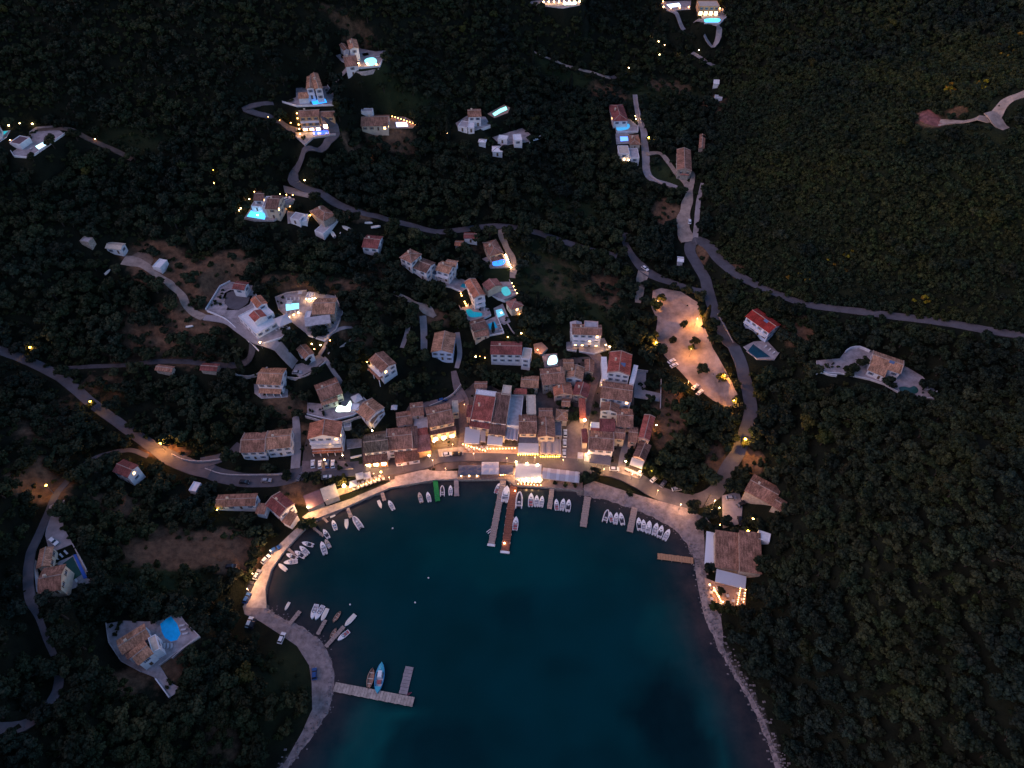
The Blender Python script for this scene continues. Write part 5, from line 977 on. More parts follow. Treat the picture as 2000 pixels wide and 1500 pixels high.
# ------------------------------------------------------------ piers
def pier(label, P0, P1, wd, m_, piles=True, z=.75, endcap=False, name='pier'):
    a, b_ = plane(*P0, z)[:2], plane(*P1, z)[:2]; d = b_-a; L_ = float(np.hypot(*d)); d = d/L_; rz = math.atan2(d[1], d[0])
    root = empty(name, (*a, 0), rz); tag(root, label, 'pier'); nb = max(3, int(L_/1.1)); m = MB()
    for i in range(nb): m.box(L_*i/nb, L_*(i+1)/nb-.09, -wd/2*(1+.04*(i % 3)), wd/2, z-.12, z+.02*(i % 2))
    m.box(0, L_, -wd/2+.1, -wd/2+.3, z-.35, z-.13); m.box(0, L_, wd/2-.3, wd/2-.1, z-.35, z-.13)
    m.build('deck', m_, root)
    if piles:
        for i in range(int(L_/4)+1):
            for s in (-1, 1): MB().tube([(.6+i*4, s*wd*.52, -2), (.6+i*4, s*wd*.52, z+(.5 if endcap else .05))], [.13,.13], 6).build('pile', M_wood if not endcap else M_dry, root)
    if endcap: MB().box(L_-.9, L_+.1, -wd/2-.3, wd/2+.3, z-.3, z+.1).build('end_beam', WL['white'], root)
    return root
for p in [('bright green carpeted pier',(850,937),(855,979),2.1,M_green,False),('plain grey-pink pier right of the green one',(891,934),(892,969),2.0,M_conc,True),
 ('long pale jagged plank pier with white bollards',(984,934),(959,1066),2.6,M_wood,True,.75,True),('long dark red plank pier with one lamp',(1004,945),(986,1080),3.2,M_rust,True,.75,True),
 ('narrow grey pier between two groups of three boats',(1079,950),(1073,994),2.0,M_wood,True),('ragged grey pier alone in front of the beach',(1148,970),(1139,1029),2.8,M_wood,True),
 ('pale wooden pier left of the row of six moored boats',(1240,991),(1230,1039),2.6,M_orangew if False else M_wood,False),('short orange wooden pier sticking out of the right shore',(1354,1095),(1284,1086),2.6,M_orangew,True),
 ('long concrete pier at the lower left shore',(653,1341),(808,1371),3.2,M_pave,False,.8),('grey floating pontoon off the end of the concrete pier',(800,1302),(787,1356),3.0,M_conc,False,.4),
 ('small dark pier between two small moored boats',(745,958),(751,978),1.5,M_wood,True),('small yellow-lit pier below the bright quay',(678,990),(686,1011),1.5,M_wood,True),
 ('short thin plank jetty near the quay bend',(631,1011),(640,1020),1.0,M_wood,True),('narrow grey jetty nearest the small white dinghy',(565,1219),(586,1193),1.6,M_wood,True),
 ('thin jetty behind three boats moored side by side',(620,1239),(636,1210),1.4,M_wood,True),('wooden jetty with square platform at the left shore',(636,1263),(672,1223),1.5,M_wood,True),
 ('short jetty by the cluster of boats at the left quay',(562,1071),(576,1083),1.0,M_wood,True),('thin dark jetty under the tree at the quay bend',(612,1030),(632,1047),1.0,M_wood,True)]: pier(*p)

# ------------------------------------------------------------ boats
def hullpts(L_, B, n_=9, both=False):
    out = []
    for i in range(n_+1):
        s = i/n_
        if both: b_ = B*math.sin(math.pi*min(max(s, .0), 1))**.62
        else: b_ = B*(.86 + .14*min(1, s/.35)) if s < .45 else B*(max(0, 1 - ((s-.45)/.55)**2.3))**.75
        out.append((-L_/2 + L_*s, b_, .55 + .35*s*s*L_/6 + (.25*(1-s)**2 if both else 0)))
    return out
def hull(root, L_, B, mt, both=False, name='hull'):
    H_ = hullpts(L_, B, both=both); m = MB()
    for i in range(len(H_)-1):
        (x0,b0,z0), (x1,b1,z1) = H_[i], H_[i+1]
        for s in (1, -1):
            A = [(x0,s*b0,z0),(x1,s*b1,z1),(x1,s*b1*.75,-.12),(x0,s*b0*.75,-.12)]; Bq = [(x0,s*b0*.75,-.12),(x1,s*b1*.75,-.12),(x1,0,-.35),(x0,0,-.35)]
            for q in (A, Bq): m.face(q if s < 0 else q[::-1])
            g = [(x0,s*b0,z0),(x0,s*b0*.80,z0),(x1,s*b1*.80,z1),(x1,s*b1,z1)]; m.face(g if s < 0 else g[::-1])
            g = [(x0,s*b0*.80,z0),(x0,s*b0*.78,.12),(x1,s*b1*.78,.12),(x1,s*b1*.80,z1)]; m.face(g if s < 0 else g[::-1])
    x0, b0, z0 = H_[0]
    if not both: m.face([(x0,-b0,z0),(x0,b0,z0),(x0,b0*.75,-.12),(x0,0,-.35),(x0,-b0*.75,-.12)]); m.box(x0, x0+.25, -b0*.8, b0*.8, .1, z0)
    m.build(name, mt, root); f = MB(); pts = [(x,-b_*.79) for x, b_, z_ in H_] + [(x,b_*.79) for x, b_, z_ in H_[::-1]]
    f.face([(x,y,.14) for x, y in pts]); return H_, f
def foredeck(H_, s0, m):
    for i in range(int(s0*(len(H_)-1)), len(H_)-1):
        (x0,b0,z0), (x1,b1,z1) = H_[i], H_[i+1]; m.face([(x0,-b0*.82,z0+.01),(x1,-b1*.82,z1+.01),(x1,0,z1+.09),(x0,0,z0+.09)]); m.face([(x0,0,z0+.09),(x1,0,z1+.09),(x1,b1*.82,z1+.01),(x0,b0*.82,z0+.01)])
def outboard(root, L_, y=0): MB().box(-L_/2-.55,-L_/2-.05,y-.2,y+.2,.55,1.15,0,tx=.06,ty=.04).box(-L_/2-.4,-L_/2-.2,y-.07,y+.07,-.4,.55).build('outboard_motor', PAINT['black'], root)
def boat(kind):
    root = empty('boat', (0,0,0)); L_ = 6.0
    if kind in ('motor','cush','dark','tan','blue'):
        mt = {'tan': M_btan}.get(kind, M_bw); H_, f = hull(root, L_, 1.12, mt)
        f.build('cockpit_floor', {'dark': M_bdark, 'blue': M_bblue}.get(kind, M_bdeck), root); m = MB(); foredeck(H_, .6, m); m.build('foredeck', mt, root)
        MB().box(-.1,.7,-.38,.38,.15,1.15,0,tx=.08,ty=.05).build('console', mt, root); MB().box(.55,.62,-.4,.4,1.15,1.5,0,tx=-.06).build('windscreen', M_cglass, root)
        MB().box(-1.3,-.7,-.6,.6,.15,.7).build('seat', {'cush': M_bred, 'dark': M_bdark}.get(kind, M_bcush), root); MB().box(-2.6,-2.0,-.8,.8,.15,.62).build('seat', {'cush': M_bred}.get(kind, M_bcush), root)
        outboard(root, L_)
    elif kind == 'cruiser':
        H_, f = hull(root, L_, 1.2, M_bw); f.build('cockpit_floor', M_bdeck, root); m = MB(); foredeck(H_, .42, m); m.build('foredeck', M_bw, root)
        MB().box(-.9,1.0,-.75,.75,.6,1.25,0,tx=.3,ty=.12).build('cabin', M_bw, root); MB().box(-.86,.72,-.79,.79,.95,1.12,0,tx=.12,ty=.06).build('windscreen', M_cglass, root); MB().box(-2.7,-2.0,-.85,.85,.15,.65).build('seat', M_bcush, root); outboard(root, L_)
    elif kind in ('rib','ribdark'):
        tm = M_rub; P = []; n_ = 14
        for i in range(n_+1):
            a_ = i/n_; ang = math.pi*(a_-.5); P.append(a_)
        side = [(-3.3,.95,.45),(-2.2,.97,.45),(-.6,.97,.46),(.8,.92,.5),(1.8,.72,.56),(2.5,.42,.64),(2.85,.12,.70)]; path = side + [(x,-y,z_) for x, y, z_ in side[::-1]]
        MB().tube(path, [.17]+[.25]*12+[.17], 8).build('tube', tm, root, smooth=True)
        MB().prism([(-2.8,-.85),(1.6,-.7),(2.6,0),(1.6,.7),(-2.8,.85)], -.2, .3).build('floor', M_bdeck if kind == 'rib' else M_bdark, root)
        MB().box(-.2,.5,-.32,.32,.3,1.2,0,tx=.08,ty=.05).build('console', M_bw if kind == 'rib' else M_bdark, root); MB().box(-1.3,-.7,-.5,.5,.3,.8).build('seat', M_bcush, root); MB().box(-2.4,-2.0,-.7,.7,.3,.75).build('seat', M_bcush, root); outboard(root, 5.6)
    elif kind == 'cover':
        H_, f = hull(root, L_, 1.05, M_bw); f.build('cockpit_floor', M_bw, root); m = MB(); foredeck(H_, 0, m); m.build('boat_cover', mat('boat_cover_cream', (.66,.62,.54), .8), root); outboard(root, L_)
    elif kind == 'wood':
        H_, f = hull(root, L_, 1.0, M_bwood, True); f.build('cockpit_floor', M_bwood, root)
        for x in (-1.6, 0, 1.4): MB().box(x-.15,x+.15,-.75,.75,.45,.52).build('thwart', M_btan, root)
        MB().box(1.7,2.4,-.35,.35,.5,.68).build('locker', M_bwood, root)
    elif kind == 'caique':
        H_, f = hull(root, L_, .95, M_bblue, True); f.build('cockpit_floor', M_bw, root)
        m = MB(); foredeck(H_, .72, m); m.build('foredeck', M_bcyan, root); m = MB()
        for i in range(0, 2):
            (x0,b0,z0), (x1,b1,z1) = H_[i], H_[i+1]; m.face([(x0,-b0*.82,z0+.02),(x1,-b1*.82,z1+.02),(x1,b1*.82,z1+.02),(x0,b0*.82,z0+.02)])
        m.build('stern_deck', M_bcyan, root); MB().box(-.1,1.3,-.45,.45,.3,1.25,0,tx=.1,ty=.08).build('cabin', M_bw, root); MB().box(-1.1,-.4,-.4,.4,.3,.5).build('cushion', M_bred, root); MB().tube([(1.5,0,.5),(1.5,0,2.6)], [.05,.03], 6).build('mast', M_bw, root)
    elif kind == 'cat':
        for s in (-1, 1): MB().box(-2.6,2.6,s*.9-.28,s*.9+.28,-.1,.5,0,tx=.5).build('hull', M_bw, root)
        MB().box(-1.6,1.6,-.65,.65,.4,.5).build('deck', M_bdark, root)
    elif kind == 'kayak':
        H_, f = hull(root, 6, .55, mat('kayak_pink', (.5,.10,.16), .5), True); f.build('cockpit_floor', M_bdark, root)
    return root
BOATS = [(821,972,-2,-9,5.2,'tan','pale pinkish motorboat left of its white twin, nearest the open middle of the quay'),(837,971,-2,-9,5.0,'motor','white motorboat moored just left of the green pier'),
 (864,959,0,-9,5.2,'ribdark','small rubber boat with yellow-grey deck right of the green pier'),(880,958,0,-9,4.9,'motor','white motorboat between the rubber boat and the plain pier'),
 (742,985,3,9,4.2,'cover','small white dinghy left of the small dark pier'),(764,987,-4,-9,5.2,'motor','white motorboat right of the small dark pier'),
 (653,1026,-3,-9,5.0,'blue','white motorboat with bright blue interior'),(677,1024,0,9,4.8,'cover','cream covered boat with its bow to the open water'),
 (698,1021,-7,-9,6.8,'rib','large rubber boat at the end of the yellow-lit pier'),(637,1043,-5,-9,5.0,'dark','white motorboat with black cockpit at the dark jetty'),
 (640,1062,-5,-9,4.6,'tan','tan wooden boat lashed to a larger white motorboat'),(632,1071,-2,-9,6.2,'motor','larger white motorboat with the tan boat at its side'),
 (650,1008,5,-2,2.4,'cover','tiny cream tender brightly lit below the quay'),(601,1063,-9,-2,5.2,'dark','white motorboat with black seats lying farthest right of the left cluster'),
 (594,1075,-8,-7,5.4,'motor','white motorboat second in the left quay cluster'),(586,1083,-8,-5,5.4,'dark','white motorboat with dark console third in the left quay cluster'),
 (570,1087,-9,-3,5.2,'dark','white motorboat fourth in the left quay cluster beside the short jetty'),(568,1098,-9,1,5.6,'motor','white motorboat fifth in the left quay cluster'),
 (552,1108,-7,-5,4.8,'cover','white covered boat lowest in the left quay cluster'),(972,954,3,-9,5.2,'cush','white motorboat with red cushions left of the long pale pier'),
 (988,966,1,-9,8.2,'cruiser','big white cruiser moored between the two long piers'),(1014,977,1,-9,7.8,'ribdark','long slim rubber boat right of the dark red pier'),
 (1037,977,0,-9,6.6,'cush','largest left boat of the group of three before the deck'),(1048,979,0,-9,5.6,'motor','middle boat of the group of three before the deck'),(1058,980,1,-9,5.4,'motor','right boat of the group of three before the deck'),
 (1087,986,0,-9,5.4,'cush','left boat of the trio right of the narrow grey pier'),(1099,986,1,-9,5.8,'motor','middle boat of the trio right of the narrow grey pier'),(1110,988,1,-9,6.0,'dark','right boat of the trio right of the narrow grey pier, with dark seats'),
 (1007,1023,1,-9,6.4,'cush','white cruiser with red cushions alone halfway along the dark red pier'),(956,1037,6,-4,2.8,'cat','tiny white twin-hulled pedal boat at the side of the long pale pier'),
 (1184,1008,3,-9,6.0,'ribdark','dark-floored rubber boat leftmost of the four off the beach'),(1193,1010,-1,-9,4.8,'cush','short white boat with red cushions second of the four off the beach'),(1203,1013,1,-9,5.6,'motor','white motorboat third of the four off the beach'),(1214,1014,-2,-9,5.8,'dark','white motorboat with dark console rightmost of the four off the beach'),
 (1248,1024,-1,-9,6.0,'dark','first boat from the pale pier in the row of six'),(1257,1027,0,-9,5.6,'motor','second boat from the pale pier in the row of six'),(1267,1030,2,-9,6.0,'cruiser','third boat from the pale pier in the row of six'),
 (1280,1034,2,-9,6.0,'motor','fourth boat from the pale pier in the row of six'),(1290,1039,2,-9,6.0,'dark','fifth boat from the pale pier in the row of six'),(1302,1045,4,-9,5.8,'motor','last boat of the row of six, farthest from its pier'),
 (561,1184,-4,8,3.4,'cover','small white dinghy near the lower quay end'),(614,1195,-3,9,6.0,'motor','left boat of three moored side by side at the lower left shore'),(624,1197,-5,9,6.0,'motor','middle boat of three moored side by side at the lower left shore'),(634,1201,-4,9,5.2,'cover','right covered boat of three moored side by side at the lower left shore'),
 (658,1205,-5,8,5.0,'wood','slim wooden rowing boat floating free off the lower left jetties'),(684,1212,-7,8,5.6,'cover','white covered boat floating farthest out at the lower left'),(671,1242,-7,6,5.2,'cush','white boat with red cushion tied to the platform jetty'),
 (724,1326,-2,9,7.6,'wood','brown varnished wooden boat beside the blue caique'),(742,1325,2,-9,11.0,'caique','blue and white double-ended caique at the concrete pier'),
 (797,1356,8,-4,3.0,'kayak','pink kayak at the end of the concrete pier'),(651,1238,4,-7,4.6,'wood','old brown raft-like boat against the platform jetty')]
bp_ = {}
for px, py, dx, dy, L_, kd, lb in BOATS:
    o = bp_.get(kd); o = copy_tree(o) if o else bp_.setdefault(kd, boat(kd))
    a, b_ = plane(px, py, .3)[:2], plane(px+dx*.5, py+dy*.5, .3)[:2]; d = b_-a
    place(o, a[0], a[1], .05, math.atan2(d[1], d[0]) + random.uniform(-.07, .07), lb, 'boat', 'boats moored in the bay', L_/6.0)
for px, py, dx, dy, L_, kd, lb in [(650,457,-3,-6,5.5,'cover','white boat stored on land leftmost beside the long grey shed'),(667,460,-2,-6,5,'motor','white boat stored on land in the middle below the long grey shed'),(677,446,-6,-4,6,'cover','white boat stored on land rightmost beside the long grey shed'),(734,443,9,1,5,'cover','white upturned dinghy on the dark meadow above the maroon house'),(720,435,9,2,4,'cover','small pale dinghy on the dark meadow behind the larger one'),(370,637,8,-3,3.4,'cover','small white boat hull lying in the dry orchard'),(210,531,3,-7,4,'cover','white boat hull among the olives left of the dirt track')]:
    o = copy_tree(bp_[kd]); a = hit(px, py, .8); b_ = hit(px+dx*.5, py+dy*.5, .8)[:2]-a[:2]; place(o, a[0], a[1], float(tz(a[0], a[1]))+.45, math.atan2(b_[1], b_[0]), lb, 'boat', 'boats stored on land', L_/6.0); mark([a[:2]+(-2,-2), a[:2]+(2,-2), a[:2]+(2,2), a[:2]+(-2,2)], 1.5)
for px, py, lb in [(837,1129,'tiny pale mooring buoy alone in the middle of the bay'),(811,1177,'tiny white mooring buoy lower in the middle of the bay'),(767,1032,'tiny green mooring buoy off the rubber boat'),(684,1181,'tiny dark mooring buoy above the lower left boats')]:
    a = plane(px, py, 0); r_ = empty('buoy', a); tag(r_, lb, 'buoy'); MB().ball((0,0,.15), .35, 0).build('float', M_bw, r_); MB().tube([(0,0,.4),(0,0,.65)], [.05,.04], 6).build('ring', M_metal, r_)

# ------------------------------------------------------------ cars
def car(paint):
    r = empty('parked_car', (0,0,0)); P = PAINT[paint]; prof = [(-2.15,.35),(2.1,.35),(2.2,.6),(2.1,.82),(1.1,.95),(-1.9,.98),(-2.2,.75)]; m = MB()
    for s in (1, -1): q = [(x, s*.88, z_) for x, z_ in prof]; m.face(q[::-1] if s > 0 else q)
    for i in range(len(prof)): (x0,z0), (x1,z1) = prof[i], prof[(i+1) % len(prof)]; m.face([(x0,-.88,z0),(x0,.88,z0),(x1,.88,z1),(x1,-.88,z1)])
    m.box(-1.45,.35,-.66,.66,1.41,1.47); m.build('body', P, r); MB().box(-1.95,1.05,-.82,.82,.94,1.42,0,tx=.55,ty=.14).build('windows', M_cglass, r)
    w_ = MB().tube([(0,-.1,0),(0,.1,0)], [.32,.32], 12).mesh('wheel', M_tyre)
    for x in (-1.35, 1.35):
        for s in (-1, 1): link('wheel', w_, r, (x, s*.84, .32))
    for s in (-1, 1): MB().box(2.1,2.2,s*.6-.17,s*.6+.17,.62,.76).build('headlight', M_lamp, r)
    return r
CARS = [(611,906,0,-9,'white','leftmost white car under the guesthouse arches'),(625,907,0,-9,'white','second white car from the left under the guesthouse arches'),(639,906,0,-9,'blue','dark blue car between white cars at the guesthouse'),(650,906,0,-9,'white','rightmost white car under the guesthouse arches'),
 (638,932,9,-1,'white','white car on the road below the guesthouse arches'),(586,931,3,-6,'grey','grey car half hidden by the roadside tree'),(520,938,9,0,'silver','silver car on the road below the two-roof house'),(477,941,9,1,'black','black car driving on the bend of the main road'),
 (873,887,9,-1,'white','white car before the yellow-lit house front'),(893,886,9,0,'black','black car right of the white car before the yellow-lit house front'),(1104,846,0,-9,'white','uppermost white car in the row on the square'),(1103,865,0,-9,'white','middle white car in the row on the square'),(1102,885,0,-9,'white','lowest white car in the row on the square'),
 (1200,916,9,0,'white','white car at the foot of the narrow lane by the dark awning'),(1278,935,6,-5,'white','warm-lit white car parked by the beach road bushes'),(1295,945,5,-7,'grey','dark car second by the beach road bushes'),(1322,955,8,-1,'silver','grey car third by the beach road, beneath the big dark trees'),
 (1312,705,8,-5,'white','upper white car at the left edge of the car park'),(1317,713,8,-4,'white','lower white car at the left edge of the car park'),(1358,755,6,-6,'white','upper white car at the lower left edge of the car park'),(1367,766,6,-6,'white','lower white car with its roof lit at the lower left edge of the car park'),
 (1347,432,1,-8,'white','small white car on the wide dirt road above the hairpin'),(1260,524,6,5,'white','white car at the wooded road fork'),(1448,984,7,-4,'black','black car in the dark yard behind the beach taverna garden'),(1446,1017,2,8,'black','black car with pale roof beside the taverna gate'),(1428,972,7,0,'silver','small silver car nearest the beach road fork'),
 (580,727,9,-2,'silver','silver car parked on the dirt yard below the brown cottage'),(488,1146,3,-6,'black','black car upper of two beside the left quay'),(482,1168,3,-6,'blue','dark blue car lower of two beside the left quay'),(487,1215,3,-6,'white','white car left of a pair at the lower quay end'),(493,1218,3,-6,'black','black car right of a pair at the lower quay end'),
 (550,1246,4,-8,'white','white car alone on the grass edge of the gravel shore'),(614,1316,0,-9,'blue','dark blue pickup alone on the gravel shore'),(502,1122,4,-7,'silver','orange-lit car on the left quay'),(519,1092,6,-6,'white','white car parked at the middle of the left quay'),(537,1073,7,-4,'blue','blue-grey car parked highest on the left quay'),
 (864,781,9,-2,'blue','dark blue car behind the cream flat roof'),(451,1106,8,1,'black','black car in the dry field near the left quay'),(104,1057,4,3,'white','white-roofed vehicle on the driveway above the dark green pool'),(560,388,6,-5,'white','white car at the lamp-lit yard of the dark-roofed villa')]
cp_ = {}
for px, py, dx, dy, pt, lb in CARS:
    o = cp_.get(pt); o = copy_tree(o) if o else cp_.setdefault(pt, car(pt))
    a = hit(px, py, .9); b_ = hit(px+dx*.5, py+dy*.5, .9)[:2]-a[:2]; place(o, a[0], a[1], float(tz(a[0], a[1]))+.24, math.atan2(b_[1], b_[0]), lb, 'car', 'cars parked around the village', 1.0)
    q = a[:2]; mark([q+(-2,-2), q+(2,-2), q+(2,2), q+(-2,2)], 1.0)

# ------------------------------------------------------------ lamps
def lamp(px, py, h, label, grp, name='garden_lamp', bulb=None, r_=.26, power=0, colr=(1,.52,.18), over=None):
    p = hit(px, py, h); g = max(float(tz(p[0], p[1])), 0)+.15; root = empty(name, (p[0], p[1], g)); tag(root, label, 'lamp', grp)
    if over: g = over
    MB().tube([(0,0,-.1),(0,0,h-.2)], [.06,.045] if h < 4 else [.12,.07], 6).build('pole', M_metal, root)
    MB().ball((0,0,h), r_, 0, 8, 5, .8).build('bulb', bulb or M_bulb, root)
    if h > 3: MB().box(-.3,.3,-.18,.18,h+.22,h+.32,0,tx=.05).build('lamp_hood', M_metal, root)
    if power: light(root, (0,0,h-.55 if h > 3 else h+.5), power, colr, .25)
    return root
YL = (1,.45,.06); WM = (1,.60,.25)
for px, py, h, lb, bb, r_, pw, cl in [(59,679,6,'yellow street lamp at the bend of the main road on the left',M_bulby,.45,800,YL),(176,784,6,'yellow street lamp in the roadside bush left of the straight road',M_bulby,.4,900,YL),(312,866,6,'orange street lamp above the brightly lit road stretch on the left',M_bulby,.2,11000,(1,.38,.08)),
 (90,948,6,'orange lamp in the dry grass left of the curving lane',M_bulby,.42,900,YL),(1456,858,7,'yellow-green street lamp glowing in the tree above the beach road',M_bulby,.5,6000,(1,.46,.10)),(672,949,6,'brilliant white-yellow lamp at the quay terrace trees',M_bulbw,.75,15000,(1,.58,.22)),
 (1142,821,6,'bright yellow lamp over the village square',M_bulbw,.6,2600,(1,.60,.22)),(1267,269,6,'yellow street lamp on the lane beside the flat-roofed houses',M_bulby,.42,800,(1,.5,.1)),(1461,1038,6,'yellow lamp left of the white shed behind the taverna',M_bulby,.5,300,YL),(1471,1013,6,'orange lamp on a tall post behind the taverna',M_bulb,.4,120,WM),
 (717,707,5,'yellow wall lamp at the left corner of the tilted two-storey house',M_bulby,.3,260,YL),(509,671,4,'gate lamp at the corner of the white villa parapet',M_bulbw,.35,260,WM),(727,790,3,'yellow lamp in the garden left of the small brown houses',M_bulby,.2,0,YL),(1397,977,6,'warm street lamp at the beach road fork',M_bulb,.15,5200,(1,.46,.18)),
 (727,841,3,'yellow garden lamp behind the long mossy house',M_bulbw,.3,160,YL),(424,996,3,'yellow-green lamp in the bush beside the low grey-brown house',M_bulby,.25,120,(.9,.8,.05)),(744,922,4,'orange lamp at the right end of the quay terrace',M_bulb,.45,700,(1,.40,.10)),(1183,674,5,'left of two yellow lamps beside the pink villa',M_bulbw,.32,300,YL),(1191,677,5,'right of two yellow lamps beside the pink villa',M_bulbw,.4,500,YL),
 (894,631,4,'yellow lamp alone in the dark trees left of the square blue pool',M_bulby,.3,60,YL),(929,697,3,'yellow lamp at the left patio of the wide maroon house',M_bulbw,.3,160,YL),(992,659,3,'dim yellow lamp above the wide maroon house',M_bulby,.3,60,YL),(1050,683,4,'orange lamp beside the pinkish courtyard left of the mint pool',M_bulb,.3,900,(1,.42,.16)),(1176,752,5,'orange lamp on the alley wall left of the reddish brown house',M_bulb,.3,500,(1,.42,.10)),
 (1282,830,4,'wall lamp at the far gable of the long red house',M_bulbw,.35,320,YL),(1222,901,4,'orange lamp at the two-step awning corner',M_bulbw,.4,600,(1,.5,.12)),(1250,921,3,'bright lamp in front of the two-step awning',M_bulbw,.4,700,(1,.55,.15)),(1272,922,3,'lamp in the bushes right of the two-step awning',M_bulbw,.25,700,(1,.6,.12)),(885,852,4,'bright yellow lamp at the corner of the yellow-lit house',M_bulbw,.4,500,YL),(848,862,4,'bright lamp on the left of the yellow-lit house front',M_bulbw,.5,600,YL),(866,857,4,'bright lamp in the middle of the yellow-lit house front',M_bulbw,.6,600,YL),(838,890,3,'lamp at the foot of the narrow pink-roofed house',M_bulbw,.45,260,(1,.5,.1)),
 (884,868,4,'orange alley lamp between the yellow-lit house and the white canopy',M_bulb,.2,700,(1,.42,.1)),(907,790,4,'orange lamp high in the alley by the cream house',M_bulb,.15,400,(1,.42,.1)),(669,890,3,'yellow lamp under the guesthouse arch',M_bulbw,.2,80,YL),(634,898,3,'yellow lamp over the blue car under the guesthouse arch',M_bulbw,.3,200,YL),
 (1146,775,4,'dim lamp in the upper alley',M_bulb,.15,160,(1,.42,.12)),(493,1120,5,'orange quay lamp beside the orange-lit car',M_bulb,.18,3600,(1,.5,.22)),(528,1075,5,'quay lamp behind the blue-grey car',M_bulb,.18,3000,(1,.5,.24)),(600,990,5,'quay lamp near the quay bend',M_bulb,.18,6000,(1,.5,.2)),(483,1150,5,'lowest quay lamp behind the black car',M_bulb,.18,2200,(1,.5,.24)),(1235,925,5,'beach road lamp opposite the two-step awning',M_bulb,.16,3200,(1,.5,.22)),(1330,985,5,'beach road lamp near the silver car',M_bulb,.16,3000,(1,.5,.25)),(1100,898,5,'road lamp opposite the striped canopy',M_bulb,.16,1500,(1,.42,.2)),(990,895,5,'road lamp above the dark purple canopy',M_bulb,.16,1500,(1,.38,.16)),(925,886,5,'road lamp above the long dark slate canopy',M_bulb,.16,1500,(1,.38,.16)),(845,899,5,'road lamp left of the white car before the yellow-lit front',M_bulb,.16,1600,(1,.40,.16)),(1045,893,5,'added road lamp above the glowing canopy',M_bulb,.16,1500,(1,.38,.16)),(1180,916,5,'added road lamp below the dark grey awning',M_bulb,.16,2200,(1,.44,.14)),(785,908,5,'added road lamp right of the orange-glowing shop',M_bulb,.16,1300,(1,.38,.16)),(640,975,4,'added quay lamp at the foot of the tan boathouse',M_bulb,.18,3200,(1,.52,.2)),(760,932,4,'added quay lamp at the narrow end of the quay terrace',M_bulb,.16,1500,(1,.46,.2)),(870,915,4,'added quay lamp on the wide pale end of the quay',M_bulb,.16,1000,(1,.46,.22)),(1285,958,4,'beach road lamp below the two parked cars',M_bulb,.16,2400,(1,.46,.18)),(1148,885,5,'lamp at the lower end of the square',M_bulb,.16,1200,(1,.45,.14)),(730,925,5,'road lamp above the quay terrace',M_bulb,.15,300,(1,.42,.22))]:  # several waterfront road and quay lamps here are added for amber glow
    lamp(px, py, h, lb, 'street and wall lamps', 'street_lamp', bb, r_, pw, cl)
for i, (px, py, pw, lb) in enumerate([(1284,588,1500,'flood lamp lighting the yellow tree at the top left of the car park'),(1362,622,2600,'flood lamp at the upper right edge of the car park'),(1281,668,2000,'flood lamp in the bushes at the left edge of the car park'),(1350,682,1500,'flood lamp by the yellow tree inside the car park'),(1416,732,2000,'flood lamp at the lower right edge of the car park'),(1434,782,1900,'flood lamp at the lowest corner of the car park'),(1345,745,1300,'flood lamp at the lower left edge of the car park')]): lamp(px, py, 5.5, lb, 'flood lamps of the car park', 'flood_lamp', M_bulb, .14, pw*3.8, (1,.38,.08))
SM = []
def row(x0, y0, x1, y1, n_, lb, gp, r_=.22, bb=None, h=1.2, pw=0):
    for i in range(n_): t = i/max(1, n_-1); SM.append((x0+(x1-x0)*t, y0+(y1-y0)*t, h, lb + (', ' + ORD[i] + (' from the left' if abs(x1-x0) >= abs(y1-y0) and x1 > x0 else ' from the top' if y1 > y0 else ' from the bottom') if n_ > 1 else ''), gp, r_, bb, pw))
row(467,411,487,389,7,'small lamp in the slanting row left of the bright blue pool','lamps left of the bright blue pool',.3,M_bulbw)
row(497,375,572,382,7,'small warm lamp above the dark-roofed villa','lamps behind the dark-roofed villa',.26); row(548,397,566,402,4,'orange lamp in the lit shrubs beside the dark-roofed villa','lamps in the lit shrubs',.28,pw=60)
row(580,222,586,262,5,'orange lamp on the left flank of the glowing villa','lamps of the glowing villa',.34,pw=160); row(592,240,640,247,8,'orange lamp along the pool terrace of the glowing villa','lamps of the glowing villa terrace',.34,pw=260); row(524,229,568,240,3,'small lamp beside the road left of the glowing villa','lamps beside the villa road',.3)
row(766,227,812,243,9,'tiny warm lamp around the lilac pool','lamps around the lilac pool',.24); row(700,124,735,126,3,'warm lamp along the terrace of the round cyan pool','lamps at the round pool',.4,M_bulbw,pw=60)
row(987,498,998,523,6,'warm lamp right of the vivid blue oval pool','lamps at the oval blue pool',.4,M_bulbw,pw=60); row(1000,553,1010,573,4,'small warm lamp right of the pale turquoise pool','lamps at the turquoise pool',.28)
row(900,574,911,597,7,'orange lamp between the trees left of the tall terracotta villa','lamps left of the terracotta villa',.34,pw=40); row(529,610,546,624,5,'orange lamp along the hedge of the hillside villa','lamps along the hedge',.34,pw=50)
row(565,620,583,611,3,'round warm lamp along the lower edge of the rectangular pool terrace','lamps below the rectangular pool',.36,M_bulbw,pw=40); row(598,585,616,583,4,'warm lamp near the yellow-lit garden pavilion','lamps near the pavilion',.34,M_bulbw,pw=30); row(609,672,626,674,2,'gate lamp on the driveway wall above the cottage','driveway gate lamps',.34,M_bulbw,pw=60); row(614,682,645,666,2,'low lamp on the upper driveway','upper driveway lamps',.3)
row(1018,651,1025,651,2,'one of two round yellow lamps in the dark garden','pair of yellow garden lamps',.42,M_bulbw,pw=30); row(1007,602,1023,627,3,'small orange lamp along the lower garden wall','lamps of the lower garden',.3,pw=20); row(937,697,947,699,2,'lamp on the left patio of the wide maroon house','patio lamps of the maroon house',.3)
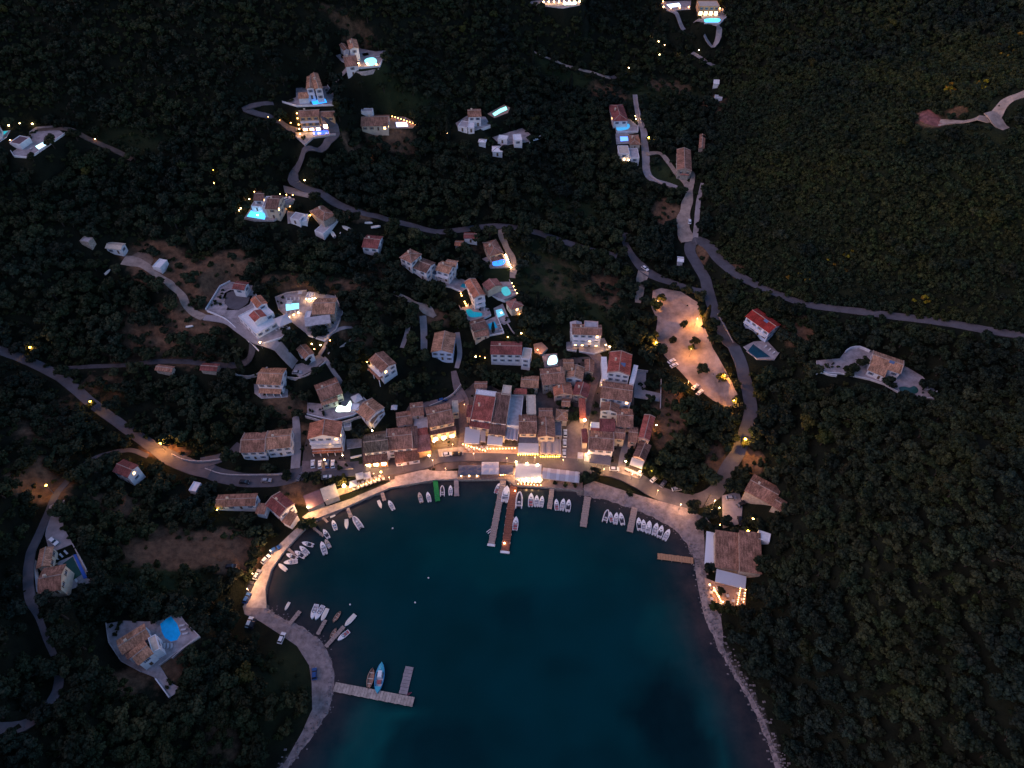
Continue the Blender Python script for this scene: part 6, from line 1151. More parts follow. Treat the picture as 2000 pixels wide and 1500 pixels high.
row(1263,68,1298,88,4,'tiny warm lamp in the dark far valley garden','lamps in the far valley',.36,M_bulbw,1.2); row(1288,107,1365,98,3,'tiny warm lamp on the far valley lane','lamps on the far valley lane',.36,M_bulbw); SM.append((1228,133,1.5,'tiny lamp at the far shed in the valley','lone far lamps',.4,M_bulbw,0))
row(1295,3,1296,14,2,'warm lamp at the far white-lit terrace','lamps of the far terrace',.5,pw=40); row(1310,17,1345,14,3,'warm lamp along the far white-lit terrace wall','lamps of the far terrace wall',.4,pw=40); row(1366,3,1405,3,6,'orange lantern in the top row of the lantern-lit villa','top lanterns of the villa',.5,pw=30); row(1368,18,1406,17,8,'orange lantern in the lower row of the lantern-lit villa','lower lanterns of the villa',.5,pw=30)
row(1062,4,1132,3,8,'warm lamp of the villa at the top picture edge','lamps of the top edge villa',.5,M_bulbw,pw=30); row(16,243,62,240,3,'small lamp above the far left terrace','lamps above the far left terrace',.4,M_bulbw); row(20,274,186,272,2,'dim lamp in the far left trees','dim lamps in the far left trees',.3); row(416,332,418,358,2,'dim yellow lamp in the dark wood','lamps in the dark wood',.35,M_bulby); SM.append((717,301,2,'orange lamp on the bare ground below the long brown villa','lone far lamps',.42,M_bulb,90)); SM.append((595,352,2,'small lamp at the curve of the hill road','lone far lamps',.32,M_bulbw,20)); SM.append((874,261,2,'tiny white lamp on the dark hillside','lone far lamps',.3,M_bulbw,0)); SM.append((606,421,2,'yellow lamp left of the pyramid-roofed house','lone far lamps',.35,M_bulby,30))
row(1240,227,1242,233,2,'white lamp on the lane wall by the maroon house','lane wall lamps',.42,M_bulbw,pw=30); row(1219,312,1228,314,2,'greenish white lamp below the beige flat house','lamps below the flat house',.35,M_bulbw)
row(1017,850,1044,850,4,'round eave spotlight of the spotlit taverna','eave spotlights of the taverna',.45,M_bulbw,3.4,60)
row(1012,888,1050,888,9,'small yellow lamp under the front of the wide white canopy','lamps under the white canopy',.24,M_bulby,2.2,20); row(1056,892,1092,892,9,'yellow lamp under the front of the pleated canopy','lamps under the pleated canopy',.24,M_bulby,2.2,20)
row(904,868,948,881,9,'orange lamp among the tables of the left tavernas','lamps among the left taverna tables',.24,M_bulb,2.0,30); row(952,877,1006,876,10,'orange lamp in front of the smaller white canopy','lamps in front of the smaller canopy',.26,M_bulb,2.2,30)
row(722,911,752,908,3,'bright bulb on the fascia of the orange-glowing shop front','bulbs of the orange shop front',.36,M_bulbw,2.6,60)
row(901,930,932,930,3,'low white lamp at the deck edge under the slate canopy','deck edge lamps',.26,M_bulbw,1.0,6); row(978,928,1000,925,6,'orange lamp under the purple canopy by the pier heads','lamps at the pier heads',.28,M_bulb,2.0,30)
row(1008,902,1050,907,3,'brilliant lamp along the back edge of the glowing canopy','lamps behind the glowing canopy',.5,M_bulbw,3.9,150); row(1028,938,1053,936,3,'brilliant lamp along the front edge of the glowing canopy','lamps before the glowing canopy',.6,M_bulbw,3.2,200); row(1012,945,1056,948,8,'small orange lamp on the deck tables before the glowing canopy','table lamps before the glowing canopy',.2,M_bulb,1.4,10)
SM.append((985,1061,1.0,'single warm lamp near the end of the dark red pier','pier lamps',.32,M_bulbw,20)); SM.append((1006,959,1.0,'warm lamp at the head of the dark red pier','pier lamps',.3,M_bulb,20))
row(1394,1148,1408,1174,9,'tiny bulb in the left string over the beach taverna terrace','left bulb string',.2,M_bulb,2.5,6); row(1446,1150,1440,1180,8,'tiny bulb in the middle string over the beach taverna terrace','middle bulb string',.2,M_bulb,2.5,6); row(1456,1152,1451,1182,6,'tiny bulb in the right string over the beach taverna terrace','right bulb string',.2,M_bulb,2.5,6); row(1386,1142,1412,1176,4,'larger orange lamp on the beach taverna terrace','terrace lamps of the beach taverna',.32,M_bulb,2,50)
row(1378,1000,1405,992,5,'small lamp in the taverna garden trees','lamps in the taverna garden',.26,M_bulbw,2,10); row(1386,1027,1406,1025,4,'orange lamp in the lower taverna garden','lower taverna garden lamps',.3,M_bulb,2,20); row(700,950,740,935,9,'pinkish lamp on the tables of the quay terrace','table lamps of the quay terrace',.2,M_bulb,1.3,14)
row(256,930,262,926,2,'warm window lamp of the lone maroon-roofed house','lamps of the lone house',.35,M_bulb,2,60); row(1146,655,1140,667,2,'warm balcony lamp on the pink villa front','balcony lamps of the pink villa',.42,M_bulbw,3,150)
row(803,817,826,811,3,'orange lamp behind the grey roof terrace','lamps behind the grey roof terrace',.24,M_bulb,3,20); SM.append((765,880,5,'small orange lamp on the white eave of the long seafront house','lone village lamps',.3,M_bulb,40)); SM.append((1265,866,4,'small lamp on the side wall of the long red house','lone village lamps',.2,M_bulbw,30))
pr = {}
for px, py, h, lb, gp, r_, bb, pw in SM:
    bb = bb or M_bulb; r_ = r_*.82; pw = pw*1.8; k_ = (bb.name, h, pw, r_)
    if k_ not in pr: pr[k_] = lamp(px, py, h, lb, gp, 'garden_lamp', bb, r_, pw*1.0, (1,.50,.2))
    else:
        o = copy_tree(pr[k_]); p = hit(px, py, h); place(o, p[0], p[1], max(float(tz(p[0], p[1])), 0)+.15, 0, lb, 'lamp', gp)
p = hit(1374, 990); r_ = empty('utility_pole', p); tag(r_, 'leaning dark wooden utility pole at the beach road fork', 'pole'); MB().tube([(0,0,0),(1.2,1.0,9)], [.2,.13], 8).build('pole', M_bark, r_); MB().box(.3,2.0,.85,.99,8.1,8.25).build('crossarm', M_bark, r_)

# ------------------------------------------------------------ loose stones along both natural shores
gr_ = np.random.default_rng(21); rk = MB()
for (x, y) in [SHORE[i] for i in range(0)]: pass
SH_ = [(654,1345),(640,1390),(600,1450),(560,1500),(560,1500)], [(1345,1065),(1358,1100),(1365,1150),(1378,1200),(1400,1260),(1430,1310),(1470,1380),(1500,1450),(1530,1530)], [(1140,966),(1180,975),(1230,990),(1280,1010),(1320,1035),(1345,1065)], [(520,1190),(545,1205),(590,1225),(625,1250),(648,1290),(654,1345)]
for L_i, (ln, n_, mx_) in enumerate(zip(SH_, (130, 420, 120, 110), (.55, .6, .35, .35))):
    for _ in range(n_):
        t_ = gr_.uniform(0, len(ln)-1.001); i = int(t_); f_ = t_-i; q = plane(ln[i][0]*(1-f_)+ln[i+1][0]*f_, ln[i][1]*(1-f_)+ln[i+1][1]*f_, 0)
        q = q + np.array([gr_.normal()*1.3 + (1.4 if L_i == 1 else -1.0 if L_i == 0 else 0), gr_.normal()*1.3, 0]); r0 = gr_.uniform(.15, mx_)
        c_ = (q[0], q[1], max(float(tz(q[0], q[1])), -.2) + r0*.3); a_ = gr_.uniform(0, 3); rk.box(c_[0]-r0, c_[0]+r0, c_[1]-r0*.7, c_[1]+r0*.7, c_[2]-r0*.5, c_[2]+r0*.6, 0, None, r0*.35, r0*.25)
o = rk.build('shore_stones', mat('shore_stone', (.16,.14,.145), .9, 1, .6, 1.5, coord='World')); tag(o, 'loose grey stones scattered along the waterline', 'stones', None, 'stuff')

# ------------------------------------------------------------ trees
def crown(kind, seed):
    g = np.random.default_rng(seed); V = []; lob = []
    if kind == 'cypress':
        nleaf = 420; zz = g.uniform(.6, 8.5, nleaf); rr = 1.05*np.sin(np.clip((zz-.2)/8.6, 0, 1)**.55*math.pi)**.7*g.uniform(.7, 1.05, nleaf)+.05; th = g.uniform(0, 6.283, nleaf)
        C = np.stack([rr*np.cos(th), rr*np.sin(th), zz], 1); Nn = np.stack([np.cos(th), np.sin(th), g.uniform(-.2, .6, nleaf)], 1); S = g.uniform(.22, .45, nleaf)
    else:
        if kind in ('shrub', 'broom'): nl, R0, zc, hz = 6, 1.5, .8, .7
        elif kind == 'olive': nl, R0, zc, hz = 12, 2.7, 2.5, 1.5
        else: nl, R0, zc, hz = 15, 2.8, 3.0, 2.2
        th = g.uniform(0, 6.283, nl)+np.arange(nl)*2.4; q = np.sqrt(g.uniform(0, 1, nl))*R0*.74; q[0] = 0
        LC = np.stack([q*np.cos(th), q*np.sin(th), zc + g.uniform(-.6, .7, nl)*hz*(1-q/R0*.6)], 1); LR = g.uniform(.40, .66, nl)*R0*.62
        tot = {'shrub': 170, 'broom': 110, 'olive': 520, 'dark': 640, 'bright': 520}[kind]; C = []; Nn = []; S = []
        for i in range(nl):
            m_ = int(tot*LR[i]**2/(LR**2).sum()); d = g.normal(size=(m_, 3)); d /= np.linalg.norm(d, axis=1)[:, None]; d[:, 2] = np.where(d[:, 2] < -.3, -d[:, 2], d[:, 2])
            C.append(LC[i] + d*LR[i]*g.uniform(.80, 1.14, m_)[:, None]*np.array([1, 1, .85])); Nn.append(d + g.normal(size=(m_, 3))*.5); S.append(g.uniform(.18, .42, m_)*(1.0 if kind not in ('shrub', 'broom') else .8))
        C = np.concatenate(C); Nn = np.concatenate(Nn); S = np.concatenate(S); lob = list(zip(LC, LR))
    Nn /= np.linalg.norm(Nn, axis=1)[:, None]; up = g.normal(size=C.shape); T = np.cross(Nn, up); T /= np.linalg.norm(T, axis=1)[:, None]; Bt = np.cross(Nn, T)
    k5 = [(1,0),(.25,.8),(-.9,.5),(-.7,-.6),(.4,-.85)]; V = np.stack([C + (T*a + Bt*b_)*S[:, None] + Nn*g.normal(size=(len(C),1))*.04 for a, b_ in k5], 1).reshape(-1, 3)
    V = V.tolist(); Fs = [list(range(i*5, i*5+5)) for i in range(len(C))]
    for lc, lr in lob:  # shaded inner foliage of each bough
        bb = MB(); bb.ball(tuple(lc), lr*.82, 0, 7, 5, .85); o_ = len(V); V += bb.v; Fs += [[v+o_ for v in f_] for f_ in bb.f]
    me = bpy.data.meshes.new('crown'); me.from_pydata(V, [], Fs)
    # inner mass of twigs and shaded leaves so that the crown is not see-through
    me.materials.append(LF[kind]); return me
def trunk(kind, seed):
    g = random.Random(seed); m = MB(); ht = {'cypress': 1.2, 'shrub': .6, 'broom': .6, 'olive': 1.7, 'dark': 2.2, 'bright': 2.2}[kind]; r0 = {'cypress': .16, 'shrub': .08, 'broom': .07, 'olive': .28, 'dark': .24, 'bright': .2}[kind]
    dx, dy = g.uniform(-.3, .3), g.uniform(-.3, .3); m.tube([(0,0,-1.0), (dx*.3,dy*.3,ht*.5), (dx,dy,ht)], [r0*1.3, r0, r0*.75], 7)
    if kind not in ('cypress', 'shrub', 'broom'):
        for i in range(4): a_ = i*1.57+g.uniform(-.4,.4); m.tube([(dx,dy,ht-.15), (dx+.8*math.cos(a_),dy+.8*math.sin(a_),ht+.7), (dx+1.5*math.cos(a_),dy+1.5*math.sin(a_),ht+1.5)], [r0*.55, r0*.35, r0*.15], 5)
    return m.mesh('trunk', M_bark)
PROTO = {}; used = set()
for kd in ('dark', 'olive', 'bright', 'cypress', 'shrub', 'broom'):
    for v_ in range({'dark': 4, 'olive': 3, 'bright': 1, 'cypress': 1, 'shrub': 3, 'broom': 2}[kd]):
        PROTO[kd, v_] = (crown(kd, 11*v_+len(kd)), trunk(kd, v_))
NV = {'broom': 2, 'dark': 4, 'olive': 3, 'bright': 1, 'cypress': 1, 'shrub': 3}; PO = {}
def tree(kd, v_, x, y, z, s, rz, label, group=None):
    nm = {'dark': 'evergreen_tree', 'olive': 'olive_tree', 'bright': 'leafy_tree', 'cypress': 'cypress_tree', 'shrub': 'shrub', 'broom': 'broom_shrub'}[kd]
    r = empty(nm, (x, y, z), rz, s); tag(r, label, 'tree' if kd not in ('shrub', 'broom') else 'shrub', group); c = link('crown', PROTO[kd, v_][0], r); link('trunk', PROTO[kd, v_][1], r); PO.setdefault((kd, v_), (c, r)); return r
SPT = [('dark',1150,930,1.0,'round dark tree on the road edge left of the beach greenery'),('dark',1160,921,1.2,'larger dark tree right of the striped canopy'),('dark',1138,932,.8,'small dark tree touching the right end of the striped canopy'),('shrub',1086,943,.9,'small round potted shrub left of three along the striped canopy'),('shrub',1105,945,.9,'small round potted shrub in the middle along the striped canopy'),('shrub',1124,947,.9,'small round potted shrub right of three along the striped canopy'),
 ('bright',1283,592,1.3,'yellow-lit feathery tree at the top left corner of the car park'),('bright',1291,580,1.0,'lit tree behind the feathery one at the car park corner'),('dark',1337,632,.8,'small dark tree alone in the upper car park'),('dark',1316,662,.75,'small round tree alone in the middle of the car park'),('dark',1358,664,.9,'dark tree with one lit side in the middle of the car park'),('dark',1374,716,1.1,'round dark tree alone in the lower car park'),
 ('bright',1280,652,.9,'shrubby lit tree at the left edge of the car park'),('bright',1276,664,.9,'second lit tree at the left edge of the car park, lower down'),('bright',1372,610,.9,'lit tree at the upper right edge of the car park'),('bright',1408,735,1.0,'lit tree at the lower right edge of the car park'),('bright',1438,778,.8,'glowing yellow-green tree at the lowest car park corner'),('bright',1352,676,.7,'little yellow-lit tree beside the central dark car park tree'),
 ('bright',177,786,.8,'glowing yellow roadside bush on the left main road'),('bright',1456,862,.9,'tree glowing yellow-green around the street lamp'),('bright',652,938,1.1,'lit tree left of the quay terrace umbrellas'),('bright',667,933,1.0,'lit tree above the brilliant quay lamp'),('dark',618,930,1.1,'dark roadside tree between parked cars'),('dark',600,928,1.0,'dark roadside tree left of the white road car'),('dark',641,942,1.0,'dark roadside tree just left of the tan boathouse'),('dark',560,925,.9,'dark roadside tree nearest the silver car'),
 ('bright',605,1018,1.0,'leafy tree leaning over the quay bend'),('dark',592,1022,.9,'dark tree behind the quay bend tree'),('bright',1275,917,1.0,'lit bush right of the two-step awning'),('bright',1290,925,1.0,'second lit bush along the beach road cars'),('bright',1262,908,.8,'yellow-lit bush at the foot of the narrow brown house'),
 ('dark',1385,1000,1.0,'garden tree at the upper left of the taverna garden'),('dark',1398,1003,.9,'garden tree hung with lamps in the taverna garden'),('dark',1373,1022,1.0,'dark tree at the seaward corner of the taverna garden'),('dark',1394,1026,.9,'dark tree in the lower taverna garden'),('dark',1422,1015,1.0,'dark tree beside the taverna gate'),('dark',1388,1108,.9,'dark bush at the seaward corner of the long white awning'),('dark',1399,1112,.7,'dark bush between the two white awnings'),('bright',1408,1152,.7,'lit shrub in the middle of the taverna terrace'),('bright',1420,1184,1.0,'lit tree at the lower edge of the taverna terrace'),('bright',1445,1190,1.1,'yellow-green tree below the taverna terrace'),('bright',1395,1184,.8,'small tree at the seaward lower corner of the taverna terrace'),
 ('bright',1577,820,1.5,'bright green tree standing out on the dark right slope'),('bright',1612,853,1.4,'second bright green tree lower on the dark right slope'),('dark',1107,690,.9,'dark tree between the mint pool and the pink villa'),('cypress',1128,690,.7,'dark cypress left of the upper lane bend'),('dark',1153,735,.8,'narrow dark tree beside the upper lane'),('cypress',958,392,1.1,'tall thin cypress standing in the northern wood'),('cypress',875,255,1.4,'dark cypress on the hillside near the tiny white lamp'),('cypress',1040,106,1.3,'tall cypress at the top end of the far dirt track'),('cypress',963,640,.8,'cypress beside the square deep blue pool'),
 ('dark',1025,855,.35,'tiny dark bush by the taverna front'),('dark',910,722,1.0,'dark tree left of the small brown-roofed house under the trees'),('dark',1688,700,1.1,'dark round tree on the terrace of the long low villa'),('dark',1664,722,1.1,'dark round tree left of the scalloped white wall'),('dark',1742,742,1.1,'dark tree between the long villa and the kidney pool'),('dark',1812,748,1.2,'dark tree at the right end of the kidney pool terrace'),('dark',1670,715,.8,'small dark tree in the middle of the white villa terraces'),('olive',905,578,.8,'dark tree between the terracotta villa pool deck and the white house'),('dark',620,640,1.5,'dense dark tree below the stone-brown villa roof'),('dark',598,702,.8,'dark bush beside the small brown cottage'),('dark',1018,700,.7,'dark shrub tree at the foot of the wide white front'),
 ('olive',760,600,1.2,'large grey-green olive in the clearing left of the pink dirt yard'),('olive',1070,395+40,1.7,'big pale olive above the middle road'),('olive',1085,480,1.6,'big olive at the lower side of the middle road'),('dark',1043,497,1.5,'large dark tree below the middle road'),('olive',1160,560,1.6,'big olive in the dark meadow above the village'),('dark',1198,520,1.7,'broad dark tree beside the road fork'),('dark',1180,505,1.5,'broad dark tree above the dark meadow')]
for i, (kd, px, py, s, lb) in enumerate(SPT):
    p = hit(px, py, 4.2*s if kd not in ('shrub', 'cypress') else (1.2 if kd == 'shrub' else 4*s)); s *= 1.05; tree(kd, i % NV[kd], p[0], p[1], float(tz(p[0], p[1]))-.1, s, random.uniform(0, 6.28), lb)
    NOTREE[np.hypot(XX-p[0], YY-p[1]) < 3.2*s] = True
gb = np.random.default_rng(9)
for (qx, qy, sx_, sy_, n_, lb) in [(1862,172,26,12,16,'in the upper patch left of the dirt track'),(1925,168,14,9,6,'in the small patch right of the upper patch'),(1975,90,22,20,10,'at the right picture edge'),(1640,510,40,24,7,'on the middle of the scrubby ridge'),(1560,545,30,14,5,'above the road past the hairpin'),(1800,585,26,9,5,'just above the ridge road')]:
    for _ in range(n_):
        a_, b_ = qx+gb.normal()*sx_*.6, qy+gb.normal()*sy_*.6; p = hit(a_, b_, .8); o = tree('broom', int(gb.integers(2)), p[0], p[1], float(tz(p[0], p[1]))+.5, gb.uniform(.75, 1.25), gb.uniform(0, 6), 'yellow-flowering broom shrub '+lb, 'yellow broom '+lb)
for kd, px, py, s, lb in [('dark',1100,802,.9,'dark tree left in the walled garden of the village centre'),('dark',1112,808,1.0,'dark tree in the middle of the walled village garden'),('dark',1124,800,.95,'dark tree right in the walled garden of the village centre'),('dark',1110,793,.8,'dark tree at the back of the walled village garden'),('dark',1122,813,.8,'dark tree at the front right of the walled village garden'),('dark',1247,818,1.0,'dark tree between the red long house and the brown terrace roof'),('dark',1240,832,.8,'small dark tree left of the long red roof'),('dark',1241,795,.8,'dark tree below the grey courtyard'),('dark',1270,775,.9,'dark tree in the courtyard garden'),('dark',1280,748,.9,'upper dark tree in the courtyard garden'),('dark',1268,745,.8,'small upper tree left in the courtyard garden'),('dark',1262,788,.8,'dark tree in the lower courtyard'),('dark',1093,835-50,.6,'small dark bush beside the terracotta gable'),('dark',1230,888,.8,'dark tree in the strip garden left of the narrow brown house'),('dark',1227,900,.7,'dark bush lower in the strip garden'),('dark',1233,877,.7,'dark bush upper in the strip garden'),('dark',1160,805,.55,'dark bush in the alley below the orange lamp'),('dark',1163,788,.6,'dark bush left of the reddish brown house'),('bright',1075,770,.7,'yellow-green bush behind the tan cottage'),('dark',1010,752,.9,'dark tree above the lavender terrace'),('dark',1035,760,.9,'dark tree above the beige flat roof'),('dark',1005,735,1.1,'large dark tree in the garden above the tavernas'),('dark',985,728,1.1,'dark tree below the wide white front'),('dark',950,730,1.1,'left dark tree below the wide white front'),('dark',1030,735,1.1,'right dark tree below the wide white front'),('dark',970,742,1.0,'dark tree behind the tiny beige block')]:
    p = hit(px, py, 4.2*s); tree(kd, int(gb.integers(NV[kd])), p[0], p[1], float(tz(p[0], p[1]))-.1, s, gb.uniform(0, 6), lb)
for key, poly, n_, lb in [('v1',[(410,600),(432,568),(450,560),(438,600)],9,'on the far left yard of the hillside villas'),('v1',[(545,632),(562,640),(545,655),(520,664)],6,'below the green-blue pool'),('v2',[(608,628),(650,620),(660,612),(650,642),(625,655)],9,'on the lower terrace of the stone-brown villa'),('v2',[(542,590),(556,580),(552,600)],3,'left of the pale rectangular pool'),('v21',[(215,1225),(240,1216),(228,1245)],6,'on the left yard of the orange-roofed villa'),('v21',[(318,1320),(340,1335),(330,1352),(318,1338)],5,'on the lower terrace of the orange-roofed villa'),('v23',[(1602,708),(1640,704),(1640,724),(1604,722)],8,'on the left terrace of the long low villa'),('v23',[(1795,748),(1822,768),(1800,772)],5,'right of the kidney pool'),('v26',[(602,790),(640,798),(640,812),(606,806)],7,'left of the heart-shaped pool'),('v11',[(556,200),(578,194),(580,204)],4,'left of the two parallel roofs'),('v11',[(632,172),(650,188),(645,196)],4,'right of the two parallel roofs'),('v13',[(660,110),(672,104),(672,116)],3,'left of the highest villa'),('v10',[(582,262),(600,268),(594,280)],4,'below the glowing villa'),('v19',[(35,280),(60,258),(90,252),(60,275)],7,'on the far left terrace'),('v3',[(935,606),(955,606),(950,614)],3,'right of the blob-shaped pool'),('v5',[(985,618),(994,624),(984,631)],3,'below the light cyan pool'),('v20',[(104,1085),(118,1076),(118,1140),(112,1140)],6,'beside the dark green pool villa'),('v8',[(852,546),(880,545),(878,556)],4,'on the white terrace of the split-roofed house'),('v30',[(1244,745),(1260,740),(1256,770)],5,'in the grey courtyard'),('v29',[(655,902),(686,912),(660,918)],6,'at the right of the guesthouse yard'),('v28',[(500,766),(558,764),(558,772),(504,776)],5,'on the veranda terrace'),('v14',[(893,246),(930,246),(940,240)],4,'by the white cubic villa')]:
    z = TERR[key]; k_ = 0; xs_ = [p[0] for p in poly]; ys_ = [p[1] for p in poly]
    for _ in range(200):
        a_, b_ = gb.uniform(min(xs_), max(xs_)), gb.uniform(min(ys_), max(ys_))
        if not in_poly(np.array([a_]), np.array([b_]), poly)[0]: continue
        p = plane(a_, b_, z); tree('shrub', int(gb.integers(3)), p[0], p[1], z-.05, gb.uniform(.35, .8), gb.uniform(0, 6), 'garden shrub '+lb, 'garden shrubs '+lb); k_ += 1
        if k_ >= n_: break
# the wood: jittered grid, then the 300 trees and shrubs that show largest become things of their own, the rest one mass
PTS = []
def nearest(v, G): return np.clip(np.searchsorted(G, v), 0, len(G)-1)
def scatter(step, kindf, dens, smin, smax, seed):
    g = np.random.default_rng(seed); xs = np.arange(-560, 560, step); ys = np.arange(-40, 900, step); X_, Y_ = np.meshgrid(xs, ys); X_ = X_.ravel()+g.uniform(-.48, .48, X_.size)*step; Y_ = Y_.ravel()+g.uniform(-.48, .48, Y_.size)*step
    Z_ = tz(X_, Y_); px, py, dep = project(np.stack([X_, Y_, Z_+3], 1)); ok = (dep > 50) & (px > -160) & (px < 2160) & (py > -260) & (py < 1700)
    jx, jy = nearest(X_, GX), nearest(Y_, GY); ok &= ~NOTREE[jy, jx] & ~INW[jy, jx] & (SD[jy, jx] > 6) & (Z_ > .8)
    d = dens(X_, Y_, px, py, DIRT[jy, jx], GRASS[jy, jx]); ok &= g.uniform(0, 1, X_.size) < d
    for x, y, z, a, b_, e in zip(X_[ok], Y_[ok], Z_[ok], px[ok], py[ok], dep[ok]):
        kd = kindf(g, a, b_, x, y); PTS.append((kd, int(g.integers(NV[kd])), x, y, z, g.uniform(smin, smax)*((1.45 if a > 1400 and b_ < 650 else 1) if kd == 'shrub' else min(1, .74+max(b_, 0)/1700)), g.uniform(0, 6.28), a, b_, e))
VILL = [(690,735),(900,640),(1060,640),(1240,650),(1300,720),(1300,900),(1250,930),(900,890),(700,915),(570,915),(575,800),(650,830)]
def hillside(px, py): return ((px > 1400) & (py < 620 + (px-1400)*.07) & (py > 60 + (2000-px)*.18)) 
def dens1(X_, Y_, px, py, di, gr):
    d = np.full(px.shape, .97); d *= np.clip(1.05 - di*1.15, 0, 1) * np.clip(1 - gr*.85, 0, 1)
    d = np.where(in_poly(px, py, VILL), d*.42, d); d = np.where(hillside(px, py), d*.12, d)
    lf = (px < 500) & (py > 700) & (py < 1010); d = np.where(lf, d*.8, d); mid = (px > 380) & (px < 700) & (py > 420) & (py < 620); d = np.where(mid, d*.7, d)
    w_ = wav(X_*2.2, Y_*2.2); return d * np.clip(1.4 + .4*w_, .8, 1)
def kind1(g, px, py, x, y):
    q = wav(x*1.3+40, y*1.3); r_ = g.uniform()
    if r_ < .008: return 'cypress'
    if px < 1150 and 420 < py < 1060: return 'olive' if r_ < .62+.3*q else 'dark'
    if px > 1420: return 'dark' if r_ < .62 else ('olive' if r_ < .993 else 'bright')
    return 'dark' if r_ < .78+.2*q else ('olive' if r_ < .995 else 'bright')
scatter(4.5, kind1, dens1, .68, 1.62, 3)
def dens2(X_, Y_, px, py, di, gr):
    d = np.where(hillside(px, py), 1.0, .5); d = np.where(in_poly(px, py, VILL), .3, d); d *= np.clip(1 - di*.85, 0, 1)*np.where(hillside(px, py), 1, np.clip(1-gr*.45, 0, 1)); return d*np.clip(1.25+.5*wav(X_*3.1, Y_*3.1), .6, 1)
scatter(2.25, lambda g, a, b_, x, y: 'shrub', dens2, .55, 1.35, 5)
print('TREES', len(PTS))
RAD = {'broom': 1.2, 'dark': 2.9, 'olive': 2.7, 'bright': 2.8, 'cypress': 1.8, 'shrub': 1.2}
inv = [i for i, p in enumerate(PTS) if -10 < p[7] < 2010 and -10 < p[8] < 1510]
def pick(kinds, n_): return sorted([i for i in inv if PTS[i][0] in kinds], key=lambda i: -RAD[PTS[i][0]]*PTS[i][5]/PTS[i][9])[:n_]
ind = set(pick(('dark',), 130) + pick(('olive',), 110) + pick(('bright',), 14) + pick(('cypress',), 14) + pick(('shrub',), 30))
LMK = [(75,280,'the far left pool terrace'),(225,478,'the lone white hut'),(310,512,'the white tin hut'),(480,600,'the white hillside villas'),(615,605,'the stone-brown villa'),(527,735,'the white veranda house'),(640,765,'the heart-shaped pool house'),(520,865,'the two-roof apartment house'),(632,845,'the salmon-roofed guesthouse'),
(735,712,'the tilted two-storey house'),(863,670,'the blue-fronted house'),(245,917,'the lone maroon house'),(377,948,'the white trailer'),(460,978,'the low grey-brown house'),(548,992,'the quay-bend house'),(95,1110,'the dark green pool villa'),(300,1240,'the rounded blue pool villa'),(350,1080,'the dry red field'),(615,1316,'the blue pickup'),(550,1246,'the white car on the gravel'),(490,1180,'the lower quay end'),
(590,1420,'the lower left shore'),(60,1410,'the bottom left lane'),(60,920,'the orange lamp by the curving lane'),(180,786,'the yellow roadside bush'),(330,890,'the orange-lit road'),(340,1330,'the thin white garden wall'),(450,1380,'the bottom left wood'),(200,1440,'the bottom left corner wood'),(1490,640,'the red roof villa'),(1715,705,'the long low white villa'),(1790,765,'the kidney pool'),(1490,960,'the grey-brown farmhouse'),
(1440,1080,'the beach taverna'),(1430,1170,'the taverna terrace'),(1420,1240,'the narrow beach path'),(1470,1340,'the lower right shore'),(1530,1480,'the bottom right shore'),(1600,1180,'the taverna slope'),(1595,835,'the two bright green trees'),(1750,900,'the mid right slope'),(1900,850,'the right slope edge'),(1900,1100,'the dark right edge'),(1750,1300,'the dark lower right wood'),(1920,1430,'the bottom right corner'),(1620,1400,'the right shore wood'),
(1455,860,'the yellow-green lamp tree'),(1350,850,'the big grove by the beach road'),(1320,660,'the car park'),(1370,500,'the hairpin bend'),(1700,620,'the ridge road'),(1640,450,'the scrubby ridge'),(1140,650,'the pink villa'),(990,680,'the wide maroon house'),(950,600,'the turquoise pools'),(820,510,'the long row house'),(960,490,'the oval blue pool villa'),(1120,540,'the dark meadow'),(1210,500,'the wooded fork'),(640,430,'the long grey shed'),(510,400,'the dark-roofed villa'),(780,630,'the pink dirt yard'),(340,650,'the dry orchard'),(900,750,'the stone wall above the tavernas')]
def zone(px, py):
    x, y, nm = min(LMK, key=lambda q: (q[0]-px)**2 + (q[1]-py)**2); dx, dy = px-x, py-y
    if math.hypot(dx, dy) < 28: return 'right beside ' + nm
    dr = ('right of ' if dx > 0 else 'left of ') if abs(dx) > abs(dy)*2 else ('below ' if dy > 0 else 'above ') if abs(dy) > abs(dx)*2 else ('below and ' if dy > 0 else 'above and ')+('right of ' if dx > 0 else 'left of ')
    return ('just ' if math.hypot(dx, dy) < 70 else 'well ') + dr + nm
KN = {'dark': 'dark evergreen tree', 'olive': 'grey-green olive tree', 'bright': 'lighter yellow-green tree', 'cypress': 'slim dark cypress', 'shrub': 'low round shrub'}
GN = {'dark': 'dark evergreens', 'olive': 'olive trees', 'bright': 'yellow-green trees', 'cypress': 'cypresses', 'shrub': 'low shrubs'}
for i in sorted(ind):
    kd, v_, x, y, z, s, rz, px, py, dep = PTS[i]; zn = zone(px, py); tree(kd, v_, x, y, z-.15, s, rz, ('large ' if s > .98 else 'small ' if s < .78 else '')+KN[kd]+' '+zn, GN[kd]+' '+zn)
for key, (c, t) in PROTO.items():
    if key not in PO: print('no proto object for', key)
rest = [p for i, p in enumerate(PTS) if i not in ind]
fm = bpy.data.meshes.new('forest'); fm.vertices.add(len(rest)); fm.vertices.foreach_set('co', np.array([(p[2], p[3], p[4]-.15) for p in rest]).ravel())
keys = [k_ for k_ in PROTO if k_ in PO and k_[0] != 'broom']; kid = {k_: i for i, k_ in enumerate(keys)}
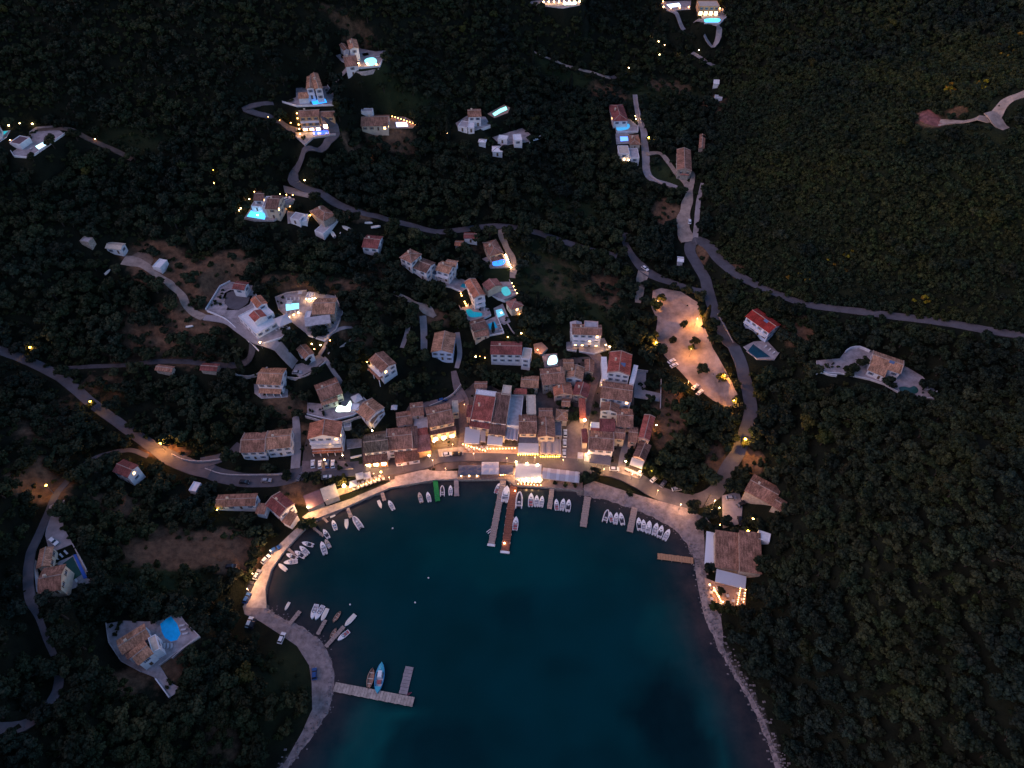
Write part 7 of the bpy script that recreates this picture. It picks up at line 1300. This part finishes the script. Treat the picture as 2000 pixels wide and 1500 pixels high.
for nm, ty, A in (('kid', 'INT', [kid.get((p[0], p[1]), 0) for p in rest]), ('sc', 'FLOAT', [p[5] for p in rest]), ('rz', 'FLOAT', [p[6] for p in rest])):
    at = fm.attributes.new(nm, ty, 'POINT'); at.data.foreach_set('value', A)
fo = link('forest', fm); tag(fo, kind='stuff'); fo['label'] = 'dense mixed wood of evergreens and olives covering the hills'; fo['category'] = 'forest'
ng = bpy.data.node_groups.new('forest_nodes', 'GeometryNodeTree'); ng.interface.new_socket('Geometry', in_out='INPUT', socket_type='NodeSocketGeometry'); ng.interface.new_socket('Geometry', in_out='OUTPUT', socket_type='NodeSocketGeometry')
N = ng.nodes; L = ng.links; gi = N.new('NodeGroupInput'); go = N.new('NodeGroupOutput'); jn = N.new('GeometryNodeJoinGeometry')
def named(n_, t_):
    q = N.new('GeometryNodeInputNamedAttribute'); q.data_type = t_; q.inputs['Name'].default_value = n_; return q.outputs['Attribute']
ki, scl, rzz = named('kid', 'INT'), named('sc', 'FLOAT'), named('rz', 'FLOAT'); cxyz = N.new('ShaderNodeCombineXYZ'); L.new(rzz, cxyz.inputs[2])
for k_, i in kid.items():
    cmpn = N.new('FunctionNodeCompare'); cmpn.data_type = 'INT'; cmpn.operation = 'EQUAL'; L.new(ki, cmpn.inputs[2]); cmpn.inputs[3].default_value = i
    cobj = PO[k_][0]; tob = [c for c in cobj.parent.children if c.name.startswith('trunk')][0]
    j2 = N.new('GeometryNodeJoinGeometry')
    for ob in (cobj, tob): oi = N.new('GeometryNodeObjectInfo'); oi.inputs['Object'].default_value = ob; oi.transform_space = 'ORIGINAL'; L.new(oi.outputs['Geometry'], j2.inputs[0])
    ip = N.new('GeometryNodeInstanceOnPoints'); L.new(gi.outputs[0], ip.inputs['Points']); L.new(cmpn.outputs[0], ip.inputs['Selection']); L.new(j2.outputs[0], ip.inputs['Instance'])
    L.new(cxyz.outputs[0], ip.inputs['Rotation']); L.new(scl, ip.inputs['Scale']); L.new(ip.outputs[0], jn.inputs[0])
L.new(jn.outputs[0], go.inputs[0]); md = fo.modifiers.new('forest', 'NODES'); md.node_group = ng
